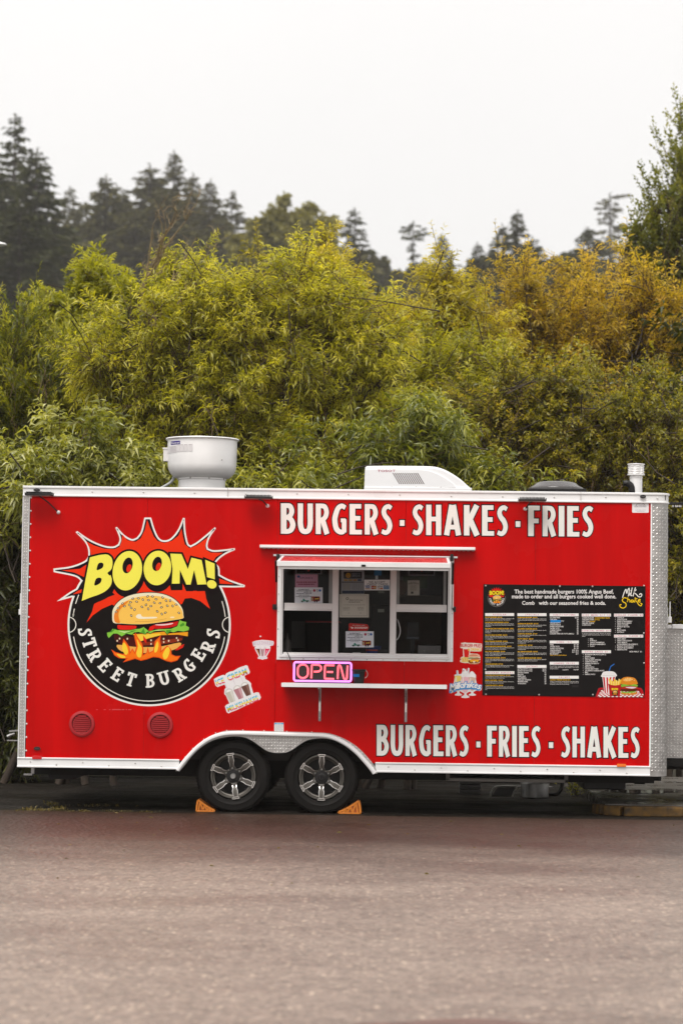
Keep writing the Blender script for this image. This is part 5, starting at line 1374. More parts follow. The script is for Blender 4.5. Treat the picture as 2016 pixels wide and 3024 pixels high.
# dealer sticker, warning sticker
a = Art(1860, 1350, 10.05, -.0004)
a.rrect(58, 1320, 553, 1650, 26, 'F2EEEE', 0)
a.line([(155, 1440), (210, 1385), (245, 1370), (270, 1385), (345, 1340), (370, 1370), (420, 1400), (465, 1440)], 8, '5A4A52', 1)
a.poly([(175, 1440), (195, 1415), (210, 1440)], '5A4A52', 1); a.poly([(388, 1440), (405, 1412), (425, 1440)], '5A4A52', 1)
a.text('TRAILERS', 305, 1440, 26, '8A8296', 1, align='C', w=130); a.text('PACIFIC NORTHWEST', 308, 1486, 30, '6A5A6A', 1, align='C', w=350, bold=.015)
a.text('503-986-4777', 305, 1592, 40, 'D9D0D8', 1, align='C', w=320); squig(a, 195, 420, 1606, 12, 'BDB4BC', 1, 5)
a.build('sticker', TR)['label'] = 'white dealer sticker at top right of the red wall'
a = Art(520, 2120, 2.6133, -.0004)
a.rect(757, 38, 829, 107, 'EFEDEC', 0); a.rect(759, 41, 828, 51, '3AA8DC', 1); a.text('NOTICE', 793, 50, 7, 'EFEDEC', 2, align='C', bold=.03)
for k in range(6): squig(a, 764, 824, 57 + k * 8, 2.5, 'A9A6A6', 1, 80 + k)
a.build('sticker', TR)['label'] = 'small white notice sticker above the wheel arch'
# scratches where an old label was
a = Art(0, 1400, 1.96, -.0004)
for x0, x1 in ((556, 566), (600, 612), (632, 640), (648, 700), (704, 720), (728, 735), (742, 760)): a.rect(x0, 1363, x1, 1366.5, 'D8686A', 0)
a.build('scuff_mark', TR)

# ------------------------------------------------------------------ menu board (screwed on)
MX = (1410, 1710, 3.0745)
def bdp(x, y): return W(MX[0] + x / MX[2], MX[1] + y / MX[2])
q, q2 = bdp(51, 47), bdp(1517, 1077)
bd = MB().box(q[0], -.0065, q2[1], q2[0], -.0005, q[1]).build('menu_board', simple('black_board', (.008, .007, .007), .35, var=.1, spec=.07), TR, bevel=.0015)
bd['label'] = 'black menu board with five columns of prices'
a = Art(*MX, -.0068, .0004)
WH, YE = 'F3EFEC', 'F2BE22'
for k, (t, y, w) in enumerate((('The best handmade burgers 100% Angus Beef,', 132, 900), ('made to order and all burgers cooked well done.', 176, 946))):
    a.text(t, 333 if k == 0 else 310, y, 35, WH, 0, w=w, bold=.018)
a.text('Comb', 402, 234, 33, WH, 0, w=114, bold=.018); a.text('with our seasoned fries & soda.', 554, 234, 33, WH, 0, w=608, bold=.018)
def header(t, x0, x1, y0, w):
    a.rect(x0, y0, x1, y0 + 26, WH, 0)
    n = len(t); st = w / max(1, n - 1); c = (x0 + x1) / 2
    for i, ch in enumerate(t):
        if ch != ' ': a.text(ch, c - w / 2 + i * st, y0 + 20, 14, 'C8607A', 1, align='C')
def item(t, x, y, col=YE, mw=262, cap=11): a.text(t, x, y, cap, col, 0, maxw=mw, bold=.014, squeeze=.92)
def para(lines, x, y, w=260):
    for i, t in enumerate(lines):
        last = i == len(lines) - 1
        a.text(t, x, y + i * 12.2, 8, 'D6D2CE', 0, w=None if last else w, maxw=w, squeeze=.9)
header('REGULAR', 68, 330, 310, 106)
for y, t, ls in ((353, 'BOOM BURGER  $16.50', ['1/4 Lb. with house sauce, lettuce, tomatoes, dill', 'pickles, red onions on a brioche bun. Add Cheese $1']),
                 (400, 'DOUBLE BOOM BURGER  $19.50', ['Double 1/4 Lb. with house sauce, lettuce, tomatoes,', 'dill pickles, red onions and American cheese on a', 'brioche bun.']),
                 (457, 'BOOM BACON CHEESE BURGER  18.50', ['1/4 Lb. with house sauce, lettuce, tomatoes, dill', 'pickles, red onions, bacon, American cheese on a', 'brioche bun.']),
                 (515, 'BACON BLEU BURGER  $18.50', ['1/4 Lb. with blue cheese sauce, lettuce, tomatoes,', 'bacon, grilled onions, melted blue cheese crumbles', 'on a brioche bun.']),
                 (572, 'BBQ TEXANO BURGER  $18.50', ['1/4 Lb. with bbq sauce, bacon, grilled onions,', 'cheddar cheese, onion rings on a brioche bun.']),
                 (618, 'SWISS MUSHROOM BURGER  $18.50', ['1/4 Lb. with mayonnaise, lettuce, grilled onions and', 'mushrooms, swiss cheese on a brioche bun.']),
                 (664, 'BIG TASTY BURGER  $19.50', ['1/4 Lb. with house sauce, lettuce, tomatoes, dill', 'pickles, fried egg, grilled onions, bacon and double', 'cheddar cheese on a brioche bun.']),
                 (722, 'HAWAIIAN BURGER  $18.50', ['1/4 Lb. with mayonnaise, lettuce, grilled onions,', 'pepper jack cheese and teriyaki pineapple on a', 'brioche bun.']),
                 (779, 'VEGGIE BURGER  $17.50', ['1/4 Lb. Vegetable Soy Patty with house sauce, lettuce,', 'tomatoes, dill pickles, red onions on a brioche bun.']),
                 (880, 'CHICKEN BACON RANCH  $19.50', ['Grilled chicken breast, ranch, lettuce, tomatoes,', 'bacon, cheddar cheese on a brioche bun.']),
                 (926, 'FRIED CHICKEN   $19.50', ['Fried chicken breast, ranch, lettuce, tomatoes,', 'bacon and chili sauce on a brioche bun.']),
                 (973, 'CHICKEN PESTO  $20.50', ['Grilled pesto chicken breast with pesto aioli, spinach,', 'roasted tomatoes, pepper jack cheese on a brioche', 'bun.'])):
    item(t, 69, y); para(ls, 69, y + 11)
header('CHICKEN BURGERS', 68, 332, 838, 226)
header('SPECIALS', 360, 624, 311, 112)
for y, t, ls in ((355, 'POBLANO BURGER  $19.50', ['1/4 Lb. with mayonnaise, poblano chili, pepper jack', 'cheese, fresh pico de gallo and avocado on a brioche', 'bun.']),
                 (412, 'SRIRRACHA BURGER  $19.50', ['1/4 Lb. with sriracha mayo, lettuce, tomatoes, bacon,', 'pepper jack cheese, crispy onions on a brioche bun.']),
                 (459, 'JALAPEÑO BURGER $20.50', ['1/4 Lb. with ranch, mix greens, tomatoes, bacon,', 'jalapeño pepper on a brioche bun.']),
                 (504, 'CHIPOTLE BURGER  $19.50', ['6 Oz. smash patty, chipotle mayo, cheese curds,', 'avocado on a brioche bun.']),
                 (550, 'PATTY MEALT  $20.50', ['6 Oz. smash patty, dijon mustard, mayonnaise,', 'cheddar cheese, grilled onions, dill pickles on a', 'sourdough bread.']),
                 (608, 'CLASSIC BLT  $19.50', ['A timeless classic of 6 slices bacon, lettuce, sliced', 'tomato and mayonnaise. Served on toasted', 'sourdough bread.']),
                 (666, 'BIG SMASH BURGER  $20.50', ['6 Oz. Smash patty, house sauce, lettuce, grilled', 'onions, American cheese, dill pickles relish on a', 'brioche bun.']),
                 (724, 'LOADED SMASH BURGER  $20.50', ['Two 4 Oz. Smash patties, white onions, jalapeño', 'cheese sauce, dill pickles on a brioche bun.'])):
    item(t, 363, y); para(ls, 363, y + 11)
header('EXTRAS', 360, 624, 782, 88)
def plist(x, xr, y, rows, dy=16.4):
    for i, (t, p) in enumerate(rows):
        item(t, x, y + i * dy, WH, 240)
        if p: a.text(p, xr, y + i * dy, 11, WH, 0, align='R', bold=.012, squeeze=.9)
plist(363, 621, 824, [('EXTRA PATTY 4 OZ.', '$3.50'), ('EXTRA PATTY 8 OZ.', '$4.50'), ('EXTRA CHEESE', '$2'), ('BACON', '$3'), ('FRIED EGG', '$2'), ('JALAPEÑOS', '$2'), ('GRILLED ONIONS', '$2'), ('MUSHROOMS', '$2'), ('AVOCADO', '$3')])
header('SUBSTITUTIONS', 653, 916, 313, 192)
plist(655, 914, 357, [('GLUTEN FREE', '$3.50'), ('CHICKEN', '$4'), ('', '$6'), ('VEGGIE PATTY', '$3'), ('ONION RINGS', '$3'), ('SWEET POTATOES', '$2'), ('TATER TOTS', '$2'), ('CHEESE CURDS', '$5'), ('MILKSHAKE', '$5'), ('LOADED FRIES OR TOTS (SMALL)', '$5')], 16.2)
a.rect(659, 373, 753, 394, '1E86D8', 1); a.text('TTY', 754, 389, 11, WH, 0)
header('SIDES  S/L', 653, 917, 560, 130)
plist(656, 914, 603, [('FRIES', '$5 / $8'), ('TATER TOTS', '$5 / $8'), ('SWEET POTATOES', '$6 / $9'), ('ONION RINGS', '$10 / $16'), ('CHEESE CURDS', '$11 / $19'), ('BIG BASKET', '$17')], 16.6)
item('(FRIES, TOTS, & ONION RINGS)', 656, 697, YE, 160, 8)
header('LOADED FRIES', 653, 917, 753, 180); para(['French fries, topped with melted jalapeño cheese', 'sauce, crispy bacon bites, pico de gallo, sour cream', 'and green onions.'], 656, 795)
a.text('Large $16', 770, 829, 10, WH, 0, squeeze=.9); a.text('Small $9', 914, 829, 10, WH, 0, align='R', squeeze=.9)
header('SALADS', 653, 917, 880, 88); item('CLASSIC WEDGE SALAD $14', 656, 922, YE, 184); para(['Crisp and refreshing iceberg lettuce with blue cheese', 'crumbles, red onions, tomatoes, crispy bacon &', 'homemade creamy blue cheese dressing.'], 656, 935)
header('KIDS MENU $13.50', 944, 1209, 315, 240)
for k, (t, e) in enumerate((('CHEESE BURGER', '(CHEESE-MEAT-BUN)'), ('CHICKEN STRIPS', '(3 PCS)'), ('HOT DOG', '(PLAIN)'), ('GRILLED CHEESE', ''), ('CORN DOG', ''))):
    y = 359 + k * 16.2; item(t, 947, y, WH, 108)
    if e: item(e, (1062, 1062, 1016)[k], y, YE, 136)
header('ESPECIAL WINGS $14', 944, 1209, 456, 250); para(['A pound tossed in your choice of sauce,', 'served with homemade ranch or bleu', 'cheese.'], 947, 500)
def bullets(x, y, rows, dy=16.3):
    for i, t in enumerate(rows):
        if t[0] != '(': a.ell(x, y + i * dy - 5, 2.4, 2.4, WH, 0, n=8)
        item(t, x + 16 if x > 960 else x + 17, y + i * dy, WH, 190)
bullets(1003, 550, ['BBQ', 'BUFFALO', 'GARLIC-PARMESAN', 'MANGO-HABANERO', 'PLAIN'])
header('EXTRA SAUCE $1', 945, 1209, 648, 200)
bullets(957, 692, ['BOOM BOOM SAUCE (SPICY)', 'RANCH', 'BLEU CHEESE', '1000 ISLAND (HOUSE)', 'CHIPOTLE MAYO', 'SRIRRACHA MAYO', 'TARTAR', 'PESTO AIOLI', 'HONEY MUSTARD', 'JALAPEÑO CHEESE SAUCE', 'BBQ', 'GARLIC AIOLI'])
header('REGULAR FLAVOR $8', 1237, 1502, 315, 245)
bullets(1249, 358, ['VAINILLA', 'CHOCOLATE', 'FRESH STRAWBERRY', 'FRESH BLACKBERRY', 'OREO COOKIE', 'PEANUT BUTTER', 'MINT', 'ROOT-BEER', 'NUTELLA'])
header('ESPECIAL FLAVOR $9', 1237, 1502, 506, 245)
bullets(1249, 550, ['OREO-MINT', 'OREO-CHOCOLATE', 'TWO BERRYS', '(STRAWBERRY+BLACBERRY)', 'PEANUT-CHOCOLATE', 'PEANUT-BLACKBERRY', 'NEOPOLITAN'])
a.text('ADD MALT  $1', 1489, 666, 12, WH, 0, align='R', bold=.012)
a.rect(855, 964, 915, 984, '2E2B2B', 0); a.rect(420, 280, 575, 306, '1B1919', 0)
a.build('menu_print', bd)
# pictures on the board: small logo, script words, meal tray
a = Art(*MX, -.0068, .0004)
star = []
for k in range(22):
    t_ = math.pi * (1.02 + .98 * k / 21 * 1.0) if True else 0
    rr = (78, 56)[k % 2]; star.append((172 + rr * 1.02 * math.cos(t_), 148 + rr * .98 * math.sin(t_)))
star += [(246, 128), (235, 165), (110, 165), (96, 140)]
a.poly(star, 'D8201A', 0)
a.line(arc_pts(172, 172, 80, -12, 192, 30), 3, '8A8682', 0); a.line(arc_pts(172, 172, 74, 20, 160, 30), 2, '5A5652', 0)
for dx, dy, c, l, b_ in ((0, 0, '0E0A0A', 1, .09), (1, 5, '0E0A0A', 1.2, .09), (0, 0, 'F5E02A', 2, .05)):
    a.text('BOOM!', 172 + dx, 143 + dy, 34, c, l, align='C', w=130, bold=b_)
burger(a, lambda x, y: (130 + x * .0585, 142 + y * .0585), 2)
for i, ch in enumerate('STREET BURGERS'):
    th = R(-82 + i * 164 / 13); 
    a.text(ch, 172 + 70 * math.sin(th), 172 + 70 * math.cos(th), 17, WH, 1, align='C', rot=-math.degrees(th), bold=.02)
a.build('board_picture', bd); a = Art(*MX, -.0068, .0004)
K1 = 'F4F0EA'
for pts in ([(1314, 170), (1330, 120), (1345, 95), (1352, 130), (1362, 100), (1375, 85), (1372, 130), (1366, 158)], [(1384, 125), (1378, 150)], [(1402, 78), (1394, 120), (1390, 150), (1402, 150)], [(1432, 76), (1418, 120), (1410, 158)], [(1440, 96), (1418, 120), (1440, 140), (1462, 162), (1484, 158), (1488, 138), (1474, 134), (1468, 146)]):
    a.line(spline(pts, 5), 8, K1, 1)
a.ell(1390, 106, 4, 4, K1, 1, n=8)
K2 = 'F5CC1E'
for pts in ([(1352, 176), (1330, 170), (1312, 190), (1320, 208), (1342, 220), (1346, 246), (1322, 264), (1296, 256), (1290, 236), (1304, 232)], [(1362, 168), (1358, 210)], [(1358, 200), (1370, 186), (1382, 196), (1380, 212)], [(1412, 192), (1396, 192), (1392, 208), (1404, 210), (1414, 196), (1414, 212)], [(1430, 168), (1424, 214)], [(1448, 176), (1428, 190), (1444, 206), (1460, 232), (1480, 244), (1490, 226), (1476, 222)], [(1456, 200), (1474, 192), (1470, 184), (1456, 194), (1462, 210), (1478, 206)]):
    a.line(spline(pts, 5), 8, K2, 1)
a.build('board_picture', bd); a = Art(*MX, -.0068, .0004)
# meal tray
a.poly([(1066, 1074), (1095, 995), (1110, 988), (1480, 988), (1498, 1010), (1516, 1074)], 'B81A22', 0); a.poly([(1090, 1068), (1112, 1002), (1470, 1002), (1490, 1068)], '7A1016', .4)
cells = 22
for i in range(cells):
    for j in range(6):
        y0, y1 = 1010 + j * 10.5, 1020.5 + j * 10.5
        def xx(u, y): 
            s_ = (y - 1010) / 63; return (1122 - 40 * s_) + (1455 + 44 * s_ - (1122 - 40 * s_)) * u
        a.poly([(xx(i / cells, y0), y0), (xx((i + 1) / cells, y0), y0), (xx((i + 1) / cells, y1), y1), (xx(i / cells, y1), y1)], ('F1ECE8', 'C8505A')[(i + j) % 2], .8)
a.line([(1192, 838), (1206, 796), (1240, 772)], 8, '2E6FC0', 1.2)
a.poly([(1130, 885), (1252, 885), (1222, 1040), (1150, 1034)], 'F3EFEC', 1.2)
for k in range(4): a.poly([(1136 + k * 31, 886), (1152 + k * 31, 886), (1164 + k * 20, 1036), (1153 + k * 20, 1035)], 'C8202A', 1.5)
a.sp([(1122, 888), (1126, 868), (1140, 846), (1180, 838), (1230, 842), (1256, 862), (1258, 884), (1190, 894)], 'EDEAE8', 1.8); a.line([(1126, 878), (1254, 878)], 3, 'C9C5C4', 2)
for k in range(14):
    x = 1190 + k * 8.5; a.line([(1206 + k * 6, 975), (x, 905 + (k * 31) % 26)], 8, ('F6CE48', 'EFB62C', 'FBE08A')[k % 3], 2 + k * .03)
a.poly([(1184, 950), (1208, 962), (1245, 968), (1285, 962), (1302, 952), (1290, 1064), (1200, 1064)], 'B5161E', 3)
a.text('BOOM!', 1244, 1010, 18, 'F5E02A', 3.6, align='C', w=58, bold=.05); a.ell(1246, 1036, 27, 27, '120C0C', 3.4, n=24)
burger(a, lambda x, y: (1224 + x * .029, 1012 + y * .029), 4)
a.sp([(1292, 950), (1298, 916), (1330, 894), (1375, 890), (1425, 902), (1448, 936), (1446, 956), (1370, 962)], 'DE8A22', 2.2); a.sp([(1320, 915), (1360, 900), (1400, 906), (1390, 925), (1340, 930)], 'F2B860', 2.5)
for x, y in ((1340, 908), (1360, 900), (1382, 904), (1402, 912), (1420, 922), (1352, 918), (1378, 918)): a.ell(x, y, 4, 2.6, 'F8E6BE', 2.7, n=8)
a.sp([(1288, 966), (1330, 956), (1380, 966), (1420, 956), (1452, 966), (1440, 980), (1380, 978), (1310, 982)], '7FB83A', 2.4)
a.sp([(1300, 985), (1370, 972), (1446, 980), (1440, 996), (1370, 1000), (1304, 998)], 'B02A20', 2.6); a.sp([(1340, 984), (1400, 980), (1440, 986), (1400, 996)], 'E8D6E0', 2.8)
a.sp([(1296, 1004), (1370, 994), (1446, 1000), (1440, 1018), (1370, 1024), (1300, 1018)], '57260F', 2.4); a.sp([(1302, 1020), (1340, 1028), (1400, 1022), (1440, 1024), (1400, 1034), (1320, 1036)], '86C040', 2.6)
a.sp([(1300, 1032), (1370, 1040), (1444, 1030), (1436, 1048), (1370, 1054), (1308, 1048)], 'D88A2C', 2.4)
a.build('board_picture', bd)
rivets('screw', [(*[c for c in (bdp(x, y)[0],)], -.0066, bdp(x, y)[1]) for x, y in ((72, 61), (745, 66), (1041, 67), (1508, 62), (70, 822), (74, 1048), (556, 1052), (1044, 1051), (1497, 1052), (1507, 492), (1508, 764))], bd, .008)

# ================================================================== things on the shelf
A6 = lambda x, y, yy: W(840 + x / 5.227, 1920 + y / 5.227, yy)
YS = -.16
osn = thing('open_sign', 'pink and red glowing neon OPEN sign on the shelf', 'neon sign', (A6(585, 0, YS)[0], YS, SH_T + .002))
pk = emit('pink_neon', (.88, .30, .98), .60); rd = emit('red_neon', (1.0, .12, .16), .85)
q, q2 = A6(130, 118, YS), A6(1045, 455, YS)
zb_ = SH_T + .006
kz = lambda y: zb_ + (455 - y) / 337 * (q[1] - q2[1])
kx_ = lambda x: A6(x, 285, YS)[0]
m = MB(); r_ = .014
def rr_path(x0, z0, x1, z1, r, y):
    p = []
    for cx, cz, a0 in ((x1 - r, z0 + r, -90), (x1 - r, z1 - r, 0), (x0 + r, z1 - r, 90), (x0 + r, z0 + r, 180)):
        for k in range(7): t_ = R(a0 + k * 15); p.append((cx + r * math.cos(t_), y, cz + r * math.sin(t_)))
    return p
m.tube(rr_path(kx_(147), kz(436), kx_(1028), kz(136), .02, YS), .0100, 10, 0, closed=True)
m.build('neon_border', pk, osn, smooth=60)
letters = {'O': (rr_path(kx_(203), kz(390), kx_(362), kz(172), .045, YS), True),
           'P': ([(kx_(x), YS, kz(y)) for x, y in [(415, 392), (417, 280)] + spline([(418, 190), (430, 177), (500, 175), (545, 186), (566, 226), (548, 268), (505, 283), (452, 285)], 4)], False),
           'E': ([(kx_(x), YS, kz(y)) for x, y in [(770, 179), (650, 178)] + spline([(630, 182), (622, 200)], 2) + spline([(620, 290), (620, 375), (628, 392), (650, 396)], 3) + [(768, 398)]], False),
           'n': ([(kx_(x), YS, kz(y)) for x, y in [(820, 398), (823, 300)] + spline([(826, 200), (838, 178), (856, 182), (870, 210)], 3) + spline([(915, 380), (932, 400), (954, 398), (964, 375)], 3) + [(972, 180)]], False)}
for k, (pts, c) in letters.items():
    lt = MB().tube(pts, .0092, 10, 0, closed=c)
    if k == 'E': lt.tube([(kx_(655), YS, kz(286)), (kx_(750), YS, kz(287))], .0092, 10)
    lt.build('neon_letter', rd, osn, smooth=60)
m = MB().box(kx_(160), YS + .018, kz(425), kx_(1015), YS + .023, kz(147)); m.build('back_panel', simple('sign_acrylic', (.02, .012, .014), .25), osn)
for x in (262, 918): MB().tube([(kx_(x), YS + .01, kz(120)), (kx_(x), YS + .01, kz(104))], .008, 8).build('hanger', MT['black'], osn)
MB().box(kx_(170), YS - .012, kz(462), kx_(1010), YS + .03, kz(452)).build('foot', MT['black'], osn)
MB().tube([(p[0], -.05, p[1]) for p in [A6(x, y, -.05) for x, y in spline([(-10, 12), (30, 22), (70, 95), (105, 200), (130, 285)], 4)]], .004, 6).build('power_cord', MT['black'], osn)
YB = -.15
bk = thing('plastic_bucket', 'small black bucket with blue tape label beside the neon sign', 'bucket', (A6(1150, 0, YB)[0], YB, SH_T + .001))
bc = A6(1150, 0, YB)[0]; hB = A6(0, 282, YB)[1] - SH_T; kk = (YB - CAM_Y) / F_PX / 5.227
MB().lathe([(.001, SH_T + .006), (74 * kk, SH_T + .0015), (76 * kk, SH_T + .006), (98 * kk, SH_T + hB - .02), (108 * kk, SH_T + hB - .018), (110 * kk, SH_T + hB), (102 * kk, SH_T + hB), (92 * kk, SH_T + hB - .02), (72 * kk, SH_T + .01), (.001, SH_T + .01)], (bc, YB, 0), 'z', 28).build('pail', MT['black'], bk, smooth=35)
m = MB()
z0, z1 = A6(0, 400, YB)[1], A6(0, 356, YB)[1]
vs_ = []
for t_ in np.linspace(-1.25, .12, 9):
    for z in (z0, z1):
        r_ = (76 + 24 * (z - SH_T) / hB) * kk + .002; vs_.append((bc + r_ * math.sin(t_), YB - r_ * math.cos(t_), z))
m.add(vs_, [(2 * i, 2 * i + 2, 2 * i + 3, 2 * i + 1) for i in range(8)]); m.build('tape_label', vinyl('1E74B8'), bk)
p0 = [A6(x, y, YB) for x, y in spline([(1248, 310), (1275, 340), (1282, 380), (1265, 415), (1238, 432)], 4)]
MB().tube([(p[0], YB - .02, p[1]) for p in p0], .0028, 6).build('handle', MT['steel'], bk)

# ------------------------------------------------------------------ wheel chocks
A4y = lambda x, y, yy: W(520 + x / 2.6133, 2120 + y / 2.6133, yy)
def make_chock():
    x0 = A4y(152, 725, 0)[0]; x1 = A4y(290, 725, 0)[0]; L = x1 - x0; H = .112
    t_ = thing('wheel_chock', 'orange wheel chock wedged at the left side of the left wheel', 'wheel chock', (x0 + L / 2, .16, 0), 'orange wheel chocks')
    arc = [(x0 + L * u, .012 + (H - .012) * (1 - u) ** 1.25) for u in np.linspace(0.08, 1, 9)]
    prof = [(x0, .003), (x0 + L * .02, H * .5)] + [(a_, z + .003) for a_, z in arc] + [(x1, .003)]
    MB().prism(inset(prof, .010), .07, .25).build('web', MT['orange_in'], t_)
    for yy in (.062, .252):
        m = MB(); pr = prof + [prof[0]]
        for p, q in zip(pr, pr[1:]): m.bar((p[0], yy, p[1]), (q[0], yy, q[1]), .016, .011, up=(0, 1, 0))
        zz_ = [(.12, .02), (.20, .80), (.36, .02), (.46, .52), (.60, .02), (.68, .28), (.8, .02)]
        for (u, v), (u2, v2) in zip(zz_, zz_[1:]): m.bar((x0 + L * u, yy, .004 + v * H), (x0 + L * u2, yy, .004 + v2 * H), .014, .009, up=(0, 1, 0))
        m.build('rib_frame', MT['orange'], t_, bevel=.0015)
    m = MB(); m.bar((prof[0][0], .157, .006), (prof[2][0], .157, prof[2][1]), .2, .006, up=(1, 0, 0)); m.build('end_plate', MT['orange'], t_)
    return t_
ck1 = make_chock()
ck2 = copy_tree(ck1); ck2['label'] = 'orange wheel chock wedged at the right side of the right wheel'
ck2.rotation_euler = (0, 0, math.pi); xm = (A4y(1252, 740, 0)[0] + A4y(1420, 740, 0)[0]) / 2
ck2.location = (xm, .16, 0); ck2.scale = (1.2, 1, 1.08)
# strap lying beside the right chock
m = MB().tube([(xm + .07, .1, .008), (xm + .1, .07, .008), (xm + .125, .09, .008), (xm + .11, .13, .008), (xm + .07, .14, .008)], .006, 6)
tag(m.build('rope', MT['black']), 'short black rope end lying beside the right wheel chock', 'rope')

# ------------------------------------------------------------------ things seen under the trailer
def under(px, py, y): return P(px, py, y)
YU = 2.75
q = P(1578, 2350, YU); s1 = M(1, YU); g0 = .002
pot = thing('cooking_pot', 'round steel pot standing on the ground behind the trailer', 'pot', (q.x, YU, g0))
MB().lathe([(.001, g0 + .004), (38 * s1, g0 + .001), (41 * s1, g0 + .012), (42 * s1, g0 + 42 * s1), (44 * s1, g0 + 43 * s1), (40 * s1, g0 + 43 * s1), (38 * s1, g0 + .02), (.001, g0 + .02)], (q.x, YU, 0), 'z', 32).build('pot_body', MT['steel'], pot, smooth=40)
for s in (-1, 1): MB().tube([(q.x + s * 41 * s1, YU - .04, g0 + 33 * s1), (q.x + s * 52 * s1, YU - .03, g0 + 33 * s1), (q.x + s * 52 * s1, YU + .03, g0 + 33 * s1), (q.x + s * 41 * s1, YU + .04, g0 + 33 * s1)], .006, 6).build('handle', MT['steel'], pot)
q0, q1, q2_, q3 = P(1447, 2350, 2.7), P(1466, 2320, 2.7), P(1524, 2320, 2.7), P(1512, 2351, 2.7)
dz = .012 - q0.z
ch = thing('folding_chair', 'folded chair with pale metal frame lying behind the trailer', 'folding chair', (q0.x + .1, 2.7, 0))
lp = [(p.x, 2.7, max(.012, p.z + dz)) for p in (q0, q1, q2_, q3)]
MB().tube(spline([lp[0], (lp[0][0] + .01, 2.7, lp[0][2] + .05), lp[1], lp[2], (lp[3][0] + .015, 2.7, lp[3][2] + .05), lp[3]], 4), .008, 7).build('frame', simple('pale_tube', (.5, .48, .44), .35), ch, smooth=60)
MB().prism([(p[0] + (.012 if i < 2 else -.012), p[2] - (.008 if i in (1, 2) else 0)) for i, p in enumerate(lp)], 2.705, 2.72).build('backrest', simple('grey_mesh', (.10, .095, .09), .7), ch)
q = P(1390, 2340, 3.3)
st = thing('crate', 'grey slatted crate on the ground behind the trailer', 'crate', (q.x, 3.3, 0))
for k in range(4): MB().box(q.x - .12, 3.2, .004 + k * .05, q.x + .1, 3.45, .044 + k * .05).build('slat', simple('grey_crate', (.09, .085, .08), .6) if k == 0 else bpy.data.materials['grey_crate'], st, bevel=.003)
q = P(1630, 2335, 3.1)
m = MB().tube(spline([(q.x - .12, 3.1, .024), (q.x - .02, 3.1, .022), (q.x + .06, 3.1, .03), (q.x + .1, 3.1, .12), (q.x + .08, 3.1, .23)], 5), .02, 8)
tag(m.build('hose', MT['black'], smooth=60), 'thick black hose curving behind the steel pot', 'hose')

# ------------------------------------------------------------------ kitchen things seen through the window
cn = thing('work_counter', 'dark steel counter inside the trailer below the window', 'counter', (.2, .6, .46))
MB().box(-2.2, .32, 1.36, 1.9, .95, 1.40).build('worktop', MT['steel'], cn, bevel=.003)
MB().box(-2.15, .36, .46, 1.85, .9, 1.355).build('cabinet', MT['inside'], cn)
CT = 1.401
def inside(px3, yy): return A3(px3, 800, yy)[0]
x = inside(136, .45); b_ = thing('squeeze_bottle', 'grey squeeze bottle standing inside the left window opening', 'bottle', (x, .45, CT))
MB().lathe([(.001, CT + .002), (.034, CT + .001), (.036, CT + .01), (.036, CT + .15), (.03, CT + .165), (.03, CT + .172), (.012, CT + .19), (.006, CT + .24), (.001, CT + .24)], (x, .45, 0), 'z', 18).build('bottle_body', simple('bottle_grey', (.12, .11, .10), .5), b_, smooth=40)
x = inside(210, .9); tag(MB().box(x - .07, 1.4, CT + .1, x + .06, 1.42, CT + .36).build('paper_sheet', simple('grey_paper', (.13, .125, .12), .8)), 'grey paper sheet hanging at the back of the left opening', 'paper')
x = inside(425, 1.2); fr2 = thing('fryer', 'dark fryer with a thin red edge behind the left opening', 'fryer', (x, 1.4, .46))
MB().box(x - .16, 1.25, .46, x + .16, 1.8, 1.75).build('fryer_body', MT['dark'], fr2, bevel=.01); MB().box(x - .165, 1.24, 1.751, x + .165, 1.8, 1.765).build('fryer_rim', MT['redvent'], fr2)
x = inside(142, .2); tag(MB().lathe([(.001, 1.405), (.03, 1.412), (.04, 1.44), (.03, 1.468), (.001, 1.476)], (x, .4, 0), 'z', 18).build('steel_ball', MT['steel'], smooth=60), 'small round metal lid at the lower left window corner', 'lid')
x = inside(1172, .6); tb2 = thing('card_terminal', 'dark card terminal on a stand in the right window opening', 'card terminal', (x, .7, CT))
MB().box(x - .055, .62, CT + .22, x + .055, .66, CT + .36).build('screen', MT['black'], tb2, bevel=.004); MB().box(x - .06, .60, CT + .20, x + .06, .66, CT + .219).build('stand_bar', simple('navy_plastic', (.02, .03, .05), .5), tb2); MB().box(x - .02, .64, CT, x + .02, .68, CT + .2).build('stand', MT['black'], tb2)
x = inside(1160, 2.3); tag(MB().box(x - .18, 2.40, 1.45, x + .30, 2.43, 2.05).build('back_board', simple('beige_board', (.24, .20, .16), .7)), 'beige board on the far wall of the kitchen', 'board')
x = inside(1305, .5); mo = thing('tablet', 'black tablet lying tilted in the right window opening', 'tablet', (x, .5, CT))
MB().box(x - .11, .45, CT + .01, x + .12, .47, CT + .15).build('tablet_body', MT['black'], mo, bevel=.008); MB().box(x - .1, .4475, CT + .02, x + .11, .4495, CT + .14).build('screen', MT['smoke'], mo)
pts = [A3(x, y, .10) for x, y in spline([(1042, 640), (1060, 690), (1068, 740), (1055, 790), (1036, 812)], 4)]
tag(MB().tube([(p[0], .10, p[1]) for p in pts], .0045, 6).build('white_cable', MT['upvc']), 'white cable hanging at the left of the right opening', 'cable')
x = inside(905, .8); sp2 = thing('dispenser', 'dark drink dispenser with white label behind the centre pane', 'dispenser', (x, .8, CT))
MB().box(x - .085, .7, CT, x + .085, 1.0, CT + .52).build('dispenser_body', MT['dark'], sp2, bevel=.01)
x = inside(845, .3); sp3 = thing('round_tub', 'blue tub with red stripe low behind the centre pane', 'tub', (x, .42, CT))
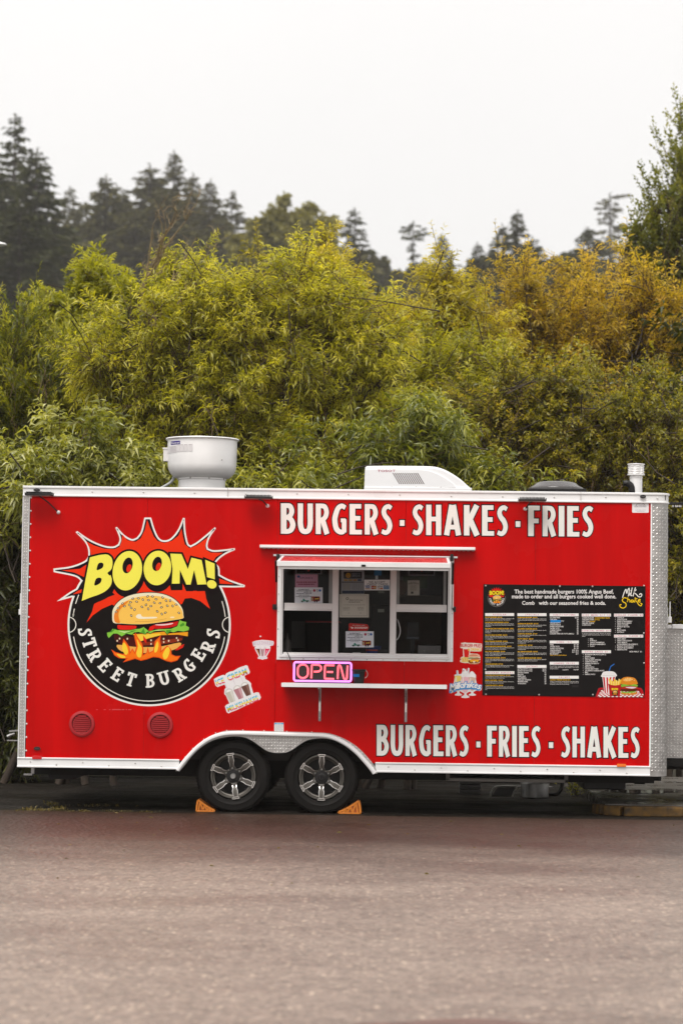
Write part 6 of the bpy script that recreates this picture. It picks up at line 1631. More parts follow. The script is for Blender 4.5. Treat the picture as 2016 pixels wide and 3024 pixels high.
MB().lathe([(.001, CT + .002), (.06, CT + .001), (.07, CT + .12), (.074, CT + .124), (.074, CT + .13), (.001, CT + .13)], (x, .42, 0), 'z', 24).build('tub_body', simple('blue_tub', (.02, .04, .18), .45), sp3, smooth=40)
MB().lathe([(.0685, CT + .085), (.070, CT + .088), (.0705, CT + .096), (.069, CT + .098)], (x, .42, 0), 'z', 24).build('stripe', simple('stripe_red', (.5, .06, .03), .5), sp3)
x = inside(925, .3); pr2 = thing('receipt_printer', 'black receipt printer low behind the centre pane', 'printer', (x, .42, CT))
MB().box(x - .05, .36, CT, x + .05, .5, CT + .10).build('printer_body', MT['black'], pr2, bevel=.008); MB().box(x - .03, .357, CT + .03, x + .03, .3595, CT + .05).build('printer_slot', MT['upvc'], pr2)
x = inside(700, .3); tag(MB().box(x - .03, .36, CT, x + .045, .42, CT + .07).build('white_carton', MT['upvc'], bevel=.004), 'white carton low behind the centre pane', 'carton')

# ================================================================== vegetation
def np_mesh(name, V, Fq, mat, parent=None, tint=None, origin=(0, 0, 0)):
    me = bpy.data.meshes.new(name)
    V = np.asarray(V, np.float32) - np.asarray(origin, np.float32)
    n, k = Fq.shape
    me.vertices.add(len(V)); me.vertices.foreach_set('co', V.ravel())
    me.loops.add(n * k); me.loops.foreach_set('vertex_index', Fq.astype(np.int32).ravel())
    me.polygons.add(n); me.polygons.foreach_set('loop_start', np.arange(0, n * k, k, dtype=np.int32))
    me.materials.append(mat)
    me.update(calc_edges=True)
    if tint is not None:
        at = me.attributes.new('tint', 'FLOAT', 'POINT'); at.data.foreach_set('value', np.asarray(tint, np.float32))
    o = bpy.data.objects.new(name, me); COL.objects.link(o)
    if parent is not None: o.parent = parent
    return o
def unit(a): return a / (np.linalg.norm(a, axis=1, keepdims=True) + 1e-9)
def leaf_geo(p, d, L, Wd, droop=.25, fold=.35, r=rng, plain=False):
    """p base, d direction, one folded two-triangle-wide blade each (4 triangles)."""
    n = len(p); up = np.tile((0, 0, 1.), (n, 1)) + r.normal(0, .95, (n, 3))
    s = unit(np.cross(d, up)); nn = np.cross(s, d)
    L = L[:, None]; Wd = Wd[:, None]
    mid = p + d * L * .45 + nn * L * .09
    tip = p + d * L - np.array((0, 0, 1.)) * L * droop
    a = mid + s * Wd * .5 + nn * Wd * fold; b = mid - s * Wd * .5 + nn * Wd * fold
    if plain:                                             # far or hidden leaves: two triangles
        V = np.stack([p, a, tip, b], 1).reshape(-1, 3); base = (np.arange(n) * 4)[:, None]
        return V, np.concatenate([base + np.array([[0, 1, 2]]), base + np.array([[0, 2, 3]])], 0)
    V = np.stack([p, a, mid, b, tip], 1).reshape(-1, 3)
    base = (np.arange(n) * 5)[:, None]
    F = np.concatenate([base + np.array([[0, 1, 2]]), base + np.array([[0, 2, 3]]), base + np.array([[1, 4, 2]]), base + np.array([[2, 4, 3]])], 0)
    return V, F
def tubes_np(lines, radii, sides=4):
    """lines (N, K, 3), radii (N, K): tapered tubes."""
    N, K, _ = lines.shape
    t = np.zeros_like(lines); t[:, 1:-1] = lines[:, 2:] - lines[:, :-2]; t[:, 0] = lines[:, 1] - lines[:, 0]; t[:, -1] = lines[:, -1] - lines[:, -2]
    t /= np.linalg.norm(t, axis=2, keepdims=True) + 1e-9
    ref = np.where(np.abs(t[..., 2:3]) > .9, np.array((1., 0, 0)), np.array((0, 0, 1.)))
    a = np.cross(t, ref); a /= np.linalg.norm(a, axis=2, keepdims=True) + 1e-9; b = np.cross(t, a)
    an = np.arange(sides) * 2 * np.pi / sides
    ring = lines[:, :, None] + (a[:, :, None] * np.cos(an)[None, None, :, None] + b[:, :, None] * np.sin(an)[None, None, :, None]) * radii[:, :, None, None]
    V = ring.reshape(-1, 3)
    idx = np.arange(N * K * sides).reshape(N, K, sides)
    q = np.stack([idx[:, :-1], np.roll(idx, -1, 2)[:, :-1], np.roll(idx, -1, 2)[:, 1:], idx[:, 1:]], -1).reshape(-1, 4)
    return V, q

def sample_lobes(lobes, n, shell=3.0, back=.35, r=rng):
    """points and outward directions in a union of ellipsoids; fewer on the side turned away from the lot."""
    vol = np.array([l[3] * l[5] + .3 * l[3] * l[4] for l in lobes]); vol = vol / vol.sum()
    pick = r.choice(len(lobes), n * 2, p=vol)
    C = np.array([l[:3] for l in lobes])[pick]; A = np.array([l[3:6] for l in lobes])[pick]
    u = unit(r.normal(0, 1, (n * 2, 3))); rad = r.random(n * 2) ** (1 / shell)
    rad = rad * (1 + .16 * np.sin(u[:, 0] * 7 + pick) * np.sin(u[:, 2] * 8 + pick * 2) + .10 * np.sin(u[:, 0] * 15 + pick * 3))
    p = C + u * rad[:, None] * A
    keep = np.ones(n * 2, bool)
    keep &= ~((u[:, 1] > .2) & (r.random(n * 2) > back))
    for l in lobes:                                       # thin out what lies deep inside a neighbour
        e = (p - np.array(l[:3])) / np.array(l[3:6]); keep &= ~((np.sum(e * e, 1) < .42) & (r.random(n * 2) < .75))
    keep &= p[:, 2] > .08
    p, u = p[keep][:n], u[keep][:n]
    return p, u
def shrub(name, label, lobes_px, Y, base_px, mat, shoots, per, sl, ll, lw, cat='shrub', group=None, up=.6, outw=.6, rnd=.45, droop=.28, spread=.8, fwd=.5,
          seed=1, twigs=.5, depth=.8, tint=(0, 1), stems=3, shell=3.0, bark='bark', twig='twig', limb_r=.035, sub=16, hang=.15, back=.35, clus=14, axis=1.5, shrink=.9, ragged=.5, splay=.5, dens=.54, drop=.4, plain=False):
    r = np.random.default_rng(seed)
    lobes = []
    for i, (cx, cy, rx, ry, *dy) in enumerate(lobes_px):
        yy = Y + (dy[0] if dy else 0); c = P(cx, cy, yy)
        lobes.append((c.x, yy, c.z - drop * sl, M(rx, yy) * shrink, M((rx + ry) / 2, yy) * depth * shrink, M(ry, yy) * shrink))
    b0 = P(base_px, 2300, Y); base = np.array((b0.x, Y, 0.0))
    root = thing(name, label, cat, tuple(base), group)
    ncl = max(1, int(shoots * dens) // clus)
    pc, uc = sample_lobes(lobes, ncl, shell, back, r)
    ncl = len(pc)
    pc = pc + uc * (ragged * np.sin(pc[:, 0] * 5.1 + seed) * np.sin(pc[:, 2] * 6.3 + seed * 2) + ragged * .6 * r.normal(0, 1, ncl))[:, None] * sl
    dc = unit(uc * outw + np.array((0, 0, up)) + r.normal(0, rnd, (ncl, 3)))
    AL = axis * sl * r.uniform(.5, 1.5, ncl)
    # shoots grow from each side branch
    s_ = r.random((ncl, clus)) ** .8
    p = (pc[:, None] + dc[:, None] * (AL[:, None] * (s_ - .75))[..., None]).reshape(-1, 3)
    d = unit((dc[:, None] * .9 + r.normal(0, splay, (ncl, clus, 3)) + np.array((0, 0, up * .25))).reshape(-1, 3))
    p = p + r.normal(0, .03, p.shape)
    n = len(p); ctint = np.repeat(r.normal(0, .13, ncl), clus)
    SLn = sl * r.uniform(.5, 1.25, n) * np.repeat(r.uniform(.75, 1.2, ncl), clus)
    # leaves along each shoot
    t = (np.arange(per) + r.random((n, per))) / per * .92 + .08
    sag = np.array((0, 0, -1.)) * hang
    q = p[:, None] + d[:, None] * (SLn[:, None] * t)[..., None] + sag * (SLn[:, None] * t * t)[..., None]
    tang = d[:, None] + sag * 2 * t[..., None]
    a = unit(np.cross(d, np.tile((.31, .17, .93), (n, 1)))); b = np.cross(d, a)
    ph = np.arange(per)[None] * 2.4 + r.random((n, 1)) * 6.28 + r.normal(0, .3, (n, per))
    perp = a[:, None] * np.cos(ph)[..., None] + b[:, None] * np.sin(ph)[..., None]
    sp = spread * (1.15 - .75 * t)[..., None]
    ld = tang * fwd + perp * sp + r.normal(0, .15, (n, per, 3)) + np.array((0, 0, -.10))
    ld = unit(ld.reshape(-1, 3)); q = q.reshape(-1, 3)
    Ls = (ll * (.55 + .55 * np.sin(np.pi * np.clip(t * .85 + .1, 0, 1))) * r.uniform(.6, 1.3, (n, per))).ravel()
    V, F = leaf_geo(q, ld, Ls, Ls / ll * lw * r.uniform(.8, 1.2, len(Ls)), droop, r=r, plain=plain)
    tn = np.clip(.42 + ctint[:, None] + r.normal(0, .12, (n, 1)) + r.normal(0, .14, (n, per)) + (t - .5) * .65, 0, 1) * (tint[1] - tint[0]) + tint[0]
    o = np_mesh('crown', V, F, mat, root, np.repeat(tn.ravel(), 4 if plain else 5), base)
    cl_lines = pc[:, None] + dc[:, None] * (AL[:, None] * np.linspace(-1.4, .25, 6))[..., None]
    cl_lines = cl_lines + np.cumsum(r.normal(0, .022, cl_lines.shape), 1)
    # stems, limbs, side branches
    ls, rs = [], []
    K = 7
    tt = np.linspace(0, 1, K)
    for i, l in enumerate(lobes):
        c = np.array(l[:3])
        s0 = base + np.array((r.normal(0, .12 * stems), r.normal(0, .08), 0))
        mid = (s0 + c) / 2 + np.array((r.normal(0, .1), r.normal(0, .1), abs(r.normal(.15, .15))))
        ln = (1 - tt)[:, None] ** 2 * s0 + (2 * tt * (1 - tt))[:, None] * mid + (tt ** 2)[:, None] * (c + np.array((0, 0, l[5] * .3)))
        ln[1:] += r.normal(0, .03, (K - 1, 3))
        ls.append(ln); rs.append(limb_r * (1.1 - .8 * tt) * (1 + r.random() * .5))
        e = (p - c) / np.array(l[3:6]); near = np.where(np.sum(e * e, 1) < 1.3)[0]
        if len(near):
            for j in r.choice(near, min(sub, len(near)), replace=False):
                k = r.integers(3, K); s1 = ln[k]; e1 = p[j]
                m1 = (s1 + e1) / 2 + r.normal(0, .06, 3) + np.array((0, 0, .05))
                bl = (1 - tt)[:, None] ** 2 * s1 + (2 * tt * (1 - tt))[:, None] * m1 + (tt ** 2)[:, None] * e1
                bl[1:-1] += r.normal(0, .03, (K - 2, 3))
                ls.append(bl); rs.append(limb_r * .32 * (1.1 - .8 * tt))
    Vt, Ft = tubes_np(np.array(ls), np.array(rs), 5)
    np_mesh('trunk', Vt, Ft, MT[bark], root, None, base)
    Vt, Ft = tubes_np(cl_lines, np.tile(np.array((.008, .0075, .0065, .005, .0035, .002)), (ncl, 1)), 4)
    np_mesh('side_branch', Vt, Ft, MT[bark], root, None, base)
    k = int(n * twigs)
    if k:
        sel = r.choice(n, k, replace=False); t3 = np.linspace(-.25, 1, 4)
        tl = p[sel][:, None] + d[sel][:, None] * (SLn[sel][:, None] * t3)[..., None] + sag * (SLn[sel][:, None] * t3 * t3)[..., None]
        Vt, Ft = tubes_np(tl, np.tile(np.array((.0055, .0045, .0035, .002)), (k, 1)), 3)
        np_mesh('twig', Vt, Ft, MT[twig], root, None, base)
    return root

LM = {}
LM['willow'] = leaf_mat('willow_leaf', (.110, .116, .008), (.330, .318, .022), (.62, .56, .085), .34, .5, .7)
LM['willow_pale'] = leaf_mat('pale_willow_leaf', (.135, .124, .012), (.360, .310, .026), (.59, .49, .075), .36, .5, .7)
LM['dark_willow'] = leaf_mat('dark_willow_leaf', (0.059, 0.077, 0.007), (0.171, 0.189, 0.019), (0.462, 0.440, 0.077), .28, .38, .8)
LM['broad'] = leaf_mat('broad_leaf', (.070, .084, .010), (.205, .215, .027), (.50, .49, .20), .28, .4, .8)
LM['leftbush'] = leaf_mat('shoot_leaf', (0.051, 0.066, 0.006), (0.149, 0.163, 0.013), (0.418, 0.396, 0.039), .42, .42, .6)
LM['mid'] = leaf_mat('mid_green_leaf', (0.079, 0.091, 0.007), (0.215, 0.222, 0.015), (0.429, 0.407, 0.039), .38, .44, .6)
LM['yellow'] = leaf_mat('yellowing_leaf', (.20, .155, .012), (.42, .31, .026), (.62, .43, .06), .38, .5, .6)
LM['oval'] = leaf_mat('oval_leaf', (.085, .090, .009), (.245, .225, .022), (.49, .38, .045), .36, .46, .7)
LM['poplar'] = leaf_mat('poplar_leaf', (0.066, 0.081, 0.012), (0.149, 0.163, 0.025), (0.264, 0.248, 0.044), .45, .4)
LM['farbroad'] = leaf_mat('far_leaf', (0.088, 0.086, 0.024), (0.160, 0.149, 0.042), (0.231, 0.209, 0.061), .6, .3, .3)
LM['thicket'] = leaf_mat('shade_coloured_leaf', (.022, .028, .004), (.060, .066, .008), (.13, .13, .018), .45, .3, .5)  # leaf colour darkened so that gaps and shadowed growth read as shade
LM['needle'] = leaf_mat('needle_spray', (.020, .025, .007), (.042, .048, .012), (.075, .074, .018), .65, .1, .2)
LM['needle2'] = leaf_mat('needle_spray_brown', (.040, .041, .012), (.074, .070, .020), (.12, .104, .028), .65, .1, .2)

# backfill thicket so that no daylight shows low down; its leaf colour carries the gaps' shade
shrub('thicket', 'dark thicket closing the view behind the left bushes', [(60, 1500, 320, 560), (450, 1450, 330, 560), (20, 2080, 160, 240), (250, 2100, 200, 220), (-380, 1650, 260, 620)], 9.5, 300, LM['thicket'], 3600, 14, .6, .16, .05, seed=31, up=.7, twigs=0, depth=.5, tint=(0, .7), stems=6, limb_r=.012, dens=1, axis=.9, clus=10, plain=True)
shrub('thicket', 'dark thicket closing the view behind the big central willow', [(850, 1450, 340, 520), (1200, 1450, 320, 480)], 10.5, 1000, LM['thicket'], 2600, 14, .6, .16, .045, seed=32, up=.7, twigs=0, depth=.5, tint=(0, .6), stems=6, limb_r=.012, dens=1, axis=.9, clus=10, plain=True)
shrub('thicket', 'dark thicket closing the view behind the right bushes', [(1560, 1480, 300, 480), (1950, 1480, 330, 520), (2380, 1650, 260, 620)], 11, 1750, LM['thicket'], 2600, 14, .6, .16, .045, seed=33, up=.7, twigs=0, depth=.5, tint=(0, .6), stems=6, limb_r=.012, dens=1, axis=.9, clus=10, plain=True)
# A: upright shoots, far left
shrub('leafy_bush', 'dark green bush with upright leafy shoots at the far left', [(40, 1170, 230, 220), (190, 1220, 150, 200), (-60, 1080, 200, 120), (120, 1050, 150, 100)], 7.5, 60, LM['leftbush'], 3400, 18, .55, .10, .022, seed=2, up=1.2, outw=.35, rnd=.25, fwd=.85, spread=.6, droop=.05, hang=0, tint=(.05, 1), depth=.8, stems=4)
# B: mid green bush with the bare branches
shrub('broadleaf_bush', 'mid green leafy bush standing below the bare dead branches', [(230, 890, 100, 80), (310, 850, 90, 70), (160, 960, 110, 100), (380, 920, 110, 80), (290, 800, 40, 40), (300, 1000, 170, 140)], 10.5, 260, LM['mid'], 2600, 18, .40, .10, .034, seed=3, up=.9, rnd=.4, tint=(.1, 1), fwd=.7, droop=.1, twigs=.6)
shrub('leafy_bush', 'green bush with narrow shoots behind the top of the central willow', [(540, 850, 80, 60), (640, 860, 120, 80), (470, 900, 110, 80), (525, 780, 35, 40)], 11, 540, LM['willow'], 1300, 16, .45, .11, .024, seed=4, up=.9, tint=(0, .8), twigs=.6)
# C: the big willow
shrub('willow_tree', 'large yellow-green willow with fine drooping leaves in the centre', [(560, 960, 240, 150), (800, 930, 250, 160), (420, 1010, 210, 130), (1000, 870, 170, 150), (660, 1130, 300, 170), (960, 1090, 220, 190), (350, 1150, 140, 110), (540, 1290, 240, 130), (860, 1310, 250, 140), (690, 850, 170, 70), (300, 1020, 90, 70), (1110, 1000, 100, 120), (480, 900, 90, 60)], 5.6, 700, LM['willow'],
      7000, 17, .40, .105, .017, cat='tree', seed=5, up=.5, outw=.75, rnd=.45, droop=.18, hang=.12, tint=(0, 1), depth=.75, stems=2, limb_r=.05, sub=22, twigs=.8, splay=.55, dens=.58)
# D: paler willows behind, centre right
shrub('willow_tree', 'pale willow rising behind the right shoulder of the central willow', [(900, 850, 140, 90), (970, 800, 110, 80), (1060, 880, 140, 100), (830, 840, 100, 70), (930, 800, 50, 30), (1120, 930, 120, 110)], 9.0, 960, LM['willow_pale'], 2300, 17, .45, .11, .020, cat='tree', seed=6, up=.55, droop=.2, hang=.15, twigs=.6, limb_r=.04)
shrub('willow_tree', 'loose willow left of the orange-tinted trees', [(1295, 830, 55, 70), (1300, 920, 120, 110), (1220, 1010, 140, 110), (1380, 970, 90, 90), (1180, 940, 70, 70), (1340, 1070, 140, 90)], 9.5, 1280, LM['willow_pale'], 2500, 17, .45, .11, .020, cat='tree', seed=7, up=.6, droop=.2, hang=.14, twigs=.7, tint=(0, .85), limb_r=.04)
shrub('willow_tree', 'mid green willow filling the gap between central and orange-tinted trees', [(1230, 1130, 190, 130), (1420, 1100, 150, 130), (1120, 1150, 120, 120)], 7.5, 1280, LM['willow'], 2200, 17, .42, .11, .021, cat='tree', seed=8, up=.5, droop=.2, hang=.14, tint=(0, .75), twigs=.7, limb_r=.04)
# E: yellowing trees
shrub('yellow_willow', 'orange-tinted willow with thin bare tips at the right', [(1540, 890, 120, 70), (1500, 980, 150, 100), (1640, 970, 120, 100), (1600, 1070, 170, 100), (1560, 830, 50, 40)], 11, 1570, LM['yellow'], 2300, 15, .5, .105, .020, cat='tree', seed=9, up=.7, rnd=.45, droop=.18, hang=.1, twigs=1, tint=(0, .9), limb_r=.035, sub=26, shell=2.2)
shrub('yellow_willow', 'taller golden willow reaching up before the right pine', [(1780, 890, 140, 90), (1900, 880, 120, 90), (1740, 820, 60, 60), (1860, 790, 80, 60), (1960, 950, 110, 110), (1740, 990, 140, 100), (1880, 1010, 160, 110), (1695, 780, 30, 50), (1700, 1090, 170, 80), (1930, 1090, 130, 80), (1990, 850, 50, 50)], 11.5, 1840, LM['yellow'], 3200, 15, .5, .105, .020, cat='tree', seed=10, up=.8, rnd=.45, droop=.18, hang=.08, twigs=1, tint=(.05, 1), limb_r=.035, sub=26, shell=2.2)
# F: bush with small oval leaves
shrub('oval_leaf_bush', 'wide bush with small oval leaves above the roof vent', [(1500, 1190, 150, 110), (1650, 1160, 170, 120), (1580, 1310, 220, 130), (1780, 1270, 180, 140)], 6.2, 1620, LM['oval'], 3300, 15, .38, .060, .026, seed=11, up=.45, rnd=.55, droop=.1, hang=.1, fwd=.5, twigs=.8, tint=(0, 1), sub=22)
shrub('oval_leaf_bush', 'bush with reddish-tipped small leaves at the right edge behind the flue', [(1900, 1180, 170, 150), (1980, 1330, 180, 170), (1850, 1390, 160, 100), (2030, 1550, 150, 200), (2040, 1780, 140, 220), (2050, 2050, 120, 220)], 5.6, 1980, LM['oval'], 3600, 15, .38, .060, .026, seed=12, up=.4, rnd=.55, droop=.1, hang=.1, fwd=.5, twigs=.8, tint=(0, .85), sub=22)
# G: long dark leaves right behind the roof
shrub('long_leaf_willow', 'dark willow with long glossy leaves behind the air conditioner', [(1200, 1290, 160, 110), (1100, 1380, 170, 90), (1330, 1290, 120, 110), (1420, 1390, 170, 80), (1250, 1400, 200, 80), (980, 1400, 120, 70)], 3.9, 1240, LM['dark_willow'], 1900, 16, .40, .135, .024, seed=13, up=.55, droop=.28, hang=.15, spread=.95, fwd=.35, tint=(0, 1), depth=.6)
shrub('long_leaf_willow', 'low willow with long leaves between exhaust fan and air conditioner', [(800, 1420, 140, 70), (930, 1430, 110, 60), (700, 1430, 90, 60)], 4.2, 820, LM['dark_willow'], 800, 16, .40, .125, .024, seed=14, up=.55, droop=.28, hang=.15, spread=.95, fwd=.35, tint=(.1, 1), depth=.6)
# H: broad pale leaves at the left
shrub('broadleaf_shrub', 'broad-leaved shrub with pale undersides left of the exhaust fan', [(60, 1370, 160, 90), (230, 1340, 140, 80), (390, 1370, 120, 80), (150, 1430, 220, 70), (420, 1440, 130, 50)], 3.9, 220, LM['broad'], 1900, 15, .42, .135, .030, seed=15, up=.75, droop=.3, hang=.15, spread=.9, fwd=.45, tint=(0, 1), depth=.65)
shrub('broadleaf_shrub', 'leafy shrub with shade-darkened leaf colour left of the trailer down to the asphalt', [(-20, 1560, 110, 170), (-10, 1800, 110, 190), (0, 2030, 110, 190), (10, 2200, 130, 110), (-60, 2240, 90, 70)], 4.4, 0, LM['thicket'], 2200, 14, .40, .12, .028, seed=16, up=.4, droop=.2, hang=.15, tint=(0, .8), depth=.8, limb_r=.010, dens=1, stems=1)  # darkened leaf colour stands for the shadow beside the trailer
# bare dead branches
q = P(380, 950, 10.2)
bx = thing('dead_tree', 'leafless dead branches leaning right above the left bushes', 'tree', (q.x, 10.2, 0))
r = np.random.default_rng(77); ls, rs = [], []; base = np.array((q.x, 10.2, 0.)); K = 7; tt = np.linspace(0, 1, K)
def limb(p0, p1, r0, bend=.1):
    m = (p0 + p1) / 2 + r.normal(0, bend, 3)
    l = (1 - tt)[:, None] ** 2 * p0 + (2 * tt * (1 - tt))[:, None] * m + (tt ** 2)[:, None] * p1
    l[1:-1] += r.normal(0, .015, (K - 2, 3)); ls.append(l); rs.append(r0 * (1 - .75 * tt)); return l
main = limb(base, np.array(P(400, 900, 10.2)), .07)
for tx, ty in ((550, 660), (520, 630), (490, 690), (580, 710), (610, 740), (450, 680)):
    l = limb(main[-1 - r.integers(0, 2)], np.array(P(tx, ty - 10, 9.6 + r.normal(0, .1))), .026, .05)
    for k in range(7):
        i = r.integers(2, K); e = l[i] + np.array((r.normal(.10, .12), r.normal(0, .12), abs(r.normal(.22, .14)))); l2 = limb(l[i], e, .009, .05)
        for _ in range(2):
            j = r.integers(2, K); limb(l2[j], l2[j] + np.array((r.normal(.05, .1), r.normal(0, .06), abs(r.normal(.10, .07)))), .006, .02)
Vt, Ft = tubes_np(np.array(ls), np.array(rs), 5); np_mesh('trunk', Vt, Ft, MT['deadwood'], bx, None, base)

# poplar leaning in at the right edge
shrub('poplar_tree', 'tall dark green poplar cut off by the right edge', [(2030, 490, 40, 130), (2000, 640, 50, 110), (1950, 690, 45, 55), (2065, 600, 90, 190), (1890, 650, 22, 50), (1935, 610, 22, 60), (2070, 800, 130, 120), (2030, 400, 26, 80), (1930, 760, 70, 50), (1975, 560, 22, 60), (1870, 700, 24, 30)], 20, 2090, LM['poplar'], 2500, 14, .5, .075, .042, cat='tree', seed=21, up=1.5, outw=.5, rnd=.22, fwd=.8, droop=.1, hang=0, twigs=.5, limb_r=.07, shell=1.6, axis=2.2, splay=.38, clus=12, shrink=.85, dens=1)

# ------------------------------------------------------------------ far conifers on the hillside
def hill_z(x, y):
    return max(0.0, (y - 90) * .085) + 2.5 * math.sin(x * .03) * min(1, max(0, (y - 90) / 100))
n = 40; V = []; Fh = []
for j in range(n + 1):
    y = 80 + 520 * (j / n)
    for i in range(n + 1):
        x = -160 + 320 * i / n; V.append((x, y, hill_z(x, y) + .02))
for j in range(n):
    for i in range(n): Fh.append((j * (n + 1) + i, j * (n + 1) + i + 1, (j + 1) * (n + 1) + i + 1, (j + 1) * (n + 1) + i))
hm = MB().add(V, Fh).build('hill', simple('forest_floor', (.03, .033, .015), .95, var=.4, vscale=.3)); hm['kind'] = 'structure'

def conifer(kind, H, Rr, seed, z0=.12, gap=1.0, pw=.85, per=1.0, top=None, rag=.18):
    r = np.random.default_rng(seed)
    ps, ds, Ls = [], [], []; bl = []; br = []
    z = z0 * H
    while z < H * .992:
        u = (z / H - z0) / (1 - z0)
        rr = Rr * (1 - u) ** pw * (1 + r.normal(0, rag)) + .12
        if top: rr = top(u, r)
        nb = r.integers(5, 9)
        for k in range(nb):
            if r.random() > gap: continue
            a = r.random() * 6.28; o = np.array((math.cos(a), math.sin(a), 0)); R1 = max(.15, rr * (1 + r.normal(0, .14)))
            lift = .5 * (u ** 2) + r.normal(-.16, .1)
            K = 5; t = np.linspace(0, 1, K)[:, None]
            l = np.array((0, 0, z)) + o * R1 * t + np.array((0, 0, 1.)) * (lift * R1 * t - .30 * R1 * t * t + .20 * R1 * t ** 3)
            bl.append(l); br.append(.05 * (1 - .8 * t[:, 0]) * min(1, R1 / 2))
            m = max(5, int(R1 * 13 * per))
            tt_ = r.uniform(.08, 1, m); pos = np.stack([np.interp(tt_, t[:, 0], l[:, c]) for c in range(3)], 1)
            side = np.array((-o[1], o[0], 0)) * r.choice((-1, 1), m)[:, None]
            ps.append(pos); ds.append(unit(o * .9 + side * .65 * (1 - .6 * tt_[:, None]) + np.array((0, 0, -.22)) + r.normal(0, .2, (m, 3))))
            Ls.append(r.uniform(.35, .85, m) * min(1, .35 + R1 * .45))
        z += .16 + .20 * min(1.6, rr) * r.uniform(.6, 1.4)
    m = 14; ps.append(np.stack([np.zeros(m), np.zeros(m), H * r.uniform(.955, 1, m)], 1)); ds.append(unit(np.array((0, 0, 1.)) + r.normal(0, .45, (m, 3)))); Ls.append(r.uniform(.25, .5, m))
    p, d, L = np.concatenate(ps), np.concatenate(ds), np.concatenate(Ls)
    V, F = leaf_geo(p, d, L, L * .42, .16, .2, r, True)
    tn = np.repeat(np.clip(r.normal(.45, .22, len(p)), 0, 1), 4)
    tr = np.array([[(0, 0, H * k / 5) for k in range(6)]]); tr[0, 1:-1, :2] += r.normal(0, .06, (4, 2))
    Vt, Ft = tubes_np(np.concatenate([np.array([[np.array(tr[0][min(5, i)]) for i in (0, 1, 2, 4, 5)]]), np.array(bl)]), np.concatenate([np.array([[.35, .3, .24, .12, .03]]), np.array(br)]), 4)
    return V, F, tn, Vt, Ft
FORMS = {}
def form(key, *a, **k):
    V, F, tn, Vt, Ft = conifer(key, *a, **k); FORMS[key] = (V, F, tn, Vt, Ft, None)
form('dense', 38, 9.4, 101, gap=1.0, pw=.92)
form('spire', 38, 8.4, 102, gap=.95, pw=1.08, rag=.12)
form('open', 38, 7.0, 103, gap=.66, pw=.98, rag=.28)
form('broad', 38, 9.2, 104, gap=.95, pw=.8, rag=.2)
form('tuft', 38, 3.0, 105, gap=.5, rag=0, top=lambda u, r: (1.0 * math.sqrt(max(.05, 1 - ((u - .963) / .037) ** 2)) if u > .926 else 0.5 * r.random() ** 2 + .12 if u > .74 else 1.4))
form('ragged', 38, 3.4, 106, gap=.5, rag=0, top=lambda u, r: 1.9 * r.random() ** 1.3 * (1.15 - u) ** .4 + .3)
MESH = {}
def place_conifer(key, px, py, y, label, mat='needle', rz=0.0, fat=1.0):
    p = P(px, py, y); z0 = hill_z(p.x, y); H = p.z - z0; s = H / 38
    root = thing('conifer_tree', label, 'conifer', (p.x, y, z0), 'conifers on the hillside')
    fat *= 1.3
    root.scale = (s * fat, s * fat, s); root.rotation_euler = (0, 0, rz)
    V, F, tn, Vt, Ft, _ = FORMS[key]
    if key not in MESH:
        c = np_mesh('crown', V, F, LM[mat], root, tn); t = np_mesh('trunk', Vt, Ft, MT['bark'], root)
        MESH[key] = (c.data, t.data)
    else:
        for nm, me in zip(('crown', 'trunk'), MESH[key]):
            c = bpy.data.objects.new(nm, me); COL.objects.link(c); c.parent = root
            if nm == 'crown': c.material_slots[0].link = 'OBJECT'; c.material_slots[0].material = LM[mat]
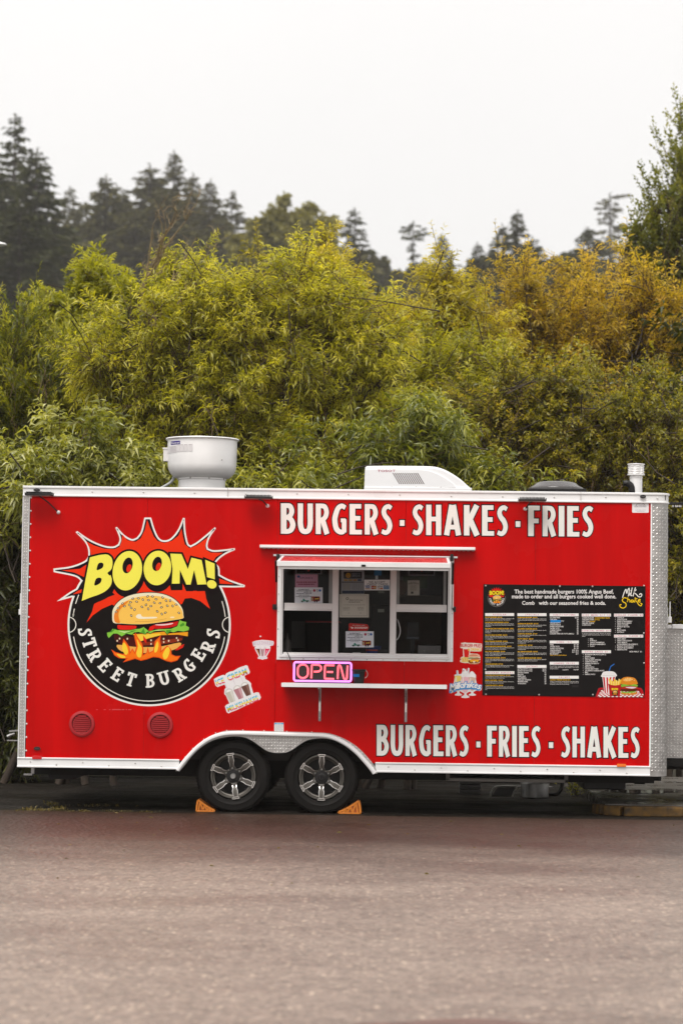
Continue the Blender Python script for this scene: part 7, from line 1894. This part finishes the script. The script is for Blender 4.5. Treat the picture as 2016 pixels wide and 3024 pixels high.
for k, (key, px, py, y, lab, mat, fat) in enumerate((
    ('open', 45, 332, 215, 'tall gappy conifer at the left edge, tallest tree in view', 'needle', .95),
    ('dense', 108, 440, 190, 'dense broad dark conifer right of the tallest left one', 'needle', 1.0),
    ('dense', -20, 480, 185, 'dark conifer cut off by the left edge', 'needle', 1.1),
    ('dense', 60, 590, 165, 'shorter dark conifer in front of the tall left pair', 'needle', 1.3),
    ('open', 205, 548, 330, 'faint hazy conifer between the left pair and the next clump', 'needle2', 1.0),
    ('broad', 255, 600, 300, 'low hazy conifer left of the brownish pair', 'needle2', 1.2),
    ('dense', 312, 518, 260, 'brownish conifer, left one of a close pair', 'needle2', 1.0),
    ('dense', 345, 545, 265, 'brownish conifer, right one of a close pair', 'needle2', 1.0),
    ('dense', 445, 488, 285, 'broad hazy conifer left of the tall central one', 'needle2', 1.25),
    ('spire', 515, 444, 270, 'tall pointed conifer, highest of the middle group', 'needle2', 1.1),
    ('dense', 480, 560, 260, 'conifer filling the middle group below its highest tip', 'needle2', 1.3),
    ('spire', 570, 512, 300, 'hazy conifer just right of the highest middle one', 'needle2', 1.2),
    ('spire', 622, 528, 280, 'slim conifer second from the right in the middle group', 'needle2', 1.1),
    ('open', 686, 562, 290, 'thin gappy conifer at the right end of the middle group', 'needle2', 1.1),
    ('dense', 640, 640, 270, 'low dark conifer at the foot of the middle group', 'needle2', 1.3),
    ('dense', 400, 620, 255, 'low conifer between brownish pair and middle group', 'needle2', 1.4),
    ('open', 1048, 612, 240, 'lone sparse conifer right of the round-topped tree', 'needle', 1.15),
    ('tuft', 1219, 658, 235, 'odd bare-poled conifer with a tufted ball top', 'needle', 1.0),
    ('spire', 1305, 690, 260, 'conifer peeping up behind the loose willow', 'needle2', 1.2),
    ('spire', 1410, 716, 225, 'small dark conifer left of the twin dark spires', 'needle', 1.2),
    ('spire', 1483, 662, 225, 'dark conifer, left one of twin spires', 'needle', 1.2),
    ('spire', 1528, 620, 228, 'dark conifer, taller right one of twin spires', 'needle', 1.15),
    ('dense', 1573, 700, 222, 'dark conifer stepping down right of the twin spires', 'needle', 1.0),
    ('broad', 1735, 672, 250, 'dark broad conifer left of the faded ragged pine', 'needle', 1.0),
    ('ragged', 1800, 572, 430, 'faded ragged pine deep in the mist at the right', 'needle2', 1.25))):
    place_conifer(key, px, py, y, lab, mat, k * 1.3, fat)
# round-topped broadleaf tree among the conifers
def far_tree(px, lobes, Y, label, seed, shoots=1500):
    return shrub('round_topped_tree', label, lobes, Y, px, LM['farbroad'], shoots, 12, 1.4, .6, .42, cat='tree', seed=seed, up=.3, twigs=0, depth=.8, limb_r=.3, sub=6, tint=(.2, 1), fwd=.3, spread=1, droop=.1, dens=1, axis=.8, plain=True)
far_tree(860, [(880, 630, 55, 60), (820, 650, 55, 60), (920, 670, 45, 60), (850, 740, 110, 90), (770, 690, 45, 60), (740, 740, 60, 70), (950, 750, 50, 70)], 210, 'round-topped broadleaf tree right of the middle conifers', 41)
# forest filling the slope below the tips: one far mass
r = np.random.default_rng(5); Vs, Fs, Tn = [], [], []; off = 0
pp = []
for px, py, rx, ry, y in ((60, 900, 260, 260, 230), (330, 850, 200, 220, 300), (540, 820, 220, 230, 310), (740, 860, 180, 150, 290), (900, 900, 160, 150, 280), (1060, 880, 120, 130, 290), (1250, 900, 130, 110, 290), (1480, 900, 160, 140, 280), (1700, 900, 140, 140, 300), (1900, 900, 200, 140, 300)):
    c = P(px, py, y); m = 2600; a = unit(r.normal(0, 1, (m, 3))) * r.random((m, 1)) ** .35
    a[:, 1] = -np.abs(a[:, 1])
    pp.append(np.array(c) + a * np.array((M(rx, y), M(rx, y) * .6, M(ry, y))))
pp = np.concatenate(pp); pp = pp[pp[:, 2] > 1]
d = unit(r.normal(0, 1, pp.shape) + np.array((0, -.3, .2)))
V, F = leaf_geo(pp, d, r.uniform(.9, 2.2, len(pp)), r.uniform(.5, 1.1, len(pp)), .2, .2, r, True)
fo = np_mesh('forest', V, F, LM['needle2'], None, np.repeat(r.random(len(pp)) * .8, 4)); fo['kind'] = 'stuff'

# ------------------------------------------------------------------ small growth along the asphalt edge
def tufts(spec, seed, mat, name='grass', hmax=.12):
    r = np.random.default_rng(seed); P_, D_, L_ = [], [], []
    for px, py, w, cnt, h in spec:
        g = G(px, py); m = cnt
        P_.append(np.stack([g.x + r.normal(0, M(w) / 2, m), g.y + r.normal(0, .05, m), np.full(m, .006)], 1))
        D_.append(unit(np.stack([r.normal(0, .55, m), r.normal(0, .5, m), np.ones(m)], 1))); L_.append(r.uniform(.4, 1.2, m) * h)
    p, d, L = np.concatenate(P_), np.concatenate(D_), np.concatenate(L_)
    V, F = leaf_geo(p, d, L, L * .10 + .003, .3, .2, r)
    o = np_mesh(name, V, F, mat, None, np.repeat(r.random(len(p)), 5)); o['kind'] = 'stuff'
    return o
grass_m = leaf_mat('dry_grass', (.07, .06, .015), (.13, .10, .02), (.20, .14, .03), .6, .3)
tufts([(60, 2398, 40, 40, .03), (125, 2397, 60, 120, .035), (172, 2393, 24, 50, .055), (152, 2382, 24, 36, .07), (90, 2396, 20, 30, .06), (240, 2400, 60, 70, .03), (350, 2400, 60, 60, .028), (430, 2402, 40, 40, .025), (290, 2385, 70, 40, .05),
       (1990, 2372, 20, 90, .10), (2010, 2395, 20, 60, .06), (1780, 2402, 60, 60, .03), (1900, 2403, 70, 60, .03)], 3, grass_m)
q = G(1698, 2352); gx, gy = q.x, q.y
wd = thing('weed', 'small green weed growing beside the steel pot under the trailer', 'weed', (gx, gy, 0))
r = np.random.default_rng(8); m = 260
st_ = r.normal(0, .06, (m, 2)); p = np.stack([gx + st_[:, 0], gy + st_[:, 1] * .5, r.random(m) ** .8 * .22 + .004], 1)
V, F = leaf_geo(p, unit(np.stack([r.normal(0, .8, m), r.normal(0, .8, m), np.full(m, .7)], 1)), r.uniform(.02, .05, m), r.uniform(.008, .016, m), .1, .2, r)
np_mesh('foliage', V, F, LM['mid'], wd, np.repeat(r.random(m), 5), (gx, gy, 0))
ls = np.array([[(gx, gy, 0), (gx + r.normal(0, .03), gy, .1), (gx + r.normal(0, .06), gy, .23)] for _ in range(6)]); Vt, Ft = tubes_np(ls, np.tile((.004, .003, .0015), (6, 1)), 4)
np_mesh('stem', Vt, Ft, MT['twig'], wd, None, (gx, gy, 0))
# fallen leaves and grit on the road
r = np.random.default_rng(12); m = 70
p = np.stack([r.uniform(-3.2, 3.9, m), r.uniform(-7, -.1, m), np.full(m, .0075)], 1)
V, F = leaf_geo(p, unit(np.stack([r.normal(0, 1, m), r.normal(0, 1, m), np.zeros(m)], 1)), r.uniform(.02, .05, m), r.uniform(.008, .016, m), 0, .1, r)
fl_o = np_mesh('fallen_leaves', V, F, grass_m, None, np.repeat(r.random(m), 5)); fl_o['kind'] = 'stuff'

# ------------------------------------------------------------------ street lamp head at the left edge, canopy frame at the right
q = P(6, 722, 14); lampx = q.x - 1.6
lp_ = thing('street_lamp', 'white street lamp head just inside the left edge above the bushes', 'street lamp', (lampx, 14, 0))
MB().tube([(lampx, 14, 0), (lampx, 14, q.z - .35)], [.09, .06], 12).build('pole', simple('grey_pole', (.2, .2, .2), .5), lp_, smooth=60)
MB().tube(spline([(lampx, 14, q.z - .36), (lampx + .1, 14, q.z - .12), (lampx + .5, 14, q.z + .02), (lampx + 1.1, 14, q.z + .04)], 4), .035, 10).build('arm', MT['white_alu'], lp_, smooth=60)
hd = MB(); s1 = M(1, 14)
pr = [(0, .02), (.10, .055), (.3, .065), (.5, .055), (.58, .03), (.6, .008)]
for k, (u, h) in enumerate(pr): pass
vs_ = []; fs = []
for u, h in pr:
    for j in range(12):
        a = 2 * math.pi * j / 12; vs_.append((lampx + 1.07 + u, 14 + h * 2.0 * math.cos(a), q.z + h * (.8 if math.sin(a) > 0 else .45) * math.sin(a)))
for i in range(len(pr) - 1):
    for j in range(12): fs.append((i * 12 + j, (i + 1) * 12 + j, (i + 1) * 12 + (j + 1) % 12, i * 12 + (j + 1) % 12))
fs.append(tuple(range(12))); fs.append(tuple((len(pr) - 1) * 12 + j for j in range(11, -1, -1)))
hd.add(vs_, fs).build('lamp_head', MT['white_alu'], lp_, smooth=50)
yc = 1.2
q, q2 = P(1973, 1483, yc), P(2016, 1491, yc)
cf = thing('canopy_frame', 'black metal canopy frame beyond the front corner, small white lights below it', 'canopy frame', (q.x, yc, 0))
m = MB(); m.box(q.x, yc - .02, q2.z, q.x + 1.6, yc + .02, q.z); m.build('rail', MT['black'], cf, bevel=.002)
MB().box(q.x + 1.5, yc + .021, 0.0, q.x + 1.54, yc + .061, q.z).build('post', MT['black'], cf)
for px in (1986, 1994, 1999, 2005, 2009, 2030, 2042):
    b_ = P(px, 1495, yc); MB().lathe([(.0005, .012), (.006, .010), (.010, 0), (.006, -.009), (.0005, -.011)], (b_.x, yc - .005, b_.z), 'z', 8).tube([(b_.x, yc - .005, b_.z + .01), (b_.x, yc - .005, q2.z)], .002, 4).build('bulb', MT['upvc'], cf, smooth=60)

# ------------------------------------------------------------------ the damp air
HAZE = .00030
hb = MB().box(-200, -70, -1.0, 200, 640, 75)
hz_o = None
hm_ = bpy.data.materials.new('damp_air'); hm_.use_nodes = True
nn_ = hm_.node_tree; nn_.nodes.remove(nn_.nodes['Principled BSDF'])
pv = nn_.nodes.new('ShaderNodeVolumePrincipled'); pv.inputs['Color'].default_value = (1, .975, .94, 1); pv.inputs['Density'].default_value = HAZE; pv.inputs['Anisotropy'].default_value = .3
nn_.links.new(pv.outputs[0], nn_.nodes['Material Output'].inputs['Volume'])
hz_o = hb.build('haze', hm_); hz_o['kind'] = 'stuff'
